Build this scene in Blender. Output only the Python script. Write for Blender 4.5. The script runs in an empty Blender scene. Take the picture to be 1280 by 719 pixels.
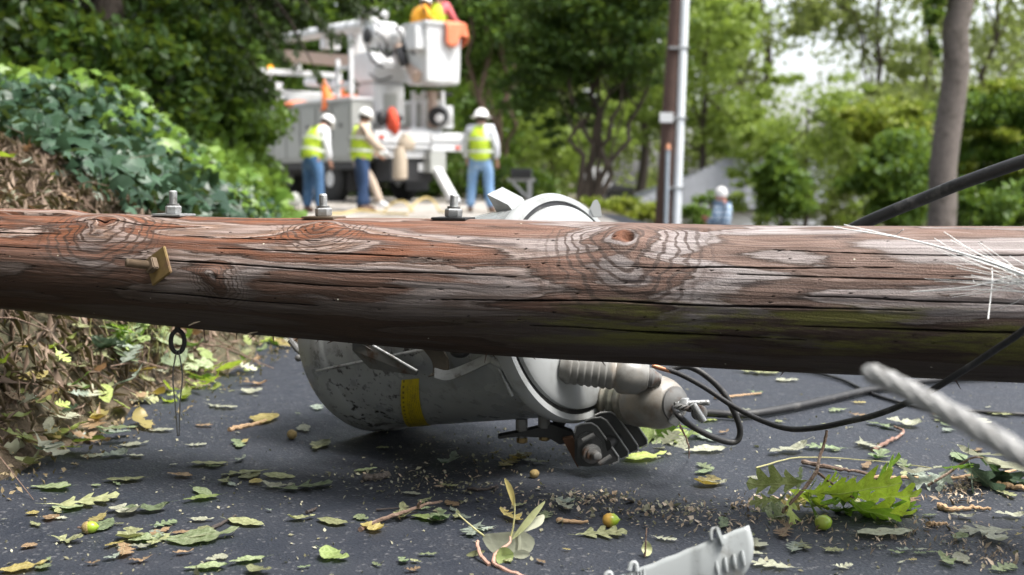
import bpy, bmesh, math, random
import numpy as np
from mathutils import Vector, Matrix
random.seed(7)
RNG = np.random.default_rng(11)
R = math.radians
C = bpy.context.scene.collection
SC = bpy.context.scene

# ------------------------------------------------------------------ camera
CAM_H, FPX, YH = 0.60, 1422.0, 222.0
PITCH = math.atan((359.5 - YH) / FPX)
cam_d = bpy.data.cameras.new('camera')
cam = bpy.data.objects.new('camera', cam_d); C.objects.link(cam)
cam.location = (0, 0, CAM_H); cam.rotation_euler = (math.pi / 2 - PITCH, 0, 0)
cam_d.lens = FPX / 1280 * 36; cam_d.sensor_width = 36
cam_d.clip_start = 0.05; cam_d.clip_end = 1000
cam_d.dof.use_dof = True; cam_d.dof.focus_distance = 2.06; cam_d.dof.aperture_fstop = 3.6
cam_d.dof.aperture_blades = 9
SC.camera = cam
# ------------------------------------------------------------------ world, sun, exposure
SUN_EL, SUN_AZ = R(64), R(112)           # azimuth clockwise from +Y: to the right and a little behind the lens
w = bpy.data.worlds.new('World'); SC.world = w; w.use_nodes = True
wn = w.node_tree; wn.nodes.clear()
sky = wn.nodes.new('ShaderNodeTexSky'); sky.sky_type = 'NISHITA'; sky.sun_disc = False
sky.sun_elevation = SUN_EL; sky.sun_rotation = SUN_AZ
sky.air_density = 1.0; sky.dust_density = 4.0; sky.ozone_density = 1.0
hs = wn.nodes.new('ShaderNodeHueSaturation'); hs.inputs['Saturation'].default_value = 0.35; hs.inputs['Value'].default_value = 1.0
bg = wn.nodes.new('ShaderNodeBackground'); bg.inputs['Strength'].default_value = 0.15
wo = wn.nodes.new('ShaderNodeOutputWorld')
wn.links.new(sky.outputs[0], hs.inputs['Color']); wn.links.new(hs.outputs[0], bg.inputs['Color']); wn.links.new(bg.outputs[0], wo.inputs[0])
sun_d = bpy.data.lights.new('sun', 'SUN'); sun_d.energy = 2.1; sun_d.angle = R(20); sun_d.color = (1.0, 0.96, 0.9)
sun = bpy.data.objects.new('sun', sun_d); C.objects.link(sun)
sdir = Vector((math.sin(SUN_AZ) * math.cos(SUN_EL), math.cos(SUN_AZ) * math.cos(SUN_EL), math.sin(SUN_EL)))
sun.rotation_euler = sdir.to_track_quat('Z', 'Y').to_euler()
SC.view_settings.view_transform = 'Standard'; SC.view_settings.look = 'None'
SC.view_settings.exposure = 1.48; SC.view_settings.gamma = 1.0
SC.cycles.use_denoising = True; SC.cycles.max_bounces = 6; SC.cycles.transparent_max_bounces = 8
SC.cycles.sample_clamp_indirect = 4.0

# ------------------------------------------------------------------ geometry of the view (photo pixel -> place)
FW = Vector((0, math.cos(PITCH), -math.sin(PITCH))); UP = Vector((0, math.sin(PITCH), math.cos(PITCH)))
CAMP = Vector((0, 0, CAM_H))
def ray(px, py): return FW + Vector(((px - 640) / FPX, 0, 0)) + UP * ((359.5 - py) / FPX)
def at(px, py, d): return CAMP + ray(px, py) * d
def gd(px, py, z=0.0):
    r = ray(px, py); return (z - CAM_H) / r.z
def ground(px, py, z=0.0): return at(px, py, gd(px, py, z))
def on_plane(px, py, p, n):
    r = ray(px, py); return CAMP + r * ((p - CAMP).dot(n) / r.dot(n))

# ------------------------------------------------------------------ material helpers
class NT:
    def __init__(s, name):
        s.m = bpy.data.materials.new(name); s.m.use_nodes = True
        s.t = s.m.node_tree; s.t.nodes.clear()
    def n(s, typ, ins=None, **props):
        k = s.t.nodes.new('ShaderNode' + typ)
        for a, v in props.items(): setattr(k, a, v)
        for a, v in (ins or {}).items(): s.set(k.inputs[a], v)
        return k
    def set(s, sock, v):
        if isinstance(v, bpy.types.NodeSocket): s.t.links.new(v, sock)
        elif isinstance(v, (tuple, list)) and len(v) == 3 and sock.type == 'RGBA': sock.default_value = (*v, 1)
        else: sock.default_value = v
    def math(s, op, a, b=0.0, c=None, clamp=False):
        k = s.t.nodes.new('ShaderNodeMath'); k.operation = op; k.use_clamp = clamp
        s.set(k.inputs[0], a); s.set(k.inputs[1], b)
        if c is not None: s.set(k.inputs[2], c)
        return k.outputs[0]
    def mix(s, f, a, b, mode='MIX'):
        k = s.t.nodes.new('ShaderNodeMix'); k.data_type = 'RGBA'; k.blend_type = mode
        s.set(k.inputs[0], f); s.set(k.inputs[6], a); s.set(k.inputs[7], b)
        return k.outputs[2]
    def ramp(s, f, stops, interp='LINEAR'):
        k = s.t.nodes.new('ShaderNodeValToRGB'); k.color_ramp.interpolation = interp
        e = k.color_ramp.elements
        while len(e) > 1: e.remove(e[-1])
        e[0].position = stops[0][0]; e[0].color = col(stops[0][1])
        for p, c in stops[1:]:
            q = e.new(p); q.color = col(c)
        s.set(k.inputs[0], f); return k.outputs[0]
    def maprange(s, v, a, b, c=0.0, d=1.0, smooth=True):
        k = s.t.nodes.new('ShaderNodeMapRange'); k.interpolation_type = 'SMOOTHSTEP' if smooth else 'LINEAR'
        s.set(k.inputs[0], v)
        for i, x in enumerate((a, b, c, d)): s.set(k.inputs[1 + i], x)
        return k.outputs[0]
    def noise(s, vec, scale, detail=3.0, rough=0.55, dist=0.0):
        return s.n('TexNoise', {'Vector': vec, 'Scale': scale, 'Detail': detail, 'Roughness': rough, 'Distortion': dist}).outputs[0]
    def xyz(s, x, y, z=0.0):
        return s.n('CombineXYZ', {0: x, 1: y, 2: z}).outputs[0]
    def coord(s, k='Object'): return s.n('TexCoord').outputs[k]
    def bsdf(s, **ins):
        b = s.n('BsdfPrincipled', {k.replace('_', ' '): v for k, v in ins.items()})
        return b
    def bump(s, h, dist, strength=1.0):
        return s.n('Bump', {'Height': h, 'Distance': dist, 'Strength': strength}).outputs[0]
    def out(s, sh):
        o = s.n('OutputMaterial'); s.t.links.new(sh, o.inputs[0]); return s.m
def col(c):
    if isinstance(c, (int, float)): return (c, c, c, 1)
    return (*c, 1) if len(c) == 3 else c

def plain(name, c, rough=0.6, metal=0.0, var=0.25, scale=12.0, bump=0.0, dirt=None, dscale=6.0, spec=0.5):
    """solid stuff with fine mottling, optional worn/dirty patches"""
    t = NT(name); co = t.coord()
    n = t.noise(co, scale, 5)
    a = t.mix(n, tuple(x * (1 - var) for x in c), tuple(min(1, x * (1 + var)) for x in c))
    if dirt:
        d = t.maprange(t.noise(co, dscale, 6, 0.65), 0.52, 0.68)
        a = t.mix(d, a, dirt)
    kw = dict(Base_Color=a, Roughness=rough, Metallic=metal)
    b = t.bsdf(**kw); b.inputs['Specular IOR Level'].default_value = spec
    if bump: t.set(b.inputs['Normal'], t.bump(t.noise(co, scale * 4, 4), bump))
    return t.out(b.outputs[0])

def foliage(name, dark, light, trans=0.35, rough=0.45, nscale=0.9, spec=0.35):
    t = NT(name); co = t.coord()
    rnd = t.n('NewGeometry').outputs['Random Per Island']
    n = t.noise(co, nscale, 2)
    f = t.math('ADD', t.math('MULTIPLY', rnd, 0.6), t.math('MULTIPLY', t.maprange(n, 0.3, 0.7), 0.4))
    c = t.mix(f, dark, light)
    b = t.bsdf(Base_Color=c, Roughness=rough); b.inputs['Specular IOR Level'].default_value = spec
    tr = t.n('BsdfTranslucent', {'Color': t.mix(0.5, c, (0.22, 0.30, 0.03), 'MIX')})
    m = t.n('MixShader', {0: trans, 1: b.outputs[0], 2: tr.outputs[0]})
    return t.out(m.outputs[0])

def leafmat(name, top, under, vein=0.25, spots=0.3):
    """fallen leaf: top and pale underside, blotches, midrib"""
    t = NT(name); co = t.coord(); g = t.n('NewGeometry'); oi = t.n('ObjectInfo').outputs['Random']
    sep = t.n('SeparateXYZ', {0: co})
    n = t.noise(co, 9.0, 5)
    mul = t.math('MULTIPLY_ADD', oi, 0.7, 0.65)
    a = t.mix(g.outputs['Backfacing'], top, under)
    a = t.mix(t.maprange(n, 0.42, 0.62, 0, 0.45), a, tuple(x * 0.55 for x in top))
    a = t.mix(t.maprange(t.noise(co, 5.0, 6, 0.7), 0.60, 0.68, 0, spots), a, (0.10, 0.055, 0.02))
    a = t.mix(1.0, a, t.n('CombineColor', {0: mul, 1: mul, 2: mul}).outputs[0], 'MULTIPLY')
    ay = t.math('ABSOLUTE', sep.outputs[1])
    side = t.math('ABSOLUTE', t.math('SINE', t.math('MULTIPLY', t.math('SUBTRACT', sep.outputs[0], ay), 34.0)))
    veins = t.math('MAXIMUM', t.maprange(ay, 0.018, 0.004), t.math('MULTIPLY', t.maprange(side, 0.16, 0.0), 0.55))
    a = t.mix(t.math('MULTIPLY', veins, vein), a, (0.48, 0.47, 0.28))
    b = t.bsdf(Base_Color=a, Roughness=0.42, Normal=t.bump(t.math('ADD', veins, n), 0.02, 0.5))
    tr = t.n('BsdfTranslucent', {'Color': a})
    return t.out(t.n('MixShader', {0: 0.36, 1: b.outputs[0], 2: tr.outputs[0]}).outputs[0])

# ------------------------------------------------------------------ mesh helpers
def wloc(o):
    v = Vector((0, 0, 0))
    while o is not None: v += o.location; o = o.parent
    return v
def tag(o, label=None, cat=None, group=None, kind=None):
    if label: o['label'] = label
    if cat: o['category'] = cat
    if group: o['group'] = group
    if kind: o['kind'] = kind
    return o
def thing(name, loc, label, cat, group=None):
    o = bpy.data.objects.new(name, None); C.objects.link(o); o.location = loc; o.empty_display_size = 0.1
    return tag(o, label, cat, group)
def link(name, me, parent=None, loc=None):
    o = bpy.data.objects.new(name, me); C.objects.link(o)
    if parent is not None: o.parent = parent
    if loc is not None: o.location = loc
    return o
def orient(axis, hint=Vector((0, 0, 1))):
    a = Vector(axis).normalized()
    if abs(a.dot(hint)) > 0.95: hint = Vector((0, 1, 0))
    x = hint.cross(a).normalized(); y = a.cross(x).normalized()
    return x, y, a
class MB:
    def __init__(s): s.v = []; s.f = []
    def add(s, vs, fs):
        o = len(s.v); s.v += [Vector(v) for v in vs]; s.f += [tuple(i + o for i in f) for f in fs]; return s
    def box(s, c, size, rot=None):
        c = Vector(c); h = Vector(size) / 2
        vs = [Vector((x * h.x, y * h.y, z * h.z)) for x in (-1, 1) for y in (-1, 1) for z in (-1, 1)]
        if rot is not None: vs = [rot @ v for v in vs]
        return s.add([c + v for v in vs], [(0, 1, 3, 2), (4, 6, 7, 5), (0, 4, 5, 1), (2, 3, 7, 6), (0, 2, 6, 4), (1, 5, 7, 3)])
    def lathe(s, o, axis, prof, n=24, sx=1.0):
        o = Vector(o); x, y, a = orient(axis); vs = []; fs = []
        for (t, r) in prof:
            for k in range(n):
                q = 2 * math.pi * k / n
                vs.append(o + a * t + (x * math.cos(q) * sx + y * math.sin(q)) * r)
        for i in range(len(prof) - 1):
            for k in range(n):
                k2 = (k + 1) % n
                fs.append((i * n + k, i * n + k2, (i + 1) * n + k2, (i + 1) * n + k))
        if prof[0][1] > 1e-6: fs.append(tuple(reversed(range(n))))
        if prof[-1][1] > 1e-6: fs.append(tuple((len(prof) - 1) * n + k for k in range(n)))
        return s.add(vs, fs)
    def cyl(s, a, b, r, r2=None, n=12):
        a = Vector(a); b = Vector(b)
        return s.lathe(a, b - a, [(0, r), ((b - a).length, r if r2 is None else r2)], n)
    def tube(s, pts, rad, n=8, closed=False):
        pts = [Vector(p) for p in pts]; m = len(pts)
        rr = rad if isinstance(rad, (list, tuple)) else [rad] * m
        vs = []; fs = []; hint = None
        for i, p in enumerate(pts):
            if closed: d = pts[(i + 1) % m] - pts[i - 1]
            else: d = pts[min(i + 1, m - 1)] - pts[max(i - 1, 0)]
            d = d.normalized() if d.length > 1e-9 else Vector((0, 0, 1))
            if hint is None: hint = Vector((0, 0, 1)) if abs(d.z) < 0.9 else Vector((1, 0, 0))
            x = (hint - d * hint.dot(d)).normalized(); y = d.cross(x); hint = x
            for k in range(n):
                q = 2 * math.pi * k / n
                vs.append(p + (x * math.cos(q) + y * math.sin(q)) * rr[i])
        for i in range(m if closed else m - 1):
            j = (i + 1) % m
            for k in range(n):
                k2 = (k + 1) % n
                fs.append((i * n + k, i * n + k2, j * n + k2, j * n + k))
        if not closed:
            fs.append(tuple(reversed(range(n)))); fs.append(tuple((m - 1) * n + k for k in range(n)))
        return s.add(vs, fs)
    def prism(s, poly, vec):
        poly = [Vector(p) for p in poly]; vec = Vector(vec); n = len(poly)
        fs = [tuple(range(n)), tuple(reversed(range(n, 2 * n)))] + [(i, i + n, (i + 1) % n + n, (i + 1) % n) for i in range(n)]
        return s.add(poly + [p + vec for p in poly], fs)
    def sphere(s, c, r, n=16, m=10, axis=(0, 0, 1)):
        r = r if isinstance(r, (tuple, list)) else (r, r)
        return s.lathe(c, axis, [(-r[1] * math.cos(math.pi * i / m), max(r[0] * math.sin(math.pi * i / m), 1e-7)) for i in range(m + 1)], n)
    def mesh(s, name, mat, off=Vector((0, 0, 0)), smooth=False, bevel=0.0):
        me = bpy.data.meshes.new(name)
        me.from_pydata([tuple(v - off) for v in s.v], [], s.f); 
        bm = bmesh.new(); bm.from_mesh(me); bmesh.ops.recalc_face_normals(bm, faces=bm.faces)
        if bevel: bmesh.ops.bevel(bm, geom=[e for e in bm.edges if len(e.link_faces) == 2 and e.calc_face_angle(0) > 0.5], offset=bevel, segments=2, affect='EDGES', clamp_overlap=True)
        bm.to_mesh(me); bm.free()
        if mat: me.materials.append(mat)
        if smooth:
            me.polygons.foreach_set('use_smooth', [True] * len(me.polygons))
            me.set_sharp_from_angle(angle=R(40))
        return me
    def build(s, name, mat, parent=None, smooth=False, bevel=0.0, loc=None):
        off = wloc(parent) if parent is not None else (Vector(loc) if loc is not None else Vector((0, 0, 0)))
        return link(name, s.mesh(name, mat, off, smooth, bevel), parent, loc if parent is None else None)
def spline(pts, n=10):
    pts = [Vector(p) for p in pts]; P = [2 * pts[0] - pts[1]] + pts + [2 * pts[-1] - pts[-2]]; out = []
    for i in range(1, len(P) - 2):
        a, b, c, d = P[i - 1:i + 3]
        for k in range(n):
            t = k / n
            out.append(0.5 * ((2 * b) + (c - a) * t + (2 * a - 5 * b + 4 * c - d) * t * t + (3 * b - a - 3 * c + d) * t ** 3))
    return out + [pts[-1]]
def np_mesh(name, V, F, mat, smooth=False):
    """V (n,3), F (m,k) arrays -> mesh, fast"""
    me = bpy.data.meshes.new(name); k = F.shape[1]
    me.vertices.add(len(V)); me.vertices.foreach_set('co', np.ascontiguousarray(V, dtype=np.float32).ravel())
    me.loops.add(F.size); me.loops.foreach_set('vertex_index', np.ascontiguousarray(F, dtype=np.int32).ravel())
    me.polygons.add(len(F)); me.polygons.foreach_set('loop_start', np.arange(0, F.size, k, dtype=np.int32))
    me.polygons.foreach_set('loop_total', np.full(len(F), k, dtype=np.int32))
    if smooth: me.polygons.foreach_set('use_smooth', np.ones(len(F), dtype=bool))
    me.update(calc_edges=True); me.validate()
    if mat: me.materials.append(mat)
    return me
def unit(a): return a / np.maximum(np.linalg.norm(a, axis=1, keepdims=True), 1e-9)
def leaf_cards(P, size, up=0.5, aspect=0.5, dirs=None, fold=0.15):
    """one folded rhombic leaf (two triangles) at each of P"""
    n = len(P); d = RNG.normal(size=(n, 3)) if dirs is None else dirs + RNG.normal(size=(n, 3)) * 0.35
    d = unit(d); nn = unit(RNG.normal(size=(n, 3)) + np.array([0, 0, up * 2.0]))
    sd = unit(np.cross(nn, d)); nn = np.cross(d, sd)
    L = size * RNG.uniform(0.6, 1.35, (n, 1)); W = L * aspect * 0.5
    V = np.stack([P - d * L * .5, P - d * L * .05 + sd * W + nn * L * fold, P + d * L * .5, P - d * L * .05 - sd * W + nn * L * fold], 1).reshape(-1, 3)
    b = np.arange(n)[:, None] * 4
    F = np.concatenate([b + np.array([0, 2, 1]), b + np.array([0, 3, 2])], 1).reshape(-1, 3)
    return V, F
def ivy_cards(P, size, up=0.5):
    """lobed five-pointed leaves, six triangles each, cupped about the middle"""
    n = len(P); d = unit(RNG.normal(size=(n, 3)) + np.array([0.25, -.35, -.5])); nn = unit(RNG.normal(size=(n, 3)) * .8 + np.array([.3, -.35, up * 2.0]))
    sd = unit(np.cross(nn, d)); nn = np.cross(d, sd); L = size * np.exp(RNG.normal(size=(n, 1)) * .3)
    pts = ((-.42, 0, 0), (-.30, .34, .03), (.02, .50, -.10), (.10, .22, .02), (.58, 0, -.14), (.10, -.22, .02), (.02, -.50, -.10), (-.30, -.34, .03))
    V = np.stack([P + nn * L * .05] + [P + d * L * a + sd * L * b + nn * L * c for a, b, c in pts], 1).reshape(-1, 3); k = len(pts) + 1
    b = np.arange(n)[:, None] * k; F = np.concatenate([b + np.array([0, 1 + i, 1 + (i + 1) % 8]) for i in range(8)], 1).reshape(-1, 3)
    return V, F
def sines(x, y, seed, octs=5, f0=1.0):
    r = np.random.default_rng(seed); z = np.zeros_like(x); a = 1.0
    for o in range(octs):
        for _ in range(3):
            th = r.uniform(0, 6.28); ph = r.uniform(0, 6.28); f = f0 * (2 ** o) * r.uniform(.8, 1.3)
            z += a / 3 * np.sin((x * math.cos(th) + y * math.sin(th)) * f + ph)
        a *= 0.5
    return z

# ------------------------------------------------------------------ materials
def asphalt_mat():
    t = NT('asphalt'); co = t.coord()
    big = t.noise(co, 0.9, 4); mid = t.noise(co, 9, 5, 0.6); fine = t.noise(co, 260, 3, 0.7)
    v = t.n('TexVoronoi', {'Vector': co, 'Scale': 190.0}); vd = v.outputs['Distance']
    c = t.mix(big, (0.009, 0.0122, 0.020), (0.020, 0.0245, 0.036))
    c = t.mix(t.maprange(mid, 0.35, 0.7), c, (0.0165, 0.020, 0.029))
    rc = t.n('SeparateColor', {0: v.outputs['Color']}).outputs[0]
    c = t.mix(t.maprange(rc, 0.92, 0.99, 0, 0.4), c, (0.15, 0.15, 0.155))
    c = t.mix(t.maprange(fine, 0.25, 0.45, 0.5, 0), c, (0.014, 0.015, 0.018))
    h = t.math('ADD', t.math('MULTIPLY', vd, 0.8), t.math('MULTIPLY', fine, 0.5))
    b = t.bsdf(Base_Color=c, Roughness=t.maprange(mid, 0.3, 0.7, 0.55, 0.75), Normal=t.bump(h, 0.0019, 0.8))
    return t.out(b.outputs[0])
def soil_mat():
    t = NT('soil'); co = t.coord()
    c = t.mix(t.maprange(t.noise(co, 3, 6), .3, .7), (0.035, 0.024, 0.015), (0.10, 0.07, 0.045))
    c = t.mix(t.maprange(t.noise(co, 22, 5, .7), .5, .65), c, (0.16, 0.12, 0.08))
    g = t.maprange(t.noise(co, .35, 3), .4, .6)
    c = t.mix(t.math('MULTIPLY', g, .5), c, (0.05, 0.085, 0.02))
    b = t.bsdf(Base_Color=c, Roughness=.9, Normal=t.bump(t.noise(co, 30, 6), .02))
    return t.out(b.outputs[0])
def gravel_mat():
    t = NT('gravel'); co = t.coord()
    v = t.n('TexVoronoi', {'Vector': co, 'Scale': 26.0}); rc = t.n('SeparateColor', {0: v.outputs['Color']}).outputs[0]
    c = t.mix(rc, (0.22, 0.20, 0.18), (0.42, 0.40, 0.37))
    c = t.mix(t.maprange(t.noise(co, .8, 5), .45, .65), c, (0.16, 0.14, 0.11))
    b = t.bsdf(Base_Color=c, Roughness=.85, Normal=t.bump(v.outputs['Distance'], .01))
    return t.out(b.outputs[0])
M = {}
M['asphalt'] = asphalt_mat(); M['soil'] = soil_mat(); M['gravel'] = gravel_mat()
M['bark'] = plain('bark', (0.055, 0.042, 0.032), .9, var=.5, scale=9, bump=.02)
M['bark_grey'] = plain('bark_grey', (0.155, 0.13, 0.112), .9, var=.45, scale=14, bump=.02, dirt=(0.09, 0.075, 0.06), dscale=5)
M['bark_brown'] = plain('bark_brown', (0.12, 0.08, 0.055), .9, var=.4, scale=9, bump=.02)
M['creosote'] = plain('creosote_wood', (0.075, 0.042, 0.032), .8, var=.4, scale=7, bump=.004)
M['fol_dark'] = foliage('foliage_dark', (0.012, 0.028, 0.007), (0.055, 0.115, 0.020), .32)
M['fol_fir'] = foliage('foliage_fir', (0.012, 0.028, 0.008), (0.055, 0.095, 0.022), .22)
M['fol_mid'] = foliage('foliage_mid', (0.035, 0.080, 0.014), (0.125, 0.225, 0.038), .48)
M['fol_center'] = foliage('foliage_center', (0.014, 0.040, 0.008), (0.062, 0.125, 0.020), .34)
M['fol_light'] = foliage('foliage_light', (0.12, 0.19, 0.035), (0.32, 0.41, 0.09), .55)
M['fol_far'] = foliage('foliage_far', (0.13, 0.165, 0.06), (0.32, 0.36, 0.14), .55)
M['fol_yellow'] = foliage('foliage_yellow', (0.10, 0.17, 0.02), (0.36, 0.38, 0.05), .4)
M['fol_shrub'] = foliage('foliage_shrub', (0.03, 0.08, 0.012), (0.17, 0.28, 0.045), .35, rough=.35)
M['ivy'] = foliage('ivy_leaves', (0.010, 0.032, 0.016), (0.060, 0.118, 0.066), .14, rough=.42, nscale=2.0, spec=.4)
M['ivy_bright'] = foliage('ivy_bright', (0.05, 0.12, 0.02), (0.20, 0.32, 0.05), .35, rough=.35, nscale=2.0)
M['straw'] = foliage('dry_straw', (0.07, 0.045, 0.03), (0.36, 0.27, 0.20), .1, rough=.7, nscale=3, spec=.2)
M['litter'] = foliage('leaf_litter', (0.07, 0.05, 0.025), (0.36, 0.28, 0.16), .15, rough=.6, nscale=4, spec=.3)
M['chips'] = foliage('wood_chips', (0.24, 0.17, 0.11), (0.60, 0.50, 0.38), .0, rough=.8, nscale=8, spec=.2)
M['crumbs'] = foliage('leaf_crumbs', (0.07, 0.065, 0.03), (0.48, 0.46, 0.34), .1, rough=.7, nscale=8, spec=.2)
M['twig'] = plain('twig_bark', (0.16, 0.105, 0.075), .8, var=.45, scale=60, bump=.003, dirt=(0.34, 0.26, 0.2), dscale=30)
M['twig_dark'] = plain('twig_dark', (0.05, 0.04, 0.035), .8, var=.45, scale=60, bump=.003)
M['twig_pink'] = plain('twig_pink', (0.40, 0.24, 0.18), .7, var=.3, scale=50)
M['leafstalk'] = plain('leaf_stalk', (0.38, 0.36, 0.16), .6)
M['barkbit'] = plain('bark_bits', (0.42, 0.28, 0.16), .85, var=.4, scale=40, bump=.003)
M['galv'] = plain('galvanised_steel', (0.36, 0.37, 0.37), .5, .55, var=.35, scale=60, bump=.0006, dirt=(0.16, 0.15, 0.14), dscale=40)
M['galv_old'] = plain('weathered_steel', (0.15, 0.15, 0.145), .65, .3, var=.3, scale=50, dirt=(0.09, 0.05, 0.03), dscale=18)
M['brass_wash'] = plain('yellow_zinc', (0.21, 0.145, 0.055), .55, .35, var=.4, scale=50, dirt=(0.15, 0.09, 0.05), dscale=24)
M['bolt_brown'] = plain('brown_steel', (0.15, 0.11, 0.075), .55, .4, var=.35, scale=60)
M['rust'] = plain('rusty_steel', (0.11, 0.055, 0.03), .85, .1, var=.5, scale=35)
M['iron'] = plain('black_iron', (0.03, 0.03, 0.03), .6, .3, var=.3, scale=40)
M['rubber'] = plain('black_rubber', (0.018, 0.018, 0.019), .5, var=.35, scale=60, bump=.0006, dirt=(0.06, 0.058, 0.055), dscale=22)
M['copper'] = plain('copper', (0.55, 0.26, 0.15), .4, .7)
M['fin'] = plain('grey_fin', (0.045, 0.046, 0.045), .6, .1, var=.3, scale=40, dirt=(0.05, 0.047, 0.042), dscale=18)
M['black'] = plain('black_paint', (0.02, 0.02, 0.022), .6, var=.3)
M['tyre'] = plain('tyre_rubber', (0.02, 0.02, 0.02), .8)
M['white'] = plain('white_paint', (0.66, 0.67, 0.68), .4, var=.05, scale=3, dirt=(0.55, 0.55, 0.54), dscale=2)
M['bin'] = plain('pale_grey_paint', (0.36, 0.37, 0.35), .5, var=.06, scale=2, dirt=(0.26, 0.26, 0.235), dscale=1.5)
M['tan'] = plain('tan_cloth', (0.42, 0.35, 0.27), .9, var=.2, scale=20)
M['orange'] = plain('orange_plastic', (0.85, 0.20, 0.03), .5, var=.08)
M['coral'] = plain('coral_plastic', (0.85, 0.24, 0.12), .6, var=.1)
M['redcloth'] = plain('red_cloth', (0.60, 0.07, 0.03), .8, var=.25)
M['glass'] = plain('dark_glass', (0.02, 0.03, 0.03), .1)
M['vest'] = plain('lime_vest', (0.50, 0.66, 0.04), .8, var=.1, scale=8)
M['tape'] = plain('silver_tape', (0.55, 0.58, 0.52), .4)
M['hat'] = plain('hard_hat', (0.86, 0.86, 0.84), .3, var=.03)
M['skin'] = plain('skin', (0.42, 0.22, 0.15), .55, var=.1)
M['denim'] = plain('denim', (0.05, 0.12, 0.24), .9, var=.3, scale=7, dirt=(0.16, 0.26, 0.40), dscale=3)
M['denim_pale'] = plain('denim_pale', (0.17, 0.30, 0.50), .9, var=.25, scale=7, dirt=(0.40, 0.52, 0.66), dscale=3)
M['navy'] = plain('navy_denim', (0.022, 0.05, 0.12), .9, var=.3, scale=7)
M['khaki'] = plain('khaki', (0.47, 0.38, 0.30), .9, var=.15)
M['shirt_grey'] = plain('pale_shirt', (0.60, 0.62, 0.66), .9, var=.1)
M['shirt_white'] = plain('white_shirt', (0.74, 0.75, 0.77), .9, var=.06)
M['pink'] = plain('pink_shirt', (0.70, 0.16, 0.18), .9, var=.12)
M['amber_shirt'] = plain('amber_shirt', (0.80, 0.36, 0.03), .9, var=.15)
M['boot'] = plain('brown_boot', (0.12, 0.07, 0.045), .7)
M['hair'] = plain('white_hair', (0.70, 0.69, 0.67), .8)
M['yellow_hose'] = plain('yellow_hose', (0.55, 0.42, 0.16), .7)
M['conduit'] = plain('pale_conduit', (0.66, 0.69, 0.72), .5, var=.06)
M['pvc'] = plain('grey_conduit', (0.30, 0.35, 0.40), .5)
M['shingle'] = plain('grey_shingles', (0.22, 0.23, 0.25), .9, var=.25, scale=3)
M['siding'] = plain('pale_siding', (0.50, 0.50, 0.50), .7)
M['darkwood'] = plain('dark_box', (0.035, 0.035, 0.035), .6)
M['rope'] = None

# leaves on the road: tops / undersides
LC = {'green': leafmat('leaf_green', (0.14, 0.26, 0.03), (0.36, 0.42, 0.24)),
      'bright': leafmat('leaf_bright', (0.24, 0.42, 0.035), (0.42, 0.52, 0.20), spots=.15),
      'dark': leafmat('leaf_dark', (0.030, 0.075, 0.016), (0.26, 0.33, 0.18)),
      'pale': leafmat('leaf_pale', (0.52, 0.53, 0.38), (0.54, 0.55, 0.41)),
      'olive': leafmat('leaf_olive', (0.23, 0.25, 0.085), (0.40, 0.42, 0.22), spots=.5),
      'yellow': leafmat('leaf_yellow', (0.46, 0.34, 0.06), (0.50, 0.42, 0.16), spots=.6),
      'brown': leafmat('leaf_brown', (0.34, 0.19, 0.09), (0.42, 0.29, 0.17), spots=.6),
      'lime': leafmat('leaf_lime', (0.40, 0.54, 0.05), (0.48, 0.56, 0.18), spots=.25),
      'bluish': leafmat('leaf_bluish', (0.12, 0.19, 0.12), (0.40, 0.46, 0.38), spots=.2)}

# ------------------------------------------------------------------ the setting: terrain, road, gravel
EDGE = [(-8, -1.25), (1.5, -1.08), (2.3, -1.03), (3.0, -0.93), (4.1, -0.86), (6, -1.05), (8, -1.5), (13, -2.65), (17, -3.55), (20, -4.4), (26, -8.2), (60, -26)]
EY = np.array([e[0] for e in EDGE]); EX = np.array([e[1] for e in EDGE])
def ss(x): x = np.clip(x, 0, 1); return x * x * (3 - 2 * x)
def height(x, y):
    x = np.asarray(x, float); y = np.asarray(y, float)
    s = np.interp(y, EY, EX) - x
    bank = np.where(s > 0, 0.93 * (1 - np.exp(-np.maximum(s, 0) * 1.3)), 0)
    bank = bank * (1 - 0.85 * ss((y - 15) / 9)) + np.where(s > 0, 0.035 * sines(x * 3, y * 3, 5, 4) * np.minimum(s * 2, 1), 0)
    r = ss((x - 1.6) / 2.6)
    fall = -1.35 * r * ss((y - 7) / 12) - 2.2 * r * ss((y - 23) / 12)
    up = 0.10 * ss((y - 19.5) / 3.5) * (1 - ss((x - 0.5) / 2))
    far = 0.02 * np.maximum(y - 40, 0) * (1 - r)
    return bank + fall + up + far
def hz(x, y): return float(height(x, y))
def axis_vals(a, b, near, step, grow):
    v = [near]; s = step
    while v[-1] < b: v.append(v[-1] + s); s *= grow
    u = [near]; s = step
    while u[-1] > a: u.append(u[-1] - s); s *= grow
    return np.array(sorted(set(u + v)))
def sheet(name, xs, ys, dz, mat, keep=None):
    X, Y = np.meshgrid(xs, ys); Z = height(X, Y) + dz
    V = np.stack([X.ravel(), Y.ravel(), Z.ravel()], 1); n = len(xs)
    i = (np.arange(len(ys) - 1)[:, None] * n + np.arange(n - 1)[None]).ravel()
    F = np.stack([i, i + 1, i + n + 1, i + n], 1)
    o = link(name, np_mesh(name, V, F, mat, True)); o['kind'] = 'structure'; return o
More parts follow.
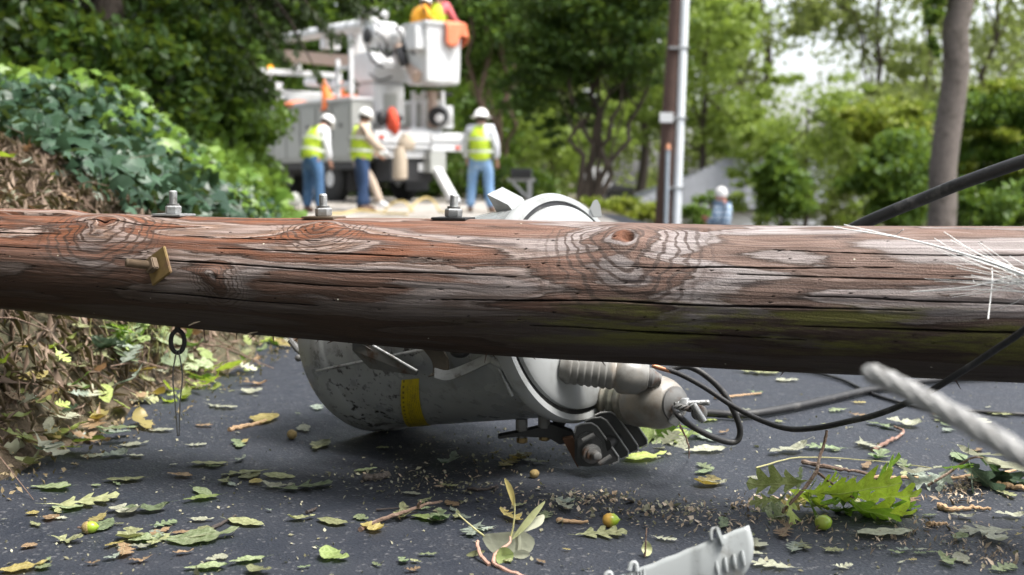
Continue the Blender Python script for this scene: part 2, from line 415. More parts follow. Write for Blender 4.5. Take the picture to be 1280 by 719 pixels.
def strip(name, ys, xl, xr, nx, dz, mat):
    t = np.linspace(0, 1, nx); X = xl(ys)[:, None] * (1 - t) + xr(ys)[:, None] * t; Y = np.repeat(ys[:, None], nx, 1)
    Z = height(X, Y) + dz; V = np.stack([X.ravel(), Y.ravel(), Z.ravel()], 1)
    i = (np.arange(len(ys) - 1)[:, None] * nx + np.arange(nx - 1)[None]).ravel()
    F = np.stack([i, i + 1, i + nx + 1, i + nx], 1)
    o = link(name, np_mesh(name, V, F, mat, True)); o['kind'] = 'structure'; return o
sheet('ground', axis_vals(-400, 400, -1.5, 0.06, 1.045), axis_vals(-60, 600, 4, 0.08, 1.04), -0.012, M['soil'])
ys = np.concatenate([np.linspace(-8, 10, 120), np.linspace(10.3, 19, 20)])
strip('road', ys, lambda y: np.interp(y, EY, EX) + 0.03 * np.sin(y * 9) * np.sin(y * 3.7), lambda y: np.full_like(y, 9.0), 60, 0.0, M['asphalt'])
strip('gravel_apron', np.linspace(13.5, 30, 40), lambda y: np.interp(y, EY, EX) + 0.25, lambda y: np.full_like(y, 1.4), 24, 0.008, M['gravel'])


# ================================================================== the fallen pole
PX = np.array([0, 160, 320, 480, 640, 800, 960, 1120, 1280.])
PT = np.array([264, 267.5, 272, 273, 274.5, 278, 281, 282, 283.])
PB = np.array([386, 402, 419, 433, 446, 455, 464, 471, 479.])
pd0, pd1 = 2.40, 1.80                                  # depth where the pole leaves the frame left and right
Xa, Xb = -640 / FPX * pd0, 640 / FPX * pd1
def pole_ud(px):
    """distance along the pole from the left frame edge and depth there, for a photo column"""
    s = (px - 640) / FPX; t = (s * pd0 - Xa) / ((Xb - Xa) - s * (pd1 - pd0)); return t * (Xb - Xa), pd0 + t * (pd1 - pd0)
_us = []; _cs = []; _rs = []
for x, a, b in zip(PX, PT, PB):
    u, d = pole_ud(x); r = (b - a) / 2 * d / FPX * 0.995
    _us.append(u); _cs.append(at(x, (a + b) / 2, d)); _rs.append(r)
_us = np.array(_us); _rs = np.array(_rs); _cs = np.array([list(c) for c in _cs])
def pc(u):
    u = np.asarray(u, float); out = []
    for k in range(3):
        v = np.interp(u, _us, _cs[:, k])
        sl0 = (_cs[2, k] - _cs[0, k]) / (_us[2] - _us[0]); sl1 = (_cs[-1, k] - _cs[-3, k]) / (_us[-1] - _us[-3])
        v = np.where(u < _us[0], _cs[0, k] + (u - _us[0]) * sl0, v); v = np.where(u > _us[-1], _cs[-1, k] + (u - _us[-1]) * sl1, v)
        out.append(v)
    return np.stack(out, -1)
def pr(u):
    u = np.asarray(u, float); v = np.interp(u, _us, _rs)
    return np.where(u > _us[-1], _rs[-1] + (u - _us[-1]) * 0.006, v)
PA = Vector(_cs[-1] - _cs[0]).normalized()
PE = Vector((0, 0, 1)); PE = (PE - PA * PE.dot(PA)).normalized()      # up, across the pole
PF = PA.cross(PE).normalized()
if PF.y > 0: PF = -PF                                   # towards the camera side
def on_pole(px, py, lift=0.0):
    """u, theta and the point of the pole's skin seen at a photo pixel"""
    rr = ray(px, py); u, d = pole_ud(px)
    for _ in range(6):
        c = Vector(pc(u)); r = float(pr(u)) + lift
        o = CAMP - c; o2 = o - PA * o.dot(PA); r2 = rr - PA * rr.dot(PA)
        A = r2.dot(r2); B = 2 * o2.dot(r2); Cc = o2.dot(o2) - r * r; D = B * B - 4 * A * Cc
        t = (-B - math.sqrt(max(D, 0))) / (2 * A); p = CAMP + rr * t
        u = float(u) + (p - c).dot(PA)
    q = p - Vector(pc(u)); return u, math.atan2(q.dot(PE), q.dot(PF)), p
KN = [(787, 303, .060, 2.6, .85), (132, 281, .055, 2.0, .75), (270, 346, .028, 1.4, .9), (404, 284, .028, 1.2, .6), (880, 291, .026, .8, .5)]
KUV = []
for (x, y, wd, amp, fl) in KN:
    u, th, p = on_pole(x, y); KUV.append((u, th * 0.12, wd, amp, fl, th))

def wood_mat():
    t = NT('weathered_pole_wood')
    uv = t.n('UVMap', uv_map='grain').outputs[0]
    sp = t.n('SeparateXYZ', {0: uv}); u, v = sp.outputs[0], sp.outputs[1]
    # waviness of the grain
    wob = t.noise(t.xyz(t.math('MULTIPLY', u, 1.6), t.math('MULTIPLY', v, 9.0)), 1.0, 3)
    wv = t.math('ADD', v, t.math('MULTIPLY', t.math('SUBTRACT', wob, .5), .075))
    field = t.noise(t.xyz(t.math('MULTIPLY', u, 1.05), t.math('MULTIPLY', wv, 11.0), 3.3), 1.0, 2, .45)
    field = t.math('MULTIPLY', field, 1.25)
    jag = t.noise(t.xyz(t.math('MULTIPLY', u, 7), t.math('MULTIPLY', v, 60)), 1.0, 5, .7)
    field = t.math('ADD', field, t.math('MULTIPLY', t.math('SUBTRACT', jag, .5), .13))
    core = None; fine = None
    ux = t.math('ADD', u, t.math('MULTIPLY', t.math('SUBTRACT', t.noise(t.xyz(t.math('MULTIPLY', u, 7), t.math('MULTIPLY', v, 16), 5.0), 1.0, 3), .5), .085))
    vx = t.math('ADD', v, t.math('MULTIPLY', t.math('SUBTRACT', t.noise(t.xyz(t.math('MULTIPLY', u, 9), t.math('MULTIPLY', v, 14), 8.0), 1.0, 3), .5), .045))
    for (ku, kv, wd, amp, fl, th) in KUV:
        du = t.math('MULTIPLY', t.math('SUBTRACT', ux, ku), fl); dv = t.math('SUBTRACT', vx, kv); dv = t.math('MULTIPLY', dv, t.maprange(dv, -.02, .03, .72, 1.5))
        d = t.math('SQRT', t.math('ADD', t.math('MULTIPLY', du, du), t.math('MULTIPLY', dv, dv)))
        field = t.math('ADD', field, t.math('MULTIPLY', t.math('EXPONENT', t.math('MULTIPLY', d, -1.0 / wd)), amp * .20))
        ek = t.math('EXPONENT', t.math('MULTIPLY', d, -1.0 / wd)) if wd > .027 else None
        if ek is not None: fine = ek if fine is None else t.math('MAXIMUM', fine, ek)
        if wd > .038:
            k = t.maprange(d, wd * .28, wd * .12)
            core = k if core is None else t.math('MAXIMUM', core, k)
    ring = t.math('FRACT', t.math('MULTIPLY', field, 4.2))
    red = t.ramp(ring, [(0, (.030, .017, .012)), (.05, (.11, .045, .024)), (.22, (.23, .085, .040)), (.46, (.15, .066, .040)), (.56, (.075, .045, .034)), (.60, (.33, .25, .215)), (.72, (.27, .205, .18)), (.80, (.17, .115, .09)), (.92, (.25, .155, .11)), (.97, (.40, .31, .27)), (1, (.05, .03, .02))])
    grey = t.ramp(ring, [(0, (.05, .035, .03)), (.06, (.16, .105, .085)), (.34, (.21, .145, .12)), (.44, (.11, .08, .068)), (.50, (.30, .265, .255)), (.74, (.36, .325, .32)), (.86, (.22, .18, .17)), (.95, (.33, .29, .28)), (1, (.08, .06, .05))])
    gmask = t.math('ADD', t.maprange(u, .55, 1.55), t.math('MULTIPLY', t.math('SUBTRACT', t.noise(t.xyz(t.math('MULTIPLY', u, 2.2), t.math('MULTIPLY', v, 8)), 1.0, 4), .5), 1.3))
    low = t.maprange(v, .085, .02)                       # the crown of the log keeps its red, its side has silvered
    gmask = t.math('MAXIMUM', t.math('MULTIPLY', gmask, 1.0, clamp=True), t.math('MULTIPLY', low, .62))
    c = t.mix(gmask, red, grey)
    # tight growth lines packed round the knots
    fl_ = t.math('SINE', t.math('MULTIPLY', t.math('LOGARITHM', t.math('ADD', fine, .004), 2.718), t.math('ADD', 24.0, t.math('MULTIPLY', wob, 5.0))))
    fl_ = t.math('MULTIPLY', t.maprange(fl_, .25, .9), t.maprange(fine, .06, .26, 0, .9))
    c = t.mix(fl_, c, t.mix(gmask, (.055, .028, .018), (.085, .062, .055)))
    # long fibres
    fib = t.noise(t.xyz(t.math('MULTIPLY', u, 3.5), t.math('MULTIPLY', wv, 260)), 1.0, 4, .65)
    fib2 = t.noise(t.xyz(t.math('MULTIPLY', u, 12), t.math('MULTIPLY', wv, 700)), 1.0, 2, .6)
    c = t.mix(t.maprange(fib, .32, .62, .55, 0), c, (.040, .028, .022))
    c = t.mix(t.maprange(fib2, .52, .72, 0, .35), c, (.42, .36, .33))
    # damp-stained belly with shade painted into its colour; dark blotches, ragged edges
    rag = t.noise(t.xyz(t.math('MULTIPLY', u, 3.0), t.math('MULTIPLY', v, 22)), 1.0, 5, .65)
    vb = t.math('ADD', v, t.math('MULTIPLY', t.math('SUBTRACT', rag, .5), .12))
    damp_shade = t.maprange(t.math('SUBTRACT', vb, t.maprange(u, .75, -.1, 0, .022)), .050, -.065, 0, .87)
    c = t.mix(damp_shade, c, (.030, .021, .016))
    blot = t.maprange(t.noise(t.xyz(t.math('MULTIPLY', u, 4.5), t.math('MULTIPLY', v, 26), 7.7), 1.0, 5, .62), .60, .69, 0, .75)
    c = t.mix(blot, c, (.055, .043, .042))
    if core is not None:
        kn = t.noise(uv, 90, 4, .7)
        c = t.mix(core, c, t.mix(kn, (.03, .014, .010), (.24, .105, .06)))
    # moss in a band along the right half
    mb = t.math('MULTIPLY', t.maprange(vb, .008, -.018), t.maprange(vb, -.100, -.050))
    mm = t.maprange(t.noise(t.xyz(t.math('MULTIPLY', u, 5), t.math('MULTIPLY', v, 30), 1.0), 1.0, 5, .7), .44, .60)
    mm = t.math('MULTIPLY', t.math('MULTIPLY', mb, mm), t.maprange(u, .95, 1.35, 0, .9))
    mossc = t.mix(t.noise(uv, 420, 3, .7), (.045, .045, .014), (.195, .19, .050))
    c = t.mix(mm, c, mossc)
    # long drying cracks
    crk = t.n('Attribute', attribute_name='crack').outputs['Fac']
    c = t.mix(crk, c, (.012, .009, .008))
    # stray pale specks
    vo = t.n('TexVoronoi', {'Vector': t.xyz(t.math('MULTIPLY', u, 26), t.math('MULTIPLY', v, 34)), 'Scale': 1.0, 'Randomness': 1.0})
    sc = t.n('SeparateColor', {0: vo.outputs['Color']}).outputs[0]
    spk = t.math('MULTIPLY', t.maprange(vo.outputs['Distance'], .055, .04), t.maprange(sc, .70, .72))
    c = t.mix(spk, c, (.55, .52, .42))
    h = t.math('ADD', t.math('MULTIPLY', fib, .5), t.math('MULTIPLY', ring, .55))
    h = t.math('SUBTRACT', h, t.math('MULTIPLY', crk, 2.2)); h = t.math('ADD', h, t.math('MULTIPLY', t.noise(uv, 300, 3), .3))
    b = t.bsdf(Base_Color=c, Roughness=.72, Normal=t.bump(h, .0050, 1.0)); b.inputs['Specular IOR Level'].default_value = .18
    return t.out(b.outputs[0])
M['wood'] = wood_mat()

CRACKS = ((.060, .55, .98, .0016), (.030, .30, 1.15, .0013), (.004, .55, 1.0, .0011), (-.012, .95, 1.75, .0016), (-.040, .3, .8, .0013), (.075, -.3, .28, .0018), (.045, -.4, .20, .0013), (-.03, 1.55, 2.4, .0018), (.10, 1.5, 2.2, .0013),
          (.062, 1.2, 1.75, .0012), (.085, .45, .72, .0013), (.118, .1, .5, .0014), (.02, -.6, .12, .0013), (.045, 1.45, 2.3, .0013), (.015, 1.55, 2.1, .0012), (.095, .62, .86, .0012), (-.055, 1.1, 1.6, .0014))
def pole_shaft(parent):
    n_u, n_t = 820, 421
    U = np.concatenate([np.linspace(-1, -.1, 60), np.linspace(-.09, 2.35, 700), np.linspace(2.4, 5.2, 60)])
    qf = np.linspace(0, 1.75, 171); qb = np.linspace(1.75, math.pi, 41)[1:]                 # finer on the side that is seen
    half = np.concatenate([qf, qb]); T = np.concatenate([half, 2 * math.pi - half[::-1][1:]])
    n_u, n_t = len(U), len(T); UU, TT = np.meshgrid(U, T, indexing='ij'); th = (TT + math.pi) % (2 * math.pi) - math.pi
    r = pr(UU).copy()
    arc = np.cos(th)
    r += 0.0016 * sines(UU * 5, th * 2, 3, 4) * 0.7
    r += 0.0007 * sines(UU * 6, np.sin(th) * 40, 8, 3)
    for (ku, kv, wd, amp, fl, kth) in KUV:
        d2 = ((UU - ku) * fl) ** 2 + ((th - kth) * .12) ** 2; r += 0.007 * amp * np.exp(-d2 / (wd * .75) ** 2) - 0.006 * amp * np.exp(-d2 / (wd * .16) ** 2)
    # flaked strip along the crown at the left, longitudinal checks
    r += np.where((UU < .22) & (th > 1.25) & (th < 1.75), 0.006 * ss((.22 - UU) / .05), 0)
    crack = np.zeros_like(UU)
    for i, (cv, c0, c1, wdt) in enumerate(CRACKS):
        rr_ = np.random.default_rng(50 + i); line = cv + .010 * sines(UU[:, :1] * 3.2, UU[:, :1] * 0 + i * 7.3, 60 + i, 4)
        wv_ = wdt * (.6 + .6 * np.abs(sines(UU[:, :1] * 12, UU[:, :1] * 0 + i, 90 + i, 3))) * np.sqrt(ss((UU[:, :1] - c0) / .25) * ss((c1 - UU[:, :1]) / .25))
        k = np.clip(1.25 - np.abs(th * .12 - line) / np.maximum(wv_, 1e-5), 0, 1); crack = np.maximum(crack, k); r -= .0035 * k
    Cn = pc(UU); E = np.array(PE); Fv = np.array(PF)
    V = Cn + r[..., None] * (np.cos(th)[..., None] * Fv + np.sin(th)[..., None] * E)
    i = (np.arange(n_u - 1)[:, None] * n_t + np.arange(n_t - 1)[None]).ravel()
    F = np.stack([i, i + 1, i + n_t + 1, i + n_t], 1)
    V = V.reshape(-1, 3) - np.array(wloc(parent))
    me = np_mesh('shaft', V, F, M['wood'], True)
    at_ = me.attributes.new('crack', 'FLOAT', 'POINT'); at_.data.foreach_set('value', crack.ravel().astype(np.float32))
    uvl = me.uv_layers.new(name='grain'); li = np.empty(len(me.loops), dtype=np.int32); me.loops.foreach_get('vertex_index', li)
    thv = np.where(TT <= math.pi, TT, TT - 2 * math.pi)          # wraps on the far side only
    UV = np.stack([UU.ravel(), thv.ravel() * 0.12], 1)
    uvl.data.foreach_set('uv', UV[li].astype(np.float32).ravel())
    bm = bmesh.new(); bm.from_mesh(me); bmesh.ops.remove_doubles(bm, verts=bm.verts, dist=1e-6); bmesh.ops.recalc_face_normals(bm, faces=bm.faces)
    bmesh.ops.holes_fill(bm, edges=[e for e in bm.edges if e.is_boundary]); bm.to_mesh(me); bm.free()
    return link('shaft', me, parent)

fp = thing('fallen_utility_pole', tuple(pc(0.9)), 'weathered reddish brown wooden pole lying across the road on the grey tank', 'utility pole')
pole_shaft(fp)
def threaded(mb, o, axis, s0, s1, r, pitch=.0021):
    n = int((s1 - s0) / pitch); prof = []
    for i in range(n):
        prof += [(s0 + i * pitch, r * .86), (s0 + (i + .5) * pitch, r)]
    prof += [(s1, r * .86), (s1 + .0015, r * .6)]
    return mb.lathe(o, axis, prof, 14)
def hexnut(mb, o, axis, s0, s1, r, n=6):
    c = (s1 - s0) * .14
    return mb.lathe(o, axis, [(s0, r * .88), (s0 + c, r), (s1 - c, r), (s1, r * .86)], n)
def crown_bolt(px, h, tilt, wmat):
    u, d = pole_ud(px); c = Vector(pc(u)); top = c + PE * (float(pr(u)) - .002)
    ax = (PE + PA * tilt).normalized()
    b = threaded(MB(), top, ax, -.03, h, .0082).build('bolt', M['galv'], fp, True)
    mb = MB(); rot = Matrix((PA, PF, PE)).transposed()
    mb.box(top + PE * .0035, (.066, .056, .004), rot); mb.build('washer', wmat, b, bevel=.0008)
    hexnut(MB(), top + ax * .006, ax, 0, .0155, .0162).build('nut', M['galv'], b, True)
    MB().lathe(top + ax * .0215, ax, [(0, .0118), (.004, .0118)], 20).build('lock_washer', M['galv_old'], b, True)
crown_bolt(218, .050, .00, M['galv']); crown_bolt(405, .047, -.03, M['bolt_brown']); crown_bolt(566, .046, .03, M['iron'])
# bolt end with yellow square washer in the front of the pole
u, th, p = on_pole(201, 333); nrm = (p - Vector(pc(u))).normalized()
ax = (nrm * .80 - PA * .60).normalized()
sb = threaded(MB(), p - ax * .02, ax, 0, .085, .0085).build('bolt', M['bolt_brown'], fp, True)
x, y, a = orient(nrm, PE)
rot = Matrix((x * math.cos(.55) + y * math.sin(.55), -x * math.sin(.55) + y * math.cos(.55), a)).transposed()
tiltm = Matrix.Rotation(-.30, 3, PE)
MB().box(p + nrm * .006, (.056, .056, .006), tiltm @ rot).build('square_washer', M['brass_wash'], sb, bevel=.0012)
MB().box(p + nrm * .010 - PA * .004 + ax * .008, (.024, .024, .014), tiltm @ rot).build('square_nut', M['bolt_brown'], sb, bevel=.002)
# eye hanging under the pole, with a thin wire through it
d_eye = pole_ud(222)[1]
e0 = at(222, 400, d_eye); e1 = at(222, 441, d_eye)
ring = [at(222 + 8.5 * math.sin(q), 427 - 14 * math.cos(q) * (1.0), d_eye + .004 * math.sin(q)) for q in np.linspace(0, 2 * math.pi, 28, endpoint=False)]
eye = MB().tube(ring, .0046, 10, True).build('eye_bolt', M['iron'], fp, True)
MB().cyl(at(222, 395, d_eye), at(222, 414, d_eye), .006).build('eye_shank', M['iron'], eye, True)
# little splinters standing off the underside
mb = MB(); sp_pts = []
for i in range(34):
    px = random.uniform(90, 1250); yb = float(np.interp(px, PX, PB)); u, d = pole_ud(px)
    c = Vector(pc(u)); th = random.uniform(-1.75, -1.1); r = float(pr(u)) - .003
    q = c + (PF * math.cos(th) + PE * math.sin(th)) * r; dirn = (PF * math.cos(th) + PE * math.sin(th)) * random.uniform(.2, .6) + PA * random.uniform(-1, 1)
    L = random.uniform(.008, .028)
    mb.tube([q, q + dirn.normalized() * L], [.0016, .0004], 4)
sp = mb.build('splinters', M['creosote'], fp); sp['kind'] = 'stuff'
for (x0, y0, x1, y1) in ((236, 407, 250, 402), (306, 419, 322, 415)):
    a = at(x0, y0, d_eye - .10); b = at(x1, y1, d_eye - .11)
    MB().tube([a, (a + b) / 2 + Vector((0, 0, .001)), b], [.001, .0016, .0006], 5).build('splinter', M['chips'], fp)
wire = thing('thin_wire', e1, 'thin doubled wire hanging from the black eye under the pole', 'wire')
for q in (-1, 1):
    pts = spline([at(222 + 1.5 * q, 439, d_eye - .004), at(222 + 6 * q, 470, d_eye), at(222 + 3 * q, 505, d_eye), at(223 + q, 545, d_eye)], 8)
    MB().tube(pts, .0014, 6).build('strand', M['galv_old'], wire, True)

# ================================================================== the transformer under the pole
def tank_paint():
    t = NT('tank_grey_paint'); co = t.coord()
    n = t.noise(co, 7, 5)
    c = t.mix(t.maprange(n, .3, .7), (.27, .285, .287), (.36, .375, .372))
    dirt = t.maprange(t.noise(co, 4.5, 6, .68), .50, .66, 0, .55)
    c = t.mix(dirt, c, (.20, .19, .165))
    sp_ = t.n('SeparateXYZ', {0: co}); strk = t.noise(t.xyz(t.math('MULTIPLY', sp_.outputs[0], 26), t.math('MULTIPLY', sp_.outputs[1], 26), t.math('MULTIPLY', sp_.outputs[2], 3)), 1.0, 5, .6)
    c = t.mix(t.maprange(strk, .55, .72, 0, .5), c, (.17, .16, .14))
    scr = t.noise(t.xyz(t.math('MULTIPLY', sp_.outputs[0], 9), t.math('MULTIPLY', sp_.outputs[1], 9), t.math('MULTIPLY', sp_.outputs[2], 140)), 1.0, 2)
    c = t.mix(t.math('MULTIPLY', t.maprange(scr, .70, .74), t.maprange(n, .5, .6)), c, (.09, .09, .085))
    spk = t.math('MULTIPLY', t.maprange(t.noise(co, 48, 4, .65), .565, .60), t.maprange(t.noise(co, 4.0, 2), .42, .56))
    c = t.mix(spk, c, (.025, .022, .02))
    vo = t.n('TexVoronoi', {'Vector': co, 'Scale': 75.0}); rc = t.n('SeparateColor', {0: vo.outputs['Color']}).outputs[0]
    c = t.mix(t.math('MULTIPLY', t.maprange(vo.outputs['Distance'], .16, .10), t.maprange(rc, .90, .93)), c, (.04, .035, .03))
    b = t.bsdf(Base_Color=c, Roughness=t.maprange(n, .3, .7, .20, .40), Normal=t.bump(t.noise(co, 120, 3), .0003)); b.inputs['Specular IOR Level'].default_value = .8
    return t.out(b.outputs[0])
M['tank'] = tank_paint()
def porcelain(name, base, grime, lo, hi):
    t = NT(name); co = t.coord()
    n = t.noise(co, 24, 6, .7)
    c = t.mix(t.maprange(n, lo, hi), base, grime)
    c = t.mix(t.maprange(t.noise(co, 11, 5), .55, .7, 0, .5), c, (.42, .33, .24))
    return t.out(t.bsdf(Base_Color=c, Roughness=.38).outputs[0])
M['porc'] = porcelain('porcelain', (.21, .208, .195), (.11, .10, .085), .40, .75)
M['porc_dirty'] = porcelain('grimy_porcelain', (.24, .235, .20), (.10, .10, .075), .30, .60)
M['porc_white'] = porcelain('pale_porcelain', (.27, .262, .238), (.20, .165, .13), .40, .75)
def sticker_mat():
    t = NT('yellow_sticker'); uv = t.n('UVMap', uv_map='print').outputs[0]; sp = t.n('SeparateXYZ', {0: uv}); u, v = sp.outputs[0], sp.outputs[1]
    n = t.noise(t.xyz(t.math('MULTIPLY', u, 3), t.math('MULTIPLY', v, 7)), 1.0, 5)
    c = t.mix(t.maprange(n, .40, .70), (.58, .46, .015), (.40, .31, .03))
    # small lines of print, too small to read, and a punched row along the left edge
    row = t.math('ABSOLUTE', t.math('SINE', t.math('MULTIPLY', u, 3.1416 * 11)))
    chars = t.noise(t.xyz(t.math('MULTIPLY', t.math('ROUND', t.math('MULTIPLY', u, 11)), 3.7), t.math('MULTIPLY', v, 60)), 1.0, 1)
    body = t.math('MULTIPLY', t.math('MULTIPLY', t.maprange(row, .45, .25), t.maprange(chars, .44, .49)), t.math('MULTIPLY', t.maprange(u, .30, .33), t.maprange(v, .06, .08)))
    dots = t.math('MULTIPLY', t.maprange(t.math('ABSOLUTE', t.math('SUBTRACT', u, .14)), .06, .04), t.maprange(t.math('SINE', t.math('MULTIPLY', v, 6.283 * 15)), .1, .35))
    head = t.math('MULTIPLY', t.maprange(v, .12, .09), t.maprange(t.math('SINE', t.math('MULTIPLY', u, 6.283 * 8)), -.1, .2))
    k = t.math('MAXIMUM', body, dots)
    c = t.mix(t.math('MULTIPLY', k, .8), c, (.05, .04, .02))
    return t.out(t.bsdf(Base_Color=c, Roughness=.45).outputs[0])

M['tank_clean'] = plain('clean_grey_paint', (.36, .375, .375), .38, var=.06, scale=9, dirt=(.27, .275, .265), dscale=8)
Cl = at(710, 384, 2.37); Cb = at(462, 418, 2.73); AX = (Cl - Cb); LEN = AX.length; AX.normalize(); RT = .225
E2 = (Vector((0, 0, 1)) - AX * AX.z).normalized(); E1 = AX.cross(E2)
if E1.y > 0: E1 = -E1                                  # E1 towards the lens, E2 up
def tp(s, ang, r=RT): return Cb + AX * s + (E1 * math.cos(ang) + E2 * math.sin(ang)) * r
def on_tank(px, py, lift=0.0):
    rr = ray(px, py); o = CAMP - Cb; o2 = o - AX * o.dot(AX); r2 = rr - AX * rr.dot(AX)
    A = r2.dot(r2); B = 2 * o2.dot(r2); c = o2.dot(o2) - (RT + lift) ** 2
    t = (-B - math.sqrt(max(B * B - 4 * A * c, 0))) / (2 * A); p = CAMP + rr * t; q = p - Cb
    return q.dot(AX), math.atan2(q.dot(E2), q.dot(E1)), p
tr = thing('pole_transformer', Cb + AX * LEN / 2, 'light grey steel transformer tank lying on its side under the wooden pole', 'transformer')
MB().lathe(Cb, AX, [(.03, 0.0), (.03, .195), (.022, .205), (.002, .219), (.0, .227), (.010, .2315), (.070, .2315), (.078, .228), (.084, RT), (.30, RT), (LEN - .05, RT), (LEN - .035, RT + .004), (LEN - .004, RT + .004), (LEN - .004, .15)], 96).build('tank', M['tank'], tr, True)
MB().lathe(Cb, AX, [(LEN - .022, RT + .004), (LEN - .024, RT + .013), (LEN - .004, RT + .016), (LEN + .008, RT + .010), (LEN + .008, RT - .002), (LEN - .006, RT - .004)], 96).build('lid_band', M['tank_clean'], tr, True)
MB().lathe(Cb, AX, [(LEN - .004, RT - .001), (LEN + .0045, RT - .003), (LEN + .0045, RT - .020)], 96).build('gasket', M['rubber'], tr, True)
lid = MB().lathe(Cb, AX, [(LEN - .002, RT - .012), (LEN + .014, RT - .013), (LEN + .020, RT - .022), (LEN + .030, .15), (LEN + .036, .07), (LEN + .037, 0)], 96).build('lid', M['tank_clean'], tr, True)
# base flange bead and the lug at the far back of the base
s, a, p = on_tank(520, 500)
# grounding rod along the tank
rod = [on_tank(x, y, .006)[2] for x, y in ((396, 464), (430, 457), (470, 449), (515, 440), (545, 433))]
MB().tube(spline(rod, 5), .0038, 8).build('ground_rod', M['galv'], tr, True)
bl = MB(); pb = at(378, 447, 2.83); bl.tube([at(362, 425, 2.84), at(372, 437, 2.84), at(384, 447, 2.83), at(394, 466, 2.80)], .008, 8)
lug = bl.build('base_lug', M['galv_old'], tr, True); MB().sphere(pb + Vector((-.008, -.01, 0)), .009, 10, 8).build('lug_bolt', M['galv_old'], lug, True)
# hanger plate, its edge bright
def plate(poly, d, thick, name, mat, parent=tr, bevel=.001, back=Vector((0, 1, 0))):
    pts = [at(x, y, dd) for (x, y), dd in zip(poly, d if isinstance(d, (list, tuple)) else [d] * len(poly))]
    return MB().prism(pts, back * thick).build(name, mat, parent, bevel=bevel)
h1 = MB().prism([at(440, 425, 2.34), at(466, 424, 2.34), at(468, 433, 2.34), at(521, 463, 2.30), at(518, 469, 2.31), at(462, 461, 2.36), at(440, 438, 2.36)], Vector((.004, .010, -.002))).build('hanger_plate', M['galv_old'], tr, bevel=.001)
MB().tube([at(466, 432, 2.335), at(494, 448, 2.315), at(521, 464, 2.295)], .0028, 8).build('plate_edge', M['galv'], h1, True)
M['strap_brown'] = plain('grimy_strap', (.065, .055, .042), .6, .2, var=.4, scale=30, dirt=(.13, .10, .07), dscale=14)
hk = [(528, 424), (541, 437), (550, 450), (551, 463), (545, 469)]
mbk = MB()
def strap(pts, w, t, dirw):
    m = MB(); P = [Vector(p) for p in pts]; vs = []; fs = []
    for i, p in enumerate(P):
        d = (P[min(i + 1, len(P) - 1)] - P[max(i - 1, 0)]).normalized(); nn = d.cross(dirw).normalized()
        vs += [p - dirw * w / 2 - nn * t / 2, p + dirw * w / 2 - nn * t / 2, p + dirw * w / 2 + nn * t / 2, p - dirw * w / 2 + nn * t / 2]
    for i in range(len(P) - 1):
        for k in range(4): fs.append((i * 4 + k, i * 4 + (k + 1) % 4, i * 4 + 4 + (k + 1) % 4, i * 4 + 4 + k))
    fs += [(0, 1, 2, 3), tuple(len(vs) - 4 + k for k in (3, 2, 1, 0))]
    return m.add(vs, fs)
wd_ = (Vector((.92, -.25, .25))).normalized()
strap(spline([at(x, y, 2.27) for x, y in hk], 6), .034, .004, wd_).build('hook_strap', M['strap_brown'], tr, True)
strap(spline([at(543, 466, 2.262), at(560, 469, 2.262), at(585, 460, 2.25), at(614, 446, 2.235)], 5), .020, .005, Vector((0, .2, 1)).normalized()).build('bracket_bar', M['galv'], tr, True)
MB().sphere(at(575, 440, 2.22), (.020, .012), 14, 8).build('knob', M['iron'], tr, True)
# band clamp: lug block and draw rod
cb = MB().cyl(at(617, 449, 2.235), at(634, 457, 2.22), .013, n=14).build('clamp_lug', M['tank'], tr, True)
MB().cyl(at(617, 446, 2.225), at(640, 495, 2.235), .0042, n=10).build('clamp_rod', M['galv'], tr, True)
# yellow sticker wrapped on the tank
q = [on_tank(x, y, .0012) for x, y in ((502, 475), (524, 473), (540, 534), (512, 537))]
nu, nv = 5, 16; vs = []; uvs = []
for j in range(nv):
    for i in range(nu):
        fu, fv = i / (nu - 1), j / (nv - 1)
        s_ = (q[0][0] * (1 - fu) + q[1][0] * fu) * (1 - fv) + (q[3][0] * (1 - fu) + q[2][0] * fu) * fv
        a_ = (q[0][1] * (1 - fu) + q[1][1] * fu) * (1 - fv) + (q[3][1] * (1 - fu) + q[2][1] * fu) * fv
        vs.append(tp(s_, a_, RT + .0015)); uvs.append((fu, fv))
st = MB().add(vs, [(j * nu + i, j * nu + i + 1, (j + 1) * nu + i + 1, (j + 1) * nu + i) for j in range(nv - 1) for i in range(nu - 1)]).build('sticker', sticker_mat(), tr, True)
st['label'] = 'creased yellow label with rows of tiny print'
ul = st.data.uv_layers.new(name='print')
for lp in st.data.loops: ul.data[lp.index].uv = uvs[lp.vertex_index]
# sheet-metal hood on the back of the tank, standing above the pole
hd = 2.42
hoodL = [at(610, 241, hd), at(635, 260, hd - .05), at(652, 283, hd - .06), at(642, 300, hd - .05), at(630, 285, hd)]
A0, A1, A2, A3, A4 = at(609, 243, hd + .02), at(628, 234, hd + .16), at(653, 247, hd + .16), at(664, 262, hd + .14), at(676, 292, hd + .14)
B1, B2, B3 = at(635, 256, hd - .05), at(647, 271, hd - .07), at(652, 292, hd - .07)
B0 = at(634, 290, hd)
hood = MB().add([A0, A1, B1, B2, B3, B0, A2, A3, A4],
   [(0, 1, 2), (1, 6, 7, 3, 2), (7, 8, 4, 3), (0, 2, 3, 4, 5)]).build('hood', M['tank_clean'], tr)
sol = hood.modifiers.new('s', 'SOLIDIFY'); sol.thickness = .003
plate([(736, 262), (741, 251), (745, 249.5), (749, 257), (751, 272), (740, 272)], 2.46, .004, 'lid_tab', M['tank_clean'], back=AX)
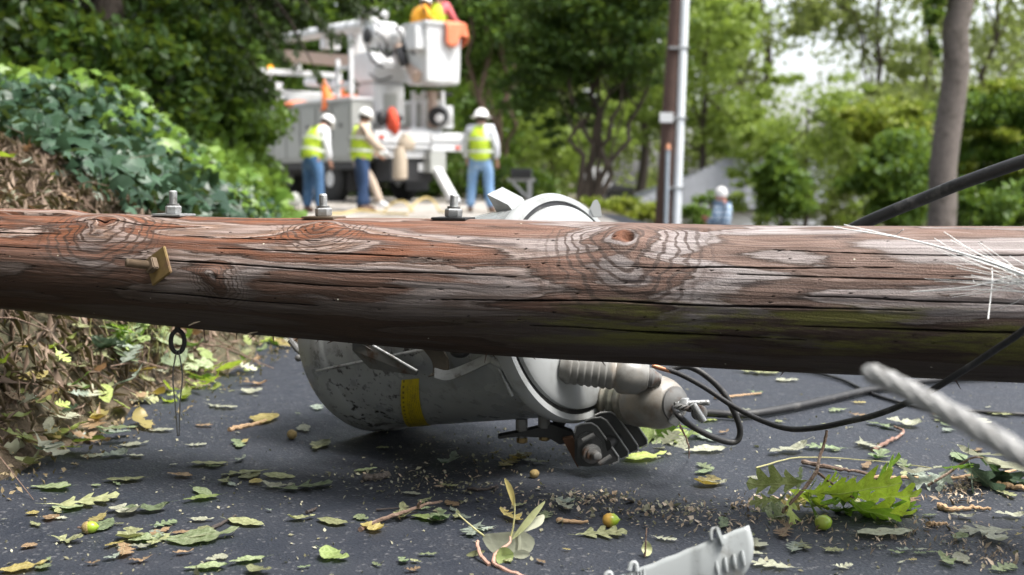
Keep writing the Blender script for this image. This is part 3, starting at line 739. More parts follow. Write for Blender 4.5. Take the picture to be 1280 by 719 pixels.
# bushings on the lid
n_l = AX
def ribs(r, s0, s1, n, amp):
    out = []
    for i in range(n):
        a = s0 + (s1 - s0) * i / n; b = s0 + (s1 - s0) * (i + 1) / n; m_ = (b - a)
        out += [(a, r - amp), (a + m_ * .35, r), (a + m_ * .7, r), (a + m_ * .9, r - amp)]
    return out
b1 = on_plane(700, 458, Cl + AX * .02, AX); b1t = at(824, 474, gd(824, 474, .20) * 0 + (b1 - CAMP).dot(FW) - .015)
ax1 = (b1t - b1); L1 = ax1.length
hv = MB().lathe(b1, ax1, [(0, .028)] + ribs(.0335, .012, L1 * .55, 7, .0026) + [(L1 * .56, .030), (L1 * .60, .038), (L1 * .66, .0395), (L1 * .80, .036), (L1 * .86, .028), (L1 * .885, .026), (L1 * .89, .022)], 32).build('bushing', M['porc'], tr, True)
hv['label'] = 'ribbed grey porcelain bushing with rounded cap'
MB().lathe(b1, ax1, [(L1 * .88, .020), (L1 * .93, .021), (L1 * .97, .014), (L1 * 1.02, .010)], 16).build('terminal', M['galv_old'], hv, True)
b2 = on_plane(752, 497, Cl - AX * .01, AX); d2 = (b2 - CAMP).dot(FW)
b2t = at(845, 505, d2 - .17); ax2 = b2t - b2; L2 = ax2.length
lv = MB().lathe(b2, ax2, [(-.02, .045), (.0, .050)] + ribs(.052, .008, L2 * .48, 4, .006) + [(L2 * .49, .047)], 36).build('bushing', M['porc_dirty'], tr, True)
lv['label'] = 'stout grimy porcelain bushing with pale domed cap'
MB().lathe(b2, ax2, [(L2 * .47, .047), (L2 * .50, .0535), (L2 * .70, .0535), (L2 * .74, .055), (L2 * .80, .0545), (L2 * .88, .050), (L2 * .95, .042), (L2 * .98, .034)], 36).build('cap', M['porc_white'], lv, True)
MB().lathe(b2, ax2, [(L2 * .96, .035), (L2 * 1.0, .035), (L2 * 1.01, .028), (L2 * 1.03, .022), (L2 * 1.035, .012)], 28).build('end_plate', M['galv_old'], lv, True)
an2 = ax2.normalized(); e = b2t + an2 * .006
tb = threaded(MB(), e, Vector((.9, -.35, .12)).normalized(), 0, .062, .0062).build('terminal_bolt', M['galv'], lv, True)
hexnut(MB(), e, Vector((.9, -.35, .12)).normalized(), .006, .022, .0125).build('terminal_nut', M['galv'], lv, True)
MB().box(e + Vector((-.006, -.008, -.026)), (.020, .016, .030), Matrix.Rotation(.5, 3, 'Y')).build('clamp', M['galv'], lv, bevel=.002)
# neck of the tank behind the second bushing
MB().lathe(b2 - an2 * .07, ax2, [(0, .045), (.075, .056)], 28).build('bushing_boss', M['tank'], tr, True)
# stack of four fins with a hub
fd = gd(750, 585, .004); fin = thing  # depth of the fin that touches the road
def fin_poly(ox, oy, d):
    pts = [(722, 541), (724, 533), (731, 530), (743, 529), (750, 533), (757, 542), (777, 571), (777, 577), (770, 580), (740, 584), (727, 583), (722, 575)]
    return [at(x + ox, y + oy, d) for x, y in pts]
M['fin_edge'] = plain('pale_fin_edge', (.30, .302, .295), .55, .1, var=.3, scale=60)  # paler than the fin plates, used along their rims
for k in range(4):
    d = fd + .022 * k - .035
    fo = MB().prism(fin_poly(12 * k - 4, -7.0 * k, d), Vector((.0025, .005, .001))).build('fin', M['fin'], tr, bevel=.0012)
    q_ = fin_poly(12 * k - 4, -7.0 * k, d - .001); MB().tube(q_[0:9], .0018, 6).build('fin_edge', M['fin_edge'], fo, True)
MB().cyl(at(757, 556, fd - .035), at(784, 541, fd + .06), .013, n=16).build('fin_core', M['iron'], tr, True)
hubp = at(736, 561, fd - .05)
hp = [at(721, 548, fd - .045), at(731, 541, fd - .045), at(741, 543, fd - .045), at(752, 553, fd - .045), at(753, 572, fd - .045), at(746, 582, fd - .045), at(731, 583, fd - .045), at(721, 573, fd - .045)]
hub = MB().prism(hp, Vector((.001, .012, 0))).build('hub', M['fin'], tr, bevel=.002)
hx = Vector((.35, -.92, .02)).normalized()
MB().lathe(at(739, 567, fd - .05), hx, [(-.004, .020), (.006, .020), (.008, .015), (.014, .015), (.015, .010), (.032, .009), (.034, .006)], 20).build('hub_bolt', M['galv_old'], hub, True)
MB().cyl(at(728, 551, fd - .055), at(743, 543, fd - .055), .005).build('hub_lug', M['galv_old'], hub, True)
MB().cyl(at(749, 580, fd - .06), at(764, 570, fd - .06), .005).build('hub_lug', M['galv_old'], hub, True)
# dark bracket with two studs
bd = 2.36
plate([(622, 546), (648, 541), (690, 531), (716, 540), (722, 552), (700, 556), (686, 548), (650, 546), (623, 549)], bd, .03, 'bracket', M['iron'], bevel=.001)
for (x, y0, y1) in ((652, 526, 546), (680, 522, 543)):
    stud = MB().cyl(at(x, y0, bd + .01), at(x, y1 + 4, bd + .01), .0075, n=12).build('stud', M['galv_old'], tr, True)
    MB().cyl(at(x, y0 - 2, bd + .01), at(x, y1 - 8, bd + .01), .0125, n=14).build('spacer', M['galv_old'], stud, True)
    hexnut(MB(), at(x + .5, y1 + 1, bd + .01), Vector((0, 0, -1)), 0, .011, .0115).build('nut', M['brass_wash'], stud, True)
plate([(703, 549), (716, 547), (728, 575), (722, 585)], fd - .02, .02, 'stay', M['rust'], bevel=.001)
plate([(690, 520), (703, 516), (712, 520), (702, 540), (692, 536)], bd + .04, .02, 'lug_plate', M['fin'], bevel=.001)

# ================================================================== cables, wire, rope
def cable(name, pts, r, mat, label, cat, n=10, seg=10, group=None):
    P = spline(pts, seg); c0 = P[len(P) // 2]
    o = MB().tube(P, r, n).build(name, mat, None, True, loc=c0); return tag(o, label, cat, group)
dl = (b2t - CAMP).dot(FW)
cable('cable', [at(838, 462, 2.22), at(858, 458, 2.22), at(880, 468, 2.22), at(905, 492, 2.22), at(923, 528, 2.23), at(924, 547, 2.235), at(914, 553, 2.235), at(890, 546, 2.22), at(862, 531, 2.20), at(848, 519, 2.18), at(843, 510, dl - .02)], .0063, M['rubber'], 'black cable looping in a U from under the pole back to the stout bushing', 'cable')
cc = cable('cable', [at(824, 459, 2.22), at(850, 468, 2.20), at(880, 484, 2.17), at(915, 507, 2.13), at(950, 525, 2.09), at(985, 536, 2.04), at(1020, 535, 1.98), at(1060, 527, 1.92), at(1100, 517, 1.85), at(1150, 496, 1.76), at(1200, 466, 1.68), at(1240, 440, 1.63), at(1290, 405, 1.56), at(1420, 300, 1.40), at(1560, 180, 1.3)], .0052, M['rubber'], 'long thin black cable sagging from the bushing and rising in front of the pole', 'cable')
MB().tube(spline([at(815, 457, 2.22), at(828, 461, 2.215), at(845, 466, 2.205)], 5), .0046, 10).build('bare_end', M['copper'], cc, True)
gz = lambda x, y, r: ground(x, y, r)
cable('cable', [gz(880, 516, .016), gz(930, 518, .014), gz(985, 510, .014), gz(1040, 498, .014), gz(1095, 486, .014), gz(1180, 474, .014), gz(1330, 468, .014)], .0105, M['rubber'], 'thick black cable lying on the road behind the white rope', 'cable')
cable('cable', [gz(940, 462, .008), gz(1005, 464, .008), gz(1050, 474, .007), gz(1085, 490, .006), gz(1120, 502, .006), gz(1165, 511, .006), gz(1215, 514, .006), gz(1300, 519, .006), gz(1420, 522, .006)], .0048, M['rubber'], 'thin black cable stretched across the road behind the sagging one', 'cable')
cable('cable', [at(985, 330, 2.5), at(1040, 300, 2.42), at(1076, 281, 2.36), at(1120, 262, 2.30), at(1160, 246, 2.26), at(1205, 228, 2.20), at(1285, 200, 2.12), at(1380, 172, 2.04), at(1500, 140, 1.95)], .0128, M['rubber'], 'thick black cable arching up behind the pole against the trees', 'cable', n=16)
# clamp joining the thick cable to the bushing bolt
cl = thing('cable_connector', gz(872, 515, .03), 'grey bolted connector joining a twisted wire to the thick cable', 'connector')
MB().lathe(at(874, 516, 2.18), Vector((.25, -.93, .1)), [(-.008, .010), (-.005, .015), (.005, .015), (.008, .010)], 18).build('body', M['galv_old'], cl, True)
MB().cyl(at(866, 505, 2.17), at(880, 527, 2.17), .0065).build('link', M['galv'], cl, True)
for k in range(3):
    pts = [at(843 + 28 * s, 507 + 6 * s + 2.6 * math.sin(9 * s + k * 2.09), 2.18 + .004 * math.cos(9 * s + k * 2.09)) for s in np.linspace(0, 1, 16)]
    MB().tube(pts, .0030, 6).build('wire', M['galv_old'], cl, True)
# frayed white fibres in front of the pole
fr = thing('frayed_fibres', at(1280, 340, 1.62), 'frayed bundle of white fibres spreading in front of the pole', 'fibre bundle')
FB = [((1042, 284), (1160, 305), (1300, 352), 2.6), ((1055, 281), (1180, 311), (1300, 354), 2.2), ((1110, 296), (1120, 293), (1129, 287), 1.2), ((1168, 298), (1210, 322), (1300, 352), 1.6), ((1180, 290), (1225, 318), (1300, 346), 1.8), ((1188, 300), (1240, 325), (1300, 350), 1.2), ((1196, 335), (1240, 344), (1300, 356), 1.5), ((1138, 365), (1215, 358), (1265, 345), 1.5), ((1138, 365), (1220, 362), (1300, 366), 1.6), ((1198, 353), (1245, 358), (1300, 369), 1.4), ((1214, 344), (1250, 352), (1300, 360), 1.2), ((1240, 335), (1240, 355), (1235, 399), 1.7), ((1262, 320), (1280, 330), (1300, 338), 1.4), ((1250, 386), (1270, 378), (1300, 365), 1.0), ((1216, 350), (1225, 354), (1290, 352), 1.1), ((1170, 310), (1230, 334), (1300, 358), 1.5), ((1205, 318), (1250, 336), (1300, 350), 1.6), ((1205, 346), (1255, 350), (1300, 352), 1.0)]
M['fibre'] = plain('white_fibre', (.84, .84, .82), .45, var=.06)
rf_ = random.Random(3)
for _ in range(14):
    y_ = rf_.uniform(300, 372); x_ = rf_.uniform(1150, 1235); FB.append(((x_, y_), ((x_ + 1300) / 2, y_ * .45 + 352 * .55 + rf_.uniform(-4, 4)), (1300, 352 + rf_.uniform(-10, 14)), rf_.uniform(.6, 1.1)))
for (a, b, c, wpx) in FB:
    u, d = pole_ud(a[0]); da = d - .150
    db = pole_ud(b[0])[1] - .175; dc = pole_ud(c[0])[1] - .20
    ctl = [at(*a, da), at(*b, db), at(*c, dc)] + ([at(c[0] + 160, c[1] + (c[1] - b[1]) * 2, dc - .1)] if c[0] >= 1290 else [])
    ctl = spline(ctl, 6); MB().tube(ctl, [wpx / FPX * da * .5 * f for f in np.linspace(.55, 1.1, len(ctl))], 6).build('fibre', M['fibre'], fr, True)
# white rope end
def rope_mat():
    t = NT('white_rope'); co = t.coord(); n = t.noise(co, 90, 4, .7)
    c = t.mix(n, (.17, .17, .17), (.48, .48, .47)); c = t.mix(t.maprange(t.noise(co, 30, 4), .56, .66, 0, .6), c, (.20, .195, .185))
    return t.out(t.bsdf(Base_Color=c, Roughness=.75, Normal=t.bump(n, .002)).outputs[0])
M['rope'] = rope_mat()
rp = [at(1084, 464, .92), at(1120, 481, .885), at(1170, 507, .84), at(1230, 541, .79), at(1300, 583, .735), at(1400, 640, .67), at(1560, 730, .58)]
rp = spline(rp, 14); rope = thing('rope', rp[0], 'end of a thick whitish twisted rope hanging in over the road', 'rope')
for k in range(7):
    pts = []; s = 0; rad = []
    for i, p in enumerate(rp):
        if i: s += (p - rp[i - 1]).length
        ax_ = (rp[min(i + 1, len(rp) - 1)] - rp[max(i - 1, 0)]); x, y, a = orient(ax_); q = s * 34 + k * math.pi * 2 / 7
        pts.append(p + (x * math.cos(q) + y * math.sin(q)) * (.0054 + .0004 * math.sin(i * .8 + k)) * min(1, .7 + i * .1)); rad.append((.0030 + .0004 * math.sin(i * 1.9 + k * 2.4)) * min(1, .6 + i * .15))
    MB().tube(pts, rad, 8).build('strand', M['rope'], rope, True)
MB().tube(rp, .0058, 8).build('core', M['rope'], rope, True)

# ================================================================== broken pale shell at the bottom of the picture
M['shell'] = plain('pale_plastic', (.32, .34, .34), .42, var=.08, scale=9, dirt=(.19, .19, .175), dscale=16)
sd = 1.52
T0, T1 = at(752, 729, sd + .02), at(936, 656, sd + .01)
up_ = Vector((0, 0, 1)); lx = (T1 - T0); LS = lx.length; lx.normalize()
dn = Vector((-.02, -.38, -.92)).normalized(); nb = lx.cross(dn).normalized()
if nb.y < 0: nb = -nb
def sh(s, t, o=0.0):        # s along the rim 0..1, t down the curved wall (metres), o proud of it
    a = t / .075; return T0 + lx * (s * LS) + dn * (math.sin(min(a, 1.6)) * .075) + nb * ((1 - math.cos(min(a, 1.6))) * .024) - nb * o * math.cos(a * .8)
shell = thing('broken_cover', ground(860, 712), 'broken pale grey ribbed cover lying at the bottom of the photo', 'broken cover')
vs = []; fs = []; ns, nt = 30, 16
for i in range(ns):
    s = i / (ns - 1); ang = max(0, (s - .80) / .20); tmax = .115 * math.sqrt(max(1 - (ang * .62) ** 2, .05))
    rim = .0006 * math.sin(s * 40) + .0012 * (math.sin(s * 91) > .6) * (s > .84)
    for j in range(nt):
        tt = j / (nt - 1) * tmax; q_ = j / (nt - 1); vs.append(sh(s, tt + rim, .0035 * ss((s - .64) / .02) - .0035 * ss((s - .80) / .02)) + lx * (LS * max(0, (s - .85) / .15) * (.045 * math.sin(math.pi * q_) - .10 * q_ ** 2)))
for i in range(ns - 1):
    for j in range(nt - 1): fs.append((i * nt + j, i * nt + j + 1, (i + 1) * nt + j + 1, (i + 1) * nt + j))
bw = MB().add(vs, fs).build('wall', M['shell'], shell, True); so = bw.modifiers.new('s', 'SOLIDIFY'); so.thickness = .0035; so.offset = -1
for k in range(10):
    s = .10 + .021 * k
    MB().tube([sh(s, .003, .002), sh(s + .004, .03, .0022), sh(s + .010, .062, .0025)], .0017, 6).build('rib', M['shell'], shell, True)
for k in range(4):
    s = .775 + .058 * k
    MB().tube([sh(s, .031, .002), sh(s + .004, .042, .004), sh(s + .010, .054, .002)], [.0022, .0031, .0024], 8).build('rib', M['shell'], shell, True)
MB().prism([sh(.79, .000, .003), sh(.772, -.012, .003), sh(.782, -.016, .003), sh(.80, -.012, .003), sh(.84, .014, .003), sh(.818, .017, .003)], nb * -.009).build('clip', M['shell'], shell, bevel=.0015)
MB().tube(spline([sh(.775, -.012, .006), sh(.755, -.012, .007), sh(.745, -.006, .007), sh(.748, .001, .005)], 5), .0026, 8).build('clip_hook', M['shell'], shell, True)
for s in (.075, .245):
    MB().tube(spline([sh(s, .004, .002), sh(s - .012, -.008, .003), sh(s - .04, -.009, .004), sh(s - .055, -.002, .004)], 5), .0034, 8).build('tab', M['shell'], shell, True)

# ================================================================== fallen leaves, acorns, twigs
def leaf_mesh(kind, color, curl, seed):
    r = random.Random(seed); vs = []; fs = []
    ph = r.uniform(0, 1); asym = r.uniform(-.15, .15)
    OT = [(0, .012, 0), (.08, .03, 0), (.17, .05, 0), (.24, .19, .07), (.27, .21, .09), (.33, .17, .06), (.37, .065, 0), (.42, .075, 0), (.48, .27, .09), (.52, .31, .12), (.57, .25, .08), (.60, .09, 0), (.65, .085, 0), (.71, .22, .08), (.74, .24, .10), (.79, .17, .06), (.82, .075, 0), (.87, .11, .03), (.91, .12, .04), (.96, .06, .02), (1.0, .004, 0)]
    n = len(OT) - 1 if kind == 'oak' else 18
    b0_, b1_ = r.uniform(.25, .8), r.uniform(.15, .75); bw_ = r.uniform(.05, .11) if seed % 3 else 0
    for i in range(n + 1):
        t = i / n
        if kind == 'oak':
            t, w0_, sw = OT[i]; x = t - .5; wl = w0_ * r.uniform(.85, 1.15); wr = OT[max(0, min(n, i))][1] * r.uniform(.8, 1.15); sweep = sw
        else: x = t - .5
        if kind == 'oak': pass
        elif kind == 'oval':
            wl = .24 * math.sin(math.pi * t ** .85) ** .8 * (1 + .05 * math.sin(t * 60)); wr = wl * (1 + asym); sweep = .05
        elif kind == 'broad':
            wl = .36 * math.sin(math.pi * t ** .7) ** .65 * (1 + .06 * math.sin(t * 70)); wr = wl * (1 + asym); sweep = .04
        else:                                     # torn scrap
            wl = .20 * math.sin(math.pi * t) ** .5 * (.5 + .8 * r.random()); wr = .22 * math.sin(math.pi * t) ** .5 * (.3 + .9 * r.random()); sweep = 0
        if kind != 'oak':
            if abs(t - b0_) < bw_: wl *= r.uniform(.25, .6)
            if abs(t - b1_) < bw_ * .7: wr *= r.uniform(.35, .7)
            wl *= r.uniform(.88, 1.08); wr *= r.uniform(.88, 1.08)
        z = curl * (.22 * (x * 2) ** 2 + .05 * math.sin(t * 9 + ph * 6))
        side = .35 * curl + .05
        bend = .06 * math.sin(t * 3.5 + ph * 6)
        vs += [(x + sweep, bend + wl, z + wl * side + .012 * math.sin(t * 23 + ph)), (x, bend, z), (x + sweep, bend - wr, z + wr * side * (.4 + ph) + .012 * math.sin(t * 19))]
    for i in range(n):
        a = i * 3; fs += [(a, a + 3, a + 4, a + 1), (a + 1, a + 4, a + 5, a + 2)]
    # stalk
    k = len(vs); s0 = (-.5, vs[1][1], vs[1][2])
    vs += [(-.5, s0[1] + .007, s0[2]), (-.5, s0[1] - .007, s0[2]), (-.66, s0[1] - .003 + .04 * ph, s0[2] + .03), (-.66, s0[1] + .006 + .04 * ph, s0[2] + .03)]
    fs.append((k, k + 1, k + 2, k + 3))
    me = bpy.data.meshes.new('leaf_' + kind); me.from_pydata(vs, [], fs); me.materials.append(LC[color])
    me.polygons.foreach_set('use_smooth', [True] * len(me.polygons)); return me
LEAFM = {}
def leaf_data(kind, color, curl=None):
    v = random.randrange(4); key = (kind, color, v if curl is None else (v, round(curl, 1)))
    if key not in LEAFM: LEAFM[key] = leaf_mesh(kind, color, [.06, .2, .6, .12][v] if curl is None else curl, v * 17 + len(kind) * 5 + ord(kind[1]))
    return LEAFM[key]
def put_leaf(px, py, wpx, kind, color, yaw=None, tilt=None, lift=None, flip=False, curl=None, z0=0.0, name='leaf'):
    d = gd(px, py, z0); p = at(px, py, d)
    if yaw is None: yaw = random.choice([0, math.pi]) + random.uniform(-.6, .6)
    L = wpx / FPX * d / max(abs(math.cos(yaw)), .45)
    o = bpy.data.objects.new(name, leaf_data(kind, color, curl)); C.objects.link(o)
    o.location = p + Vector((0, 0, (.004 + L * .02) if lift is None else lift)); o.scale = (L, L, L)
    tx = random.uniform(-.10, .10) if tilt is None else tilt
    o.rotation_euler = (tx + (math.pi if flip else 0), random.uniform(-.08, .08), yaw)
    if flip: o.location.z += L * .10
    return o
KW = {'oak': 'lobed oak leaf', 'oval': 'oval leaf', 'broad': 'broad leaf', 'scrap': 'torn leaf scrap'}
CW = {'green': 'green', 'bright': 'bright green', 'dark': 'dark green', 'pale': 'pale', 'olive': 'olive', 'yellow': 'yellow', 'brown': 'brown', 'lime': 'lime green', 'bluish': 'bluish green'}
# hand-placed ones, each told apart by its look and its neighbour
HERO = [
 (105, 630, 80, 'oak', 'olive', 'large faded oak leaf on the asphalt, beyond the left acorn'),
 (85, 637, 42, 'broad', 'green', 'green leaf tucked under the edge of the large faded oak leaf'),
 (157, 643, 46, 'broad', 'pale', 'cupped pale leaf overlapping a dark green curled leaf'),
 (184, 641, 48, 'oval', 'dark', 'dark green curled leaf touching a cupped pale leaf'),
 (66, 613, 56, 'oval', 'green', 'long narrow green leaf nearest the bank edge at the left'),
 (85, 679, 42, 'oak', 'olive', 'small dull oak leaf just in front of the left acorn'),
 (27, 713, 50, 'oval', 'yellow', 'yellow leaf at the bottom left corner of the photo'),
 (54, 711, 24, 'broad', 'green', 'small green leaf touching the tip of the yellow leaf'),
 (250, 675, 86, 'oval', 'green', 'long shiny green leaf with a broken end, left of the short oval'),
 (183, 677, 38, 'broad', 'green', 'rounded green leaf at the end of the long shiny one'),
 (176, 687, 28, 'oval', 'pale', 'pale leaf lying in front of the rounded green leaf'),
 (252, 617, 32, 'oval', 'green', 'upper of two parallel green leaves left of centre'),
 (254, 626, 40, 'oval', 'bright', 'lower of two parallel green leaves left of centre'),
 (226, 597, 34, 'oval', 'brown', 'orange brown leaf alone on the dark asphalt'),
 (157, 602, 48, 'oval', 'olive', 'olive leaf beside a twig scrap, left of the orange brown leaf'),
 (307, 594, 58, 'oak', 'olive', 'olive oak leaf lying flat left of the tank shadow'),
 (347, 598, 42, 'oval', 'olive', 'brownish leaf overlapping the end of the olive oak leaf'),
 (379, 612, 72, 'oak', 'dark', 'dark serrated green leaf in front of the tank shadow'),
 (346, 611, 40, 'oval', 'pale', 'pale narrow leaf under the dark serrated leaf'),
 (262, 582, 48, 'oval', 'olive', 'dull folded leaf on a litter patch left of the tank'),
 (305, 656, 52, 'oval', 'olive', 'torn speckled olive leaf beside a short dark stick'),
 (252, 652, 30, 'oval', 'pale', 'pale narrow leaf left of the short dark stick'),
 (260, 713, 54, 'oval', 'green', 'green leaf cut by the bottom edge, left of its curled neighbour'),
 (311, 704, 42, 'oval', 'green', 'curled green leaf close to the bottom edge'),
 (323, 717, 34, 'broad', 'olive', 'leaf showing at the bottom edge under the curled green one'),
 (417, 699, 40, 'broad', 'bright', 'bright green curled leaf standing alone near the bottom edge'),
 (376, 651, 30, 'oval', 'olive', 'olive leaf with a pale chip on its end'),
 (417, 655, 44, 'oval', 'olive', 'pointed olive leaf left of the forked dark twig'),
 (451, 650, 20, 'broad', 'green', 'small green leaf on the left end of the forked dark twig'),
 (466, 664, 32, 'broad', 'yellow', 'pale yellow toothed leaf in front of the forked dark twig'),
 (532, 649, 34, 'broad', 'bright', 'vivid green round leaf at the right end of the forked twig'),
 (530, 638, 22, 'oak', 'green', 'small jagged green leaf behind the vivid round one'),
 (456, 590, 26, 'oval', 'green', 'curled green leaf in the tank shadow, beside a bark roll'),
 (560, 609, 24, 'oak', 'olive', 'small olive leaf among crumbs in front of the tank'),
 (515, 620, 26, 'oval', 'pale', 'thin pale leaf above the forked dark twig'),
 (648, 634, 20, 'oval', 'olive', 'olive leaf behind the upright sprig'),
 (752, 671, 64, 'oak', 'olive', 'flat greyish oak leaf in front of the orange-shouldered acorn'),
 (831, 676, 28, 'oak', 'pale', 'pale curled leaf behind the broken grey cover'),
 (897, 607, 26, 'oval', 'pale', 'pale rolled leaf on bare asphalt left of the oak branch'),
 (880, 592, 28, 'oval', 'dark', 'narrow rolled leaf with a green tip below the cable loop'),
 (884, 566, 56, 'oval', 'pale', 'long pale leaf with upturned green tip under the cable loop'),
 (944, 600, 22, 'oval', 'pale', 'small pale leaf behind the left of the oak branch'),
 (802, 574, 62, 'oval', 'lime', 'light green leaf lying against the fins of the tank'),
 (965, 711, 52, 'oak', 'pale', 'pale green oak leaf right of the broken grey cover'),
 (987, 567, 50, 'oval', 'pale', 'pale pointed leaf beside the dark green curled leaf, behind the branch'),
 (1031, 563, 48, 'oak', 'dark', 'dark green curled leaf behind the upright stem of the branch'),
 (1104, 670, 74, 'oval', 'pale', 'twisted pale leaf with green end in front of the oak branch'),
 (1232, 668, 66, 'oak', 'pale', 'greyish pale oak leaf low on the right'),
 (1263, 648, 38, 'oval', 'pale', 'pale leaf at the right edge below the chips'),
 (1204, 649, 30, 'oval', 'pale', 'small silvery leaf in front of the wood chips'),
 (1131, 533, 40, 'broad', 'pale', 'rounded pale leaf by the reddish stick under the white rope'),
 (928, 515, 22, 'broad', 'pale', 'disc-like pale leaf under the thick cable'),
 (884, 527, 24, 'broad', 'lime', 'bright leaf under the cable connector'),
 (983, 477, 28, 'broad', 'pale', 'pale domed leaf between the pole and the thick cable'),
 (946, 467, 48, 'oak', 'olive', 'olive leaf just under the pole, right of the loop cable'),
 (1048, 515, 26, 'oak', 'green', 'green tuft-like leaf beneath the sagging cable'),
 (1076, 521, 26, 'oak', 'brown', 'small brown and yellow leaf beneath the sagging cable'),
 (1252, 713, 42, 'oak', 'green', 'green leaf at the bottom right corner'),
 (277, 510, 42, 'oak', 'pale', 'pale lobed leaf right of the thin hanging wire'),
 (248, 502, 28, 'oval', 'pale', 'white-looking leaf right of the thin hanging wire, farther back'),
 (200, 540, 34, 'oval', 'pale', 'pale leaf left of the end of the thin hanging wire'),
 (245, 558, 26, 'oak', 'pale', 'pale leaf right of the end of the thin hanging wire'),
 (167, 558, 32, 'oval', 'pale', 'pale green leaf on the asphalt nearest the bank litter'),
 (136, 538, 30, 'broad', 'pale', 'pale leaf lying on the dark edge of the road'),
 (269, 493, 46, 'oak', 'olive', 'yellowish torn leaf on the road, above the pale lobed leaf'),
 (318, 482, 32, 'oval', 'brown', 'brownish leaf farther back on the road, left of the tank'),
 (170, 572, 30, 'oval', 'pale', 'pale leaf between the bank and the wire, flat on the asphalt'),
 (114, 572, 28, 'oval', 'pale', 'pale leaf close to the bank, left of a similar flat leaf'),
 (217, 583, 12, 'oval', 'pale', 'tiny pale leaf left of the litter patch'),
 (120, 609, 14, 'oval', 'green', 'tiny green leaf left of the olive leaf and twig scrap'),
]
FLIP = {'pale'}
for (px, py, wpx, kd, cl_, lab) in HERO:
    fl_ = 'flat' in lab; o = put_leaf(px, py, wpx, kd, cl_, curl=.06 if fl_ else None, tilt=.12 if fl_ else None)
    tag(o, lab, 'leaf', 'leaves fallen on the road')
# the small ones, scattered as in the photo: dense on the left and right, sparse in the shade of the tank
def dens(px, py):
    if 360 < px < 700 and py < 572: return .10
    if px > 870 and py > 520: return 1.0
    if px < 340: return .8
    return .45
cnt = 0
LM = [(114, 660, 'near the left acorn'), (27, 713, 'in the bottom left corner'), (66, 613, 'near the long narrow green leaf'), (157, 600, 'near the olive leaf and twig scrap'), (226, 545, 'by the thin hanging wire'), (250, 675, 'near the long shiny green leaf'), (300, 530, 'beside the short thick pale stick'), (305, 655, 'by the short dark stick'), (262, 582, 'near the litter patch left of the tank'), (300, 480, 'left of the tank, under the pole'),
 (170, 570, 'close to the foot of the bank'), (310, 705, 'by the bottom edge left of centre'), (370, 610, 'near the dark serrated leaf'), (417, 699, 'near the bright green curled leaf'), (480, 650, 'beside the forked dark twig'), (603, 611, 'by the dark curled bark strip'), (640, 700, 'around the upright sprig'), (700, 620, 'on the crumbs in front of the fins'), (762, 655, 'near the orange-shouldered acorn'), (860, 650, 'behind the broken grey cover'),
 (890, 590, 'in front of the cable loop'), (960, 480, 'between the pole and the thick cable'), (1000, 550, 'below the sagging cable'), (1120, 480, 'beyond the thick cable, under the pole'), (1130, 545, 'by the reddish crooked stick'), (1010, 645, 'under the oak branch'), (1100, 690, 'in front of the oak branch'), (1200, 615, 'among the wood chips'), (1240, 700, 'in the bottom right corner'), (1240, 540, 'below the white rope')]
CLU = [(random.uniform(10, 1270), random.uniform(470, 712)) for _ in range(34)]
while cnt < 180:
    py = 430 + 285 * random.random(); px = random.uniform(5, 1275)
    if random.random() < .62: c__ = random.choice(CLU); px = random.gauss(c__[0], 30); py = min(random.gauss(c__[1], 8), 716)
    if not 4 < px < 1276: continue
    if random.random() > dens(px, py): continue
    yb = float(np.interp(px, PX, PB))
    if py < yb + 4: continue
    p = ground(px, py)
    if p.x < float(np.interp(p.y, EY, EX)) + .03: continue
    if 400 < px < 780 and py < 550: continue
    kd = random.choice(['scrap', 'scrap', 'scrap', 'oval', 'oak', 'oak', 'broad']); cl_ = random.choice(['pale', 'pale', 'olive', 'olive', 'green', 'dark', 'brown', 'yellow', 'bluish'])
    wp = random.uniform(7, 27); o = put_leaf(px, py, wp, kd, cl_, yaw=random.uniform(0, 6.28))
    where = min(LM, key=lambda m: (m[0] - px) ** 2 + ((m[1] - py) * 2.2) ** 2)[2]
    tag(o, '%s %s %s lying %s' % ('tiny' if wp < 11 else 'small', CW[cl_], KW[kd], where), 'leaf', 'small leaf scraps scattered on the road'); cnt += 1

def acorn(px, py, dpx, yaw, body, label, z0=0.0, cap=True):
    d = gd(px, py + dpx * .5, z0); r = dpx / 2 / FPX * d; p = at(px, py + dpx * .5, d) + Vector((0, 0, r))
    ax = Vector((math.cos(yaw), math.sin(yaw), .08)); t = thing('acorn', p, label, 'acorn', 'green acorns on the road')
    MB().lathe(p, ax, [(-1.1 * r, .3 * r), (-.9 * r, .7 * r), (-.4 * r, .97 * r), (.1 * r, r), (.6 * r, .86 * r), (1.0 * r, .52 * r), (1.2 * r, .2 * r), (1.32 * r, .07 * r), (1.36 * r, 0)], 20).build('nut', body, t, True)
    if cap:
        MB().lathe(p, ax, [(-1.5 * r, .1 * r), (-1.45 * r, .5 * r), (-1.1 * r, .92 * r), (-.5 * r, 1.1 * r), (-.35 * r, 1.04 * r), (-.4 * r, .9 * r)], 20).build('cap', M['acorncap'], t, True)
        MB().tube([p - ax * r * 1.4, p - ax * r * 1.9 + Vector((0, 0, .2 * r)), p - ax * r * 2.2 + Vector((0, 0, .2 * r))], [.16 * r, .2 * r, .14 * r], 6).build('stalk', M['twig'], t)
    return t
M['acorncap'] = plain('acorn_cap', (.34, .25, .10), .8, var=.5, scale=300, bump=.002)
def acorn_mat(name, a, b):
    t = NT(name); co = t.coord(); s = t.n('SeparateXYZ', {0: co}); c = t.mix(t.maprange(t.math('ADD', s.outputs[0], t.math('MULTIPLY', t.math('SUBTRACT', t.noise(co, 60, 3), .5), .012)), -.006, .008), b, a)
    return t.out(t.bsdf(Base_Color=c, Roughness=.28).outputs[0])
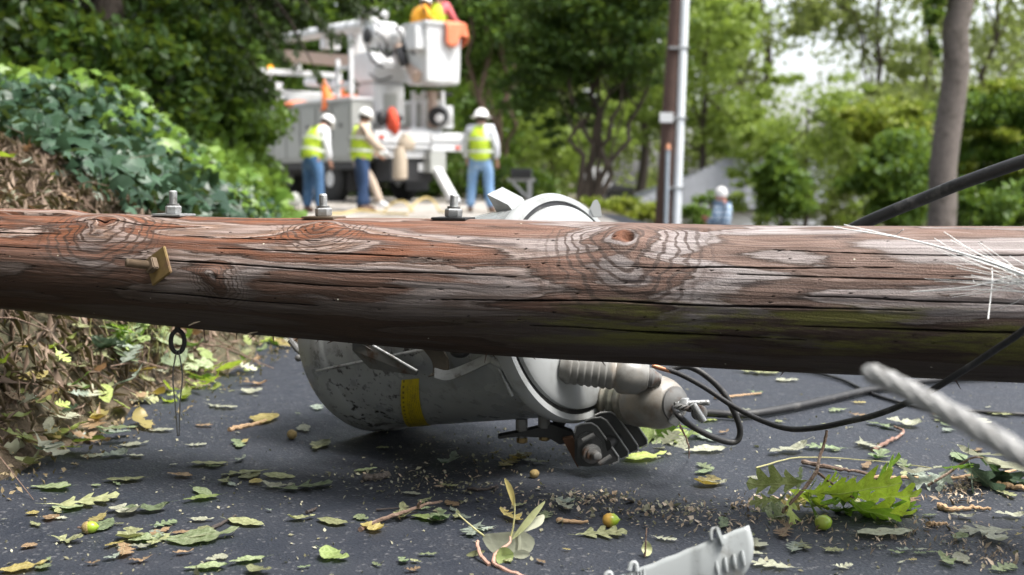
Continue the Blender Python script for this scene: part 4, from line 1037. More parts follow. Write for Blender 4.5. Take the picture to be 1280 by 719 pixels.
M['nut_green'] = acorn_mat('green_acorn', (.26, .38, .03), (.30, .36, .05)); M['nut_orange'] = acorn_mat('orange_acorn', (.24, .34, .02), (.55, .33, .07))
acorn(114, 659, 15, .15, M['nut_green'], 'green acorn still in its cup, left of the other acorns')
acorn(763, 650, 18, -.1, M['nut_orange'], 'capless acorn with an orange shoulder behind the flat oak leaf', cap=False)
acorn(1029, 653, 19, .3, M['nut_green'], 'green acorn tucked under the oak branch', cap=False)
acorn(365, 543, 12, 2.2, M['acorncap'], 'brown empty acorn cup on the road left of the tank', cap=False)
acorn(668, 592, 11, .6, M['acorncap'], 'small yellow brown acorn in the shade under the tank', cap=False)

def stick(pts, r, mat, label, cat='stick', name='stick', taper=.5):
    P = spline(pts, 6); c0 = P[0]; P = [p + Vector((random.uniform(-1, 1), random.uniform(-1, 1), random.uniform(-1, 1))) * r * .35 for p in P]
    n = len(P); rad = [r * (1 - (1 - taper) * i / n) * random.uniform(.85, 1.15) for i in range(n)]
    return tag(MB().tube(P, rad, 8).build(name, mat, None, True, loc=c0), label, cat)
M['twig_red'] = plain('red_twig', (.20, .115, .085), .8, var=.5, scale=60, dirt=(.40, .30, .25), dscale=40)
G = lambda x, y, h=.004: ground(x, y, h)
stick([G(287, 537), G(305, 533), G(331, 527)], .0062, M['barkbit'], 'short thick pale brown stick left of the tank', taper=.8)
stick([G(265, 660), G(280, 653), G(294, 645)], .0036, M['twig_dark'], 'short dark stick touching the torn speckled leaf')
stick([G(696, 650), G(715, 652), G(735, 653)], .0045, M['barkbit'], 'light brown stick pointing at the orange-shouldered acorn')
stick([G(584, 611), G(603, 612), G(622, 608), G(618, 614)], .0035, M['twig_dark'], 'dark curled bark strip in front of the tank')
stick([G(384, 640), G(392, 637), G(396, 634)], .003, M['twig_dark'], 'stubby dark stick beyond the olive leaf with a chip')
stick([G(455, 597, .007), G(470, 596, .007), G(486, 593, .007)], .0068, M['bark_grey'], 'small grey bark roll in the shadow of the tank', taper=.9)
tw = thing('twig', G(450, 662), 'forked dark twig lying on the asphalt in front of the tank', 'twig')
def bough(parent, pts, r, mat, name='branch', taper=.5, seg=5):
    P = spline(pts, seg); n = len(P); return MB().tube([p + Vector((random.uniform(-1, 1), random.uniform(-1, 1), random.uniform(-1, 1))) * r * .2 for p in P], [r * (1 - (1 - taper) * i / n) * random.uniform(.9, 1.12) for i in range(n)], 7).build(name, mat, parent, True)
bough(tw, [G(450, 662), G(462, 655), G(490, 645, .012), G(520, 635, .016), G(533, 630, .018), G(552, 627, .008)], .0042, M['twig'])
bough(tw, [G(470, 652), G(496, 645, .006), G(522, 640, .006)], .0026, M['twig_dark'])
bough(tw, [G(524, 636, .014), G(523, 631, .022), G(526, 627, .030)], .0036, M['twig'])
bough(tw, [G(497, 644, .01), G(500, 649, .004)], .0018, M['twig_pink'])
stick([G(470, 637), G(490, 636), G(512, 634)], .0022, M['twig_dark'], 'thin dark stem lying beyond the forked twig')
# upright sprig
sg = thing('sprig', G(640, 716), 'reddish leafless sprig with two upright leaf blades in front of the tank', 'sprig')
b0 = gd(640, 716); A = lambda x, y, dd=0.0: at(x, y, b0 + dd)
bough(sg, [A(668, 726, -.02), A(640, 716), A(622, 707, .02), A(616, 703, .03)], .0042, M['twig_pink'])
bough(sg, [A(612, 706, .03), A(602, 696, .05), A(597, 683, .07), A(597, 676, .08)], .0032, M['twig_pink'], taper=.8)
bough(sg, [A(616, 703, .03), A(620, 692, .05), A(636, 680, .07), A(638, 671, .08)], .0032, M['twig_pink'])
bough(sg, [A(638, 673, .08), A(642, 655, .08), A(643.5, 632, .08), A(642, 615, .08)], .0016, M['leafstalk'])
bough(sg, [A(606, 671, .10), A(592, 660, .11), A(573, 643, .12)], .0018, M['leafstalk'], 'stalk')
def blade(parent, pts, wid, color, name='leaf', roll=.3):
    P = spline(pts, 5); n = len(P); vs = []; fs = []
    for i, p in enumerate(P):
        t = i / (n - 1); d = (P[min(i + 1, n - 1)] - P[max(i - 1, 0)]).normalized(); s = d.cross(Vector((0, 1, 0))).normalized()
        wv = wid * (math.sin(math.pi * (t * .94 + .03)) ** .7); k = Vector((0, -1, 0)) * wv * roll
        vs += [p - s * wv + k, p, p + s * wv * .9 + k]
    for i in range(n - 1):
        a = i * 3; fs += [(a, a + 1, a + 4, a + 3), (a + 1, a + 2, a + 5, a + 4)]
    o = MB().add(vs, fs).build(name, LC[color], parent, True); return o
blade(sg, [A(643, 634, .08), A(640, 620, .08), A(636, 608, .08), A(631, 598, .08)], .005, 'yellow')
blade(sg, [A(640, 674, .08), A(655, 657, .09), A(668, 641, .10), A(681, 627, .11)], .006, 'olive')
blade(sg, [A(652, 664, .09), A(664, 655, .10), A(674, 650, .11), A(680, 644, .12)], .009, 'pale')
blade(sg, [A(604, 671, .10), A(625, 679, .09), A(655, 678, .09), A(668, 676, .09)], .022, 'pale', roll=.1)
blade(sg, [A(620, 699, .04), A(630, 694, .05), A(642, 693, .05)], .017, 'bright', roll=.4)
blade(sg, [A(640, 693, .06), A(652, 692, .06), A(662, 693, .06)], .008, 'pale')
blade(sg, [A(583, 694, .06), A(594, 691, .07), A(606, 689, .08)], .005, 'olive')
# hanging twig at the stout bushing with a leafy clump behind
stick([at(850, 531, 2.2), at(857, 546, 2.2), at(861, 560, 2.21), G(861, 573, .004)], .0022, M['twig_pink'], 'thin pinkish twig dangling below the stout bushing')
clump = thing('leaf_clump', G(825, 560), 'cluster of pale green leaves crushed behind the bushing and the fins', 'leaf clump')
def part_leaf(parent, p, L, kind, color, rot, curl=None):
    o = bpy.data.objects.new('leaf', leaf_data(kind, color, curl)); C.objects.link(o); o.parent = parent
    o.location = Vector(p) - wloc(parent); o.scale = (L, L, L); o.rotation_euler = rot; return o
for i in range(20):
    x = random.uniform(785, 862); y = random.uniform(533, 566); zz = random.uniform(.006, .05)
    part_leaf(clump, at(x, y, gd(x, 566, 0) + random.uniform(-.02, .16)), random.uniform(.05, .10), random.choice(['oval', 'broad', 'oak']), random.choice(['lime', 'green', 'bright', 'pale', 'green']), (random.uniform(-1.2, .5), random.uniform(-.7, .7), random.uniform(0, 6.28)))
# oak branch with its leaves
ob = thing('oak_branch', G(1000, 640), 'broken oak branch with fresh lime green leaves standing on the road', 'oak branch')
D0 = gd(1000, 645); B = lambda x, y, dd=0.0: at(x, y, D0 + dd)
bough(ob, [B(1034, 538, .03), B(1030, 555, .03), B(1024, 575, .02), B(1021, 590, .01)], .0026, M['twig'], taper=1.2)
bough(ob, [B(1021, 589, .01), B(1010, 605, 0), B(997, 620, -.02), B(985, 632, -.03), B(978, 641, -.04)], .0036, M['twig'], taper=.7)
bough(ob, [B(1023, 591, .01), B(1035, 601, 0), B(1050, 611, -.01), B(1062, 619, -.02), B(1068, 623, -.03)], .0027, M['twig'], taper=.7)
OL = [(972, 607, .105, 'lime', (-.9, .1, 2.8)), (1000, 600, .05, 'green', (-1.0, -.9, 1.2)), (962, 640, .085, 'green', (-.4, .5, 3.5)), (975, 648, .10, 'green', (-.9, .2, 4.0)), (988, 643, .085, 'lime', (-.9, .9, 4.6)),
      (1014, 640, .115, 'green', (-1.0, 1.0, 4.9)), (1006, 625, .09, 'lime', (-.8, .3, 5.6)), (1030, 610, .085, 'lime', (-1.0, -.3, .5)), (1034, 628, .09, 'green', (-.7, .2, .2)), (1050, 634, .10, 'green', (-1.1, .5, 5.0)),
      (1043, 618, .11, 'lime', (-1.0, .0, .2)), (1080, 614, .15, 'lime', (-1.1, -.1, .15)), (1100, 602, .13, 'bright', (-1.1, -.4, .3)), (1078, 634, .13, 'bright', (-.9, .5, 5.6)), (1112, 624, .13, 'lime', (-.9, -.1, .05)),
      (1100, 643, .13, 'lime', (-.7, .1, 6.1)), (1120, 635, .09, 'green', (-.6, .0, 6.2)), (1060, 640, .09, 'green', (-.6, .1, .4)), (1090, 648, .08, 'bright', (-.9, .7, 5.2)), (995, 632, .07, 'yellow', (-.6, .2, 3.6)), (958, 628, .06, 'lime', (-.6, .2, 2.9)), (1020, 634, .08, 'olive', (-.3, .1, .6))]
for (x, y, L, cl_, rot) in OL:
    part_leaf(ob, B(x, y, random.uniform(-.05, .03)), L, 'oak', cl_, rot, random.choice([.3, .5, .8]))
# second, wilting branch on the right with grey-green leaves
ob2 = thing('oak_branch', G(1190, 600), 'wilting oak branch with drooping grey green leaves beside the wood chips', 'oak branch')
D2 = gd(1200, 612); B2_ = lambda x, y, dd=0.0: at(x, y, D2 + dd)
bough(ob2, [B2_(1160, 607, 0), B2_(1185, 592, 0), B2_(1205, 578, .02), B2_(1225, 572, .04), B2_(1275, 585, .05)], .0030, M['twig'])
for (x, y, L, cl_, rot) in [(1213, 592, .12, 'bluish', (-1.2, 1.2, 4.7)), (1228, 600, .13, 'bluish', (-1.0, .6, 5.4)), (1245, 604, .14, 'bluish', (-.7, .3, 5.9)), (1262, 600, .14, 'bluish', (-.6, .2, 6.0)), (1176, 604, .09, 'bluish', (-1.0, .7, 4.2)), (1160, 602, .10, 'bluish', (-.5, .1, 3.4)),
      (1225, 570, .10, 'pale', (-.3, .2, .2)), (1195, 585, .08, 'green', (-.5, .1, .4)), (1262, 582, .12, 'pale', (-.4, .3, .1)), (1250, 612, .12, 'pale', (-.3, .1, 6.1)), (1150, 590, .09, 'pale', (-.2, 0, .3)), (1240, 585, .10, 'dark', (-.8, .6, 5.5))]:
    part_leaf(ob2, B2_(x, y, random.uniform(-.03, .05)), L, 'oak' if cl_ != 'pale' else 'oval', cl_, rot)
stick([G(1003, 578, .006), G(1030, 583, .01), G(1062, 588, .008), G(1095, 594, .006)], .0052, M['twig'], 'knobbly brown stick lying behind the oak branch')
stick([G(1092, 562, .006), G(1108, 553, .007), G(1124, 546, .008), G(1128, 538, .008), G(1118, 533, .008)], 0.0050, M['twig_red'], 'reddish crooked stick under the white rope')
stick([G(1088, 596, .005), G(1130, 597, .006), G(1200, 596, .006), G(1270, 588, .005)], .0048, M['barkbit'], 'long straight brown stick reaching to the right edge')
stick([G(1172, 632, .006), G(1190, 637, .006), G(1215, 634, .006), G(1238, 636, .006)], .0056, M['barkbit'], 'split piece of bark in front of the wood chips')
stick([G(1159, 655, .005), G(1172, 655, .005), G(1184, 654, .005)], .0045, M['barkbit'], 'short square-ended bark chip below the split bark')
stick([G(1246, 606, .006), G(1262, 608, .006), G(1285, 611, .006)], .0075, M['barkbit'], 'orange brown bark piece at the right edge')
stick([G(945, 585), G(1000, 572), G(1090, 576), G(1165, 585)], .0016, M['leafstalk'], 'long thin pale stem lying under the branch leaves')
stick([G(893, 497, .006), G(920, 495, .006), G(952, 492, .007)], .0042, M['barkbit'], 'pale brown stick lying behind the cable connector')
stick([G(806, 696), G(807, 676, .03), G(808, 660, .05)], .0018, M['twig'], 'upright brown stalk of a dead leaf behind the broken cover')
tag(blade(None, [G(808, 695, .004), at(808, 686, gd(808, 695)), at(808, 676, gd(808, 695))], .009, 'olive'), 'narrow olive leaf standing behind the broken cover', 'leaf')

# ------------------------------------------------------------------ uncountable crumbs on the road
def _sz(n): return np.exp(RNG.normal(size=(n, 1)) * .42)
def crumbs(name, n, sampler, size, mat, aspect, up=2.2, zlift=.002):
    P = np.array([sampler() for _ in range(n)]); P[:, 2] += zlift
    V, F = leaf_cards(P, size * _sz(n), up, aspect, fold=.08); o = link(name, np_mesh(name, V, F, mat)); o['kind'] = 'stuff'; return o
def samp_road():
    while True:
        px = random.uniform(-20, 1300); py = 425 + 300 * random.random()
        p = ground(px, py)
        if p.x > float(np.interp(p.y, EY, EX)) and random.random() < dens(px, py): return (p.x, p.y, 0)
crumbs('leaf_crumbs', 1200, samp_road, .0052, M['crumbs'], .7)
def blob(cs):
    cx, cy, sx, sy = random.choice(cs); p = ground(random.gauss(cx, sx), max(random.gauss(cy, sy), 440)); return (p.x, p.y, random.uniform(0, .004))
crumbs('leaf_crumbs', 1000, lambda: blob([(640, 625, 90, 12), (560, 605, 60, 10), (800, 640, 60, 12), (745, 622, 30, 5), (850, 640, 40, 10), (640, 570, 60, 8), (470, 600, 50, 10), (610, 550, 60, 8)]), .0055, M['crumbs'], .8)
crumbs('bark_crumbs', 420, lambda: blob([(800, 640, 50, 8), (745, 622, 26, 4), (850, 640, 35, 8), (900, 655, 30, 8), (700, 628, 40, 8), (960, 632, 20, 6), (560, 600, 50, 8)]), .0085, M['chips'], .6)
crumbs('wood_chips', 900, lambda: blob([(1205, 612, 18, 7), (1195, 622, 20, 6), (1205, 605, 15, 8), (1165, 660, 26, 9), (1200, 685, 45, 8), (1080, 675, 45, 6), (1250, 700, 25, 6), (935, 638, 16, 8), (1000, 655, 30, 6)]), .0080, M['chips'], .32)

# ================================================================== the left bank: litter, straw, ivy
def samp_bank(y0, y1, s0, s1, pw=1.0):
    y = random.uniform(y0, y1); s = s0 + (s1 - s0) * random.random() ** pw; x = float(np.interp(y, EY, EX)) - s
    return x, y
def bank_cards(name, n, y0, y1, s0, s1, size, mat, aspect, up, lift, pw=1.0, dirs=None, mask=None):
    P = []
    while len(P) < n:
        x, y = samp_bank(y0, y1, s0, s1, pw)
        if mask is None or mask(x, y): P.append((x, y, random.random() * lift))
    P = np.array(P); lump = np.clip(sines(P[:, 0] * 2.1, P[:, 1] * 2.1, 21, 3), 0, 2) if name == 'ivy' else 0
    P[:, 2] *= 1 + .9 * lump; P[:, 2] += height(P[:, 0], P[:, 1]) + .004 + .05 * lump
    V, F = ivy_cards(P, size, up) if name == 'ivy' else leaf_cards(P, size, up, aspect, dirs); o = link(name, np_mesh(name, V, F, mat)); o['kind'] = 'stuff'; return o
slope = np.array([.55, -.5, -.45])
bank_cards('dry_straw', 26000, 1.6, 7.5, .05, 2.2, .085, M['straw'], .035, .3, .05, .9, dirs=np.tile(slope, (26000, 1)))
bank_cards('dry_straw', 9000, 1.6, 5.0, .02, 1.2, .05, M['straw'], .10, .6, .03)
bank_cards('leaf_litter', 2200, 1.4, 8.5, -.08, 1.8, .018, M['litter'], .55, .9, .03, 1.3)
bank_cards('leaf_litter', 1500, 1.5, 9, -.14, .10, .014, M['litter'], .6, 1.6, .01)
def strewn(name, n, kind, color, y0, y1, s0, s1, L, lift, pw=1.0, flat=.5):
    protos = [leaf_mesh(kind, color, c_, 40 + i) for i, c_ in enumerate((.2, .6, .9))]; Vs = []; Fs = []; o_ = 0
    for i in range(n):
        x, y = samp_bank(y0, y1, s0, s1, pw); p = Vector((x, y, hz(x, y) + .006 + random.random() * lift)); me = random.choice(protos)
        co = np.empty(len(me.vertices) * 3, dtype=np.float32); me.vertices.foreach_get('co', co); l_ = L * random.uniform(.5, 1.3)
        m_ = Matrix.Rotation(random.uniform(0, 6.28), 3, 'Z') @ Matrix.Rotation(random.gauss(.15, flat), 3, 'X') @ Matrix.Rotation(random.gauss(.2, flat * .7), 3, 'Y')
        Vs.append(co.reshape(-1, 3) @ np.array(m_).T * l_ + np.array(p)); Fs.append(np.array([list(q.vertices) for q in me.polygons]) + o_); o_ += len(me.vertices)
    o = link(name, np_mesh(name, np.concatenate(Vs), np.concatenate(Fs), LC[color], True)); o['kind'] = 'stuff'; return o
for kd, cl_, n in (('oak', 'brown', 70), ('oval', 'brown', 60), ('oak', 'pale', 40), ('scrap', 'pale', 30), ('oak', 'olive', 60), ('oval', 'lime', 20), ('broad', 'yellow', 16), ('oak', 'bluish', 14)):
    strewn('leaf_litter', n, kd, cl_, 1.5, 6.5, .0, 1.3, .085, .05, 1.2)
for kd, cl_, n in (('oval', 'lime', 70), ('oak', 'lime', 50), ('oak', 'pale', 34), ('oak', 'olive', 60), ('oval', 'green', 40), ('oval', 'yellow', 26), ('oak', 'bluish', 26), ('oak', 'brown', 50)):
    strewn('leaf_litter', n, kd, cl_, 2.3, 8, -.10, .16, .085, .035, 1.0, .3)
# twigs thrown about the bank
mb = MB()
for i in range(260):
    x, y = samp_bank(1.6, 6.5, .02, 1.8); z = hz(x, y) + random.uniform(.005, .05); L = random.uniform(.06, .30); a = random.uniform(0, 6.28)
    d = Vector((math.cos(a), math.sin(a), random.uniform(-.5, .35))) * L; p = Vector((x, y, z)); q = p + d; q.z = max(q.z, hz(q.x, q.y) + .004)
    mid = (p + q) / 2 + Vector((random.uniform(-1, 1), random.uniform(-1, 1), random.uniform(0, 1))) * L * .12
    r = random.uniform(.0014, .0034); mb.tube([p, mid, q], [r, r * .9, r * .5], 5)
o = mb.build('bank_twigs', M['twig']); o['kind'] = 'stuff'
# leaves on the bank edge that one can tell apart
def bank_point(px, py):
    d = 1.3
    for _ in range(900):
        p = at(px, py, d)
        if p.z <= hz(p.x, p.y) + .01: return p
        d += .012
    return at(px, py, 4)
def bank_leaf(px, py, wpx, kd, cl_, lab, rot=None, lift=.02):
    p = bank_point(px, py); d = (p - CAMP).dot(FW); L = wpx / FPX * d
    o = bpy.data.objects.new('leaf', leaf_data(kd, cl_)); C.objects.link(o); o.location = p + Vector((.01, -.01, lift)); o.scale = (L, L, L)
    o.rotation_euler = rot or (random.uniform(-.2, .6) + .3, random.uniform(.1, .6), random.uniform(0, 6.28)); return tag(o, lab, 'leaf', 'leaves along the foot of the bank')
BL = [(20, 553, 62, 'oak', 'lime', 'large pale yellow green leaf at the foot of the bank, left edge'), (45, 560, 46, 'oval', 'brown', 'pale brown leaf behind the large yellow green leaf'), (87, 519, 30, 'oak', 'bluish', 'bluish oak leaf on the bank edge'),
      (95, 500, 30, 'oak', 'bluish', 'second bluish oak leaf just above the first on the bank'), (55, 520, 34, 'oak', 'bluish', 'grey green leaf left of the bluish pair'), (98, 483, 36, 'broad', 'green', 'broad green leaf standing on the bank below the pole'), (60, 540, 30, 'oval', 'pale', 'pale leaf below the grey green one'),
      (128, 500, 40, 'oval', 'lime', 'yellowish leaf on the litter ridge left of the wire'), (150, 515, 46, 'oval', 'lime', 'long lime leaf at the road edge left of the wire'), (178, 505, 40, 'oak', 'olive', 'olive leaf at the road edge beside the wire'), (165, 455, 32, 'oak', 'bluish', 'bluish leaf hanging under the green weeds'),
      (240, 462, 44, 'broad', 'green', 'green leaf at the road edge right of the wire'), (262, 468, 40, 'oval', 'lime', 'lime leaf beside the green one at the road edge'), (285, 465, 46, 'oval', 'lime', 'yellow green folded leaf where the bank meets the road'), (255, 450, 34, 'oval', 'bright', 'bright leaf above the folded yellow green one'),
      (146, 518, 18, 'oval', 'brown', 'reddish brown leaf on the dark road edge'), (205, 490, 34, 'oval', 'lime', 'lime leaf behind the thin wire'), (120, 470, 30, 'oval', 'brown', 'brown leaf on the bank under the pole'), (15, 505, 34, 'oval', 'brown', 'brown leaf on the straw at the left edge below the pole'),
      (12, 255, 44, 'oval', 'pale', 'pale blade-like leaf on the straw above the pole at the left edge'), (10, 205, 30, 'oak', 'brown', 'orange brown leaf on the upper bank, at the left edge'), (82, 255, 26, 'oak', 'brown', 'orange leaf on the straw just above the pole'), (77, 203, 22, 'oak', 'brown', 'orange leaf near the ivy edge'), (5, 250, 30, 'oak', 'brown', 'orange leaf beside the pale blade-like leaf'),
      (120, 252, 26, 'oval', 'bluish', 'pale green leaf on the straw below the ivy')]
for b in BL: bank_leaf(*b)
# weeds with lobed leaves under the pole
wd = thing('weed', bank_point(165, 440), 'bright green broad leaved weed growing on the bank under the pole', 'weed')
w0 = wloc(wd)
for i in range(46):
    x = random.gauss(165, 28); y = random.gauss(425, 17); p = bank_point(x, y + 14) + Vector((.02, -.03, random.uniform(.02, .10)))
    part_leaf(wd, p, random.uniform(.06, .11), random.choice(['oak', 'oak', 'oval']), random.choice(['green', 'bright', 'bright', 'dark', 'bluish']), (random.uniform(-1, .8), random.uniform(-.6, .6), random.uniform(0, 6.28)))
mb = MB()
for i in range(16):
    x = random.gauss(165, 24); p = bank_point(x, random.uniform(430, 465)); mb.tube([p - Vector((0, 0, .02)), p + Vector((random.uniform(-.02, .02), -.02, .06)), p + Vector((random.uniform(-.05, .05), -.03, .12))], [.002, .0016, .001], 5)
mb.build('stems', M['leafstalk'], wd)['kind'] = 'stuff'
# ivy over the upper bank
def edge_s(x, y): return float(np.interp(y, EY, EX)) - x
def ivy_mask(x, y):
    v = Vector((x, y, hz(x, y))) - CAMP; d = v.dot(FW); px = 640 + FPX * v.x / d; py = 359.5 - FPX * v.dot(UP) / d
    n = math.sin(x * 3.1 + y * 1.7) * 12 + math.sin(x * 7 - y * 4) * 9
    return py < 300 and (py + n < 200 + max(px, -80) * .47 or px > 150)
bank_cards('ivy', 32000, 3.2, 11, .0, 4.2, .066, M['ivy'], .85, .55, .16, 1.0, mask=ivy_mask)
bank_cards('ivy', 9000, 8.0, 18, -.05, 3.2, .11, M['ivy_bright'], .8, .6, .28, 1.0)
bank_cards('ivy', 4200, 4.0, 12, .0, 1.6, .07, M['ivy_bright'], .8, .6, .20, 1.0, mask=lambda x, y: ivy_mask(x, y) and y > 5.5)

# ================================================================== trees and shrubs
def cloud(blobs, n, shell=.55, flat=1.0):
    """points on leaf clumps spread through ellipsoid blobs (cx,cy,cz,rx,ry,rz)"""
    vol = np.array([b[3] * b[4] * b[5] for b in blobs]) ** .75; cntp = RNG.multinomial(n, vol / vol.sum()); out = []
    for b, k in zip(blobs, cntp):
        if k == 0: continue
        nc = max(6, int(k / 55)); u = unit(RNG.normal(size=(nc, 3))); rr = (RNG.random((nc, 1)) * (1 - shell) + shell) ** .6 * RNG.uniform(.75, 1.12, (nc, 1))
        cc = u * rr * np.array(b[3:6]) + np.array(b[:3]); w_ = RNG.integers(0, nc, k)
        sc = .22 * (b[3] * b[4] * b[5]) ** (1 / 3) * RNG.uniform(.5, 1.2, (nc, 1))
        out.append(cc[w_] + RNG.normal(size=(k, 3)) * sc[w_] * np.array([1, 1, .55 * flat]))
    return np.concatenate(out)
def crown(parent, blobs, n, size, mat, up=.5, aspect=.55, name='crown', shell=.55, flat=1.0):
    P = cloud(blobs, n, shell, flat); V, F = leaf_cards(P, size, up, aspect)
    return link(name, np_mesh(name, V - np.array(wloc(parent)), F, mat), parent)
def limb(mb, a, b, r0, r1, wob=.06, n=6, seg=7):
    a = Vector(a); b = Vector(b); L = (b - a).length; pts = []; rad = []
    for i in range(seg + 1):
        t = i / seg; o = Vector((random.uniform(-1, 1), random.uniform(-1, 1), random.uniform(-.4, .4))) * L * wob * (math.sin(math.pi * t))
        pts.append(a.lerp(b, t) + o); rad.append(r0 + (r1 - r0) * t)
    mb.tube(pts, rad, n); return pts
def tree(label, x, y, h, r, blobs, n, size, mat, bark='bark', stems=None, name='tree', cat='tree', group=None, up=.5, limbs=8, shell=.5, flat=1.0, lean=0.0):
    z = hz(x, y); t = thing(name, (x, y, z), label, cat, group); base = Vector((x, y, z - .1)); mb = MB()
    tops = []
    if stems is None:
        tops.append(limb(mb, base, base + Vector((lean, 0, h)), r, r * .25, .02, 10, 10))
    else:
        for (dx, dy, hh, rr, x0) in stems: tops.append(limb(mb, base + Vector((x0, 0, 0)), base + Vector((dx, dy, hh)), rr, rr * .35, .05, 8, 9))
    for i in range(limbs):
        b = random.choice(blobs); s = random.choice(tops); k = random.randint(len(s) // 3, len(s) - 1); p = s[k]
        q = Vector(b[:3]) + Vector((random.uniform(-.7, .7) * b[3], random.uniform(-.7, .7) * b[4], random.uniform(-.5, .5) * b[5])); limb(mb, p, q, r * .28, r * .05, .06, 5)
    mb.build('trunk', M[bark], t, True)
    crown(t, blobs, n, size, M[mat], up, shell=shell, flat=flat)
    return t
def px_at(px, d): return (px - 640) / FPX * d           # sideways place of a photo column at a distance
def zz(py, d): return CAM_H + d * (-math.sin(PITCH) + (359.5 - py) / FPX * math.cos(PITCH))
GT = 'trees beyond the road'
# --- dark wood on the left bank
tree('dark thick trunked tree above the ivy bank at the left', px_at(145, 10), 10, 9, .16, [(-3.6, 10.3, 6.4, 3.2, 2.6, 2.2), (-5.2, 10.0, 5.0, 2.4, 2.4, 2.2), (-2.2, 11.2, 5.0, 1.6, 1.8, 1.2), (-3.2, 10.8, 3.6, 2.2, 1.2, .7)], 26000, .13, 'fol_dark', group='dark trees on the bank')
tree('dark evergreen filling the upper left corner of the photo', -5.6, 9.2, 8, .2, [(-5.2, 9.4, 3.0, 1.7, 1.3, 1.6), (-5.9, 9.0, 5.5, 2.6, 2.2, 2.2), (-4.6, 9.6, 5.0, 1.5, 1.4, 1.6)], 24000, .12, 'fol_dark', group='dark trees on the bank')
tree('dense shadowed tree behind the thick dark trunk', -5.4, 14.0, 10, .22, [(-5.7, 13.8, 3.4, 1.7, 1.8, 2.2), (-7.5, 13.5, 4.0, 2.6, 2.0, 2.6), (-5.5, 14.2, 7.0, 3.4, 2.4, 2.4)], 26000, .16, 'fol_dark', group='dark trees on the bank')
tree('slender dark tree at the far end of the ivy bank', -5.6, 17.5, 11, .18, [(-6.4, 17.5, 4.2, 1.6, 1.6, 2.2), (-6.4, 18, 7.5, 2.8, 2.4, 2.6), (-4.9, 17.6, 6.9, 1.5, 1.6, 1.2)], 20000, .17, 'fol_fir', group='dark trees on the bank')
shrub_lbl = 'bright leafy shrub at the end of the ivy, left of the truck'
def shrub(label, x, y, blobs, n, size, mat, name='shrub', up=.4, flat=1.0, cat='shrub', group=None):
    z = hz(x, y); t = thing(name, (x, y, z), label, cat, group); mb = MB()
    for i in range(14):
        b = random.choice(blobs); q = Vector(b[:3]) + Vector((random.uniform(-.8, .8) * b[3], random.uniform(-.8, .8) * b[4], random.uniform(-.4, .8) * b[5])); limb(mb, (x + random.uniform(-.2, .2), y + random.uniform(-.2, .2), z - .05), q, .022, .006, .08, 5)
    mb.build('stems', M['bark'], t, True); crown(t, blobs, n, size, M[mat], up, flat=flat, name='foliage'); return t
shrub(shrub_lbl, -3.0, 12.2, [(px_at(275, 12), 12, zz(175, 12), .62, .6, .60), (px_at(245, 11.5), 11.5, zz(130, 11.5), .65, .6, .6), (px_at(300, 13), 13, zz(225, 13), .5, .5, .30), (px_at(305, 13), 13, zz(140, 13), .40, .5, .6)], 6500, .125, 'fol_shrub', up=.9)
shrub('darker green shrub between the ivy and the dark trunk', -3.4, 9.8, [(px_at(200, 10), 10, zz(120, 10), .55, .6, .6), (px_at(215, 10.5), 10.5, zz(60, 10.5), .7, .6, .5), (px_at(60, 9), 9, zz(90, 9), .9, .6, .5)], 6500, .11, 'fol_dark', up=.8)
# drooping conifer bough in front of the truck
def fir(label, x, y, h, boughs, r=.14):
    z = hz(x, y); t = thing('conifer', (x, y, z), label, 'conifer'); mb = MB(); limb(mb, (x, y, z - .1), (x, y, z + h), r, r * .3, .01, 8); mb.build('trunk', M['bark'], t, True)
    P = []; Dv = []; tw_ = MB()
    for (a, b, dens_) in boughs:
        a = Vector(a); b = Vector(b); L = (b - a).length; tw_.tube([a, a.lerp(b, .5) + Vector((0, 0, L * .06)), b], [.025, .016, .005], 5)
        for i in range(int(dens_)):
            t0 = random.random() ** .8; p0 = a.lerp(b, t0); sl = random.uniform(.15, .6) * (1.1 - t0 * .6); ang = random.uniform(-1.4, 1.4); dd = (b - a).normalized()
            sd_ = Matrix.Rotation(ang, 3, 'Z') @ dd; sd_.z = -random.uniform(.15, 1.3); sd_.normalize(); q = p0 + sd_ * sl
            tw_.tube([p0, q], [.005, .002], 3)
            for k in range(26):
                f = random.random(); P.append(p0.lerp(q, f) + Vector((random.gauss(0, .022), random.gauss(0, .022), random.gauss(0, .022)))); Dv.append(sd_)
    V, F = leaf_cards(np.array(P), .075, .4, .32, np.array([list(v) for v in Dv])); link('needles', np_mesh('needles', V - np.array(wloc(t)), F, M['fol_fir']), t); tw_.build('boughs', M['bark'], t); return t
by = 11.0
F_ = lambda px, py, d: tuple(at(px, py, d))
fir('conifer with drooping boughs hanging in front of the truck', -4.4, 12.0, 9, [
    (F_(250, -60, 11.6), F_(358, 78, 11.0), 36), (F_(250, 0, 11.6), F_(338, 112, 11), 34), (F_(260, -110, 11.6), F_(455, 10, 11.4), 40), (F_(240, 30, 11.6), F_(315, 110, 11), 30), (F_(300, -90, 11.6), F_(415, 48, 11.2), 30), (F_(330, -20, 11.5), F_(400, 98, 11.1), 9), (F_(200, -60, 12), F_(330, 40, 11.5), 40),
    (F_(300, -130, 12), F_(500, -10, 11.6), 40), (F_(180, -30, 12), F_(280, 80, 11.6), 40), (F_(330, -120, 12), F_(440, 10, 11.6), 34), (F_(260, -60, 12), F_(375, 30, 11.4), 40), (F_(140, -80, 11.6), F_(230, 40, 11), 40), (F_(80, -80, 11), F_(150, 30, 10.6), 40)])
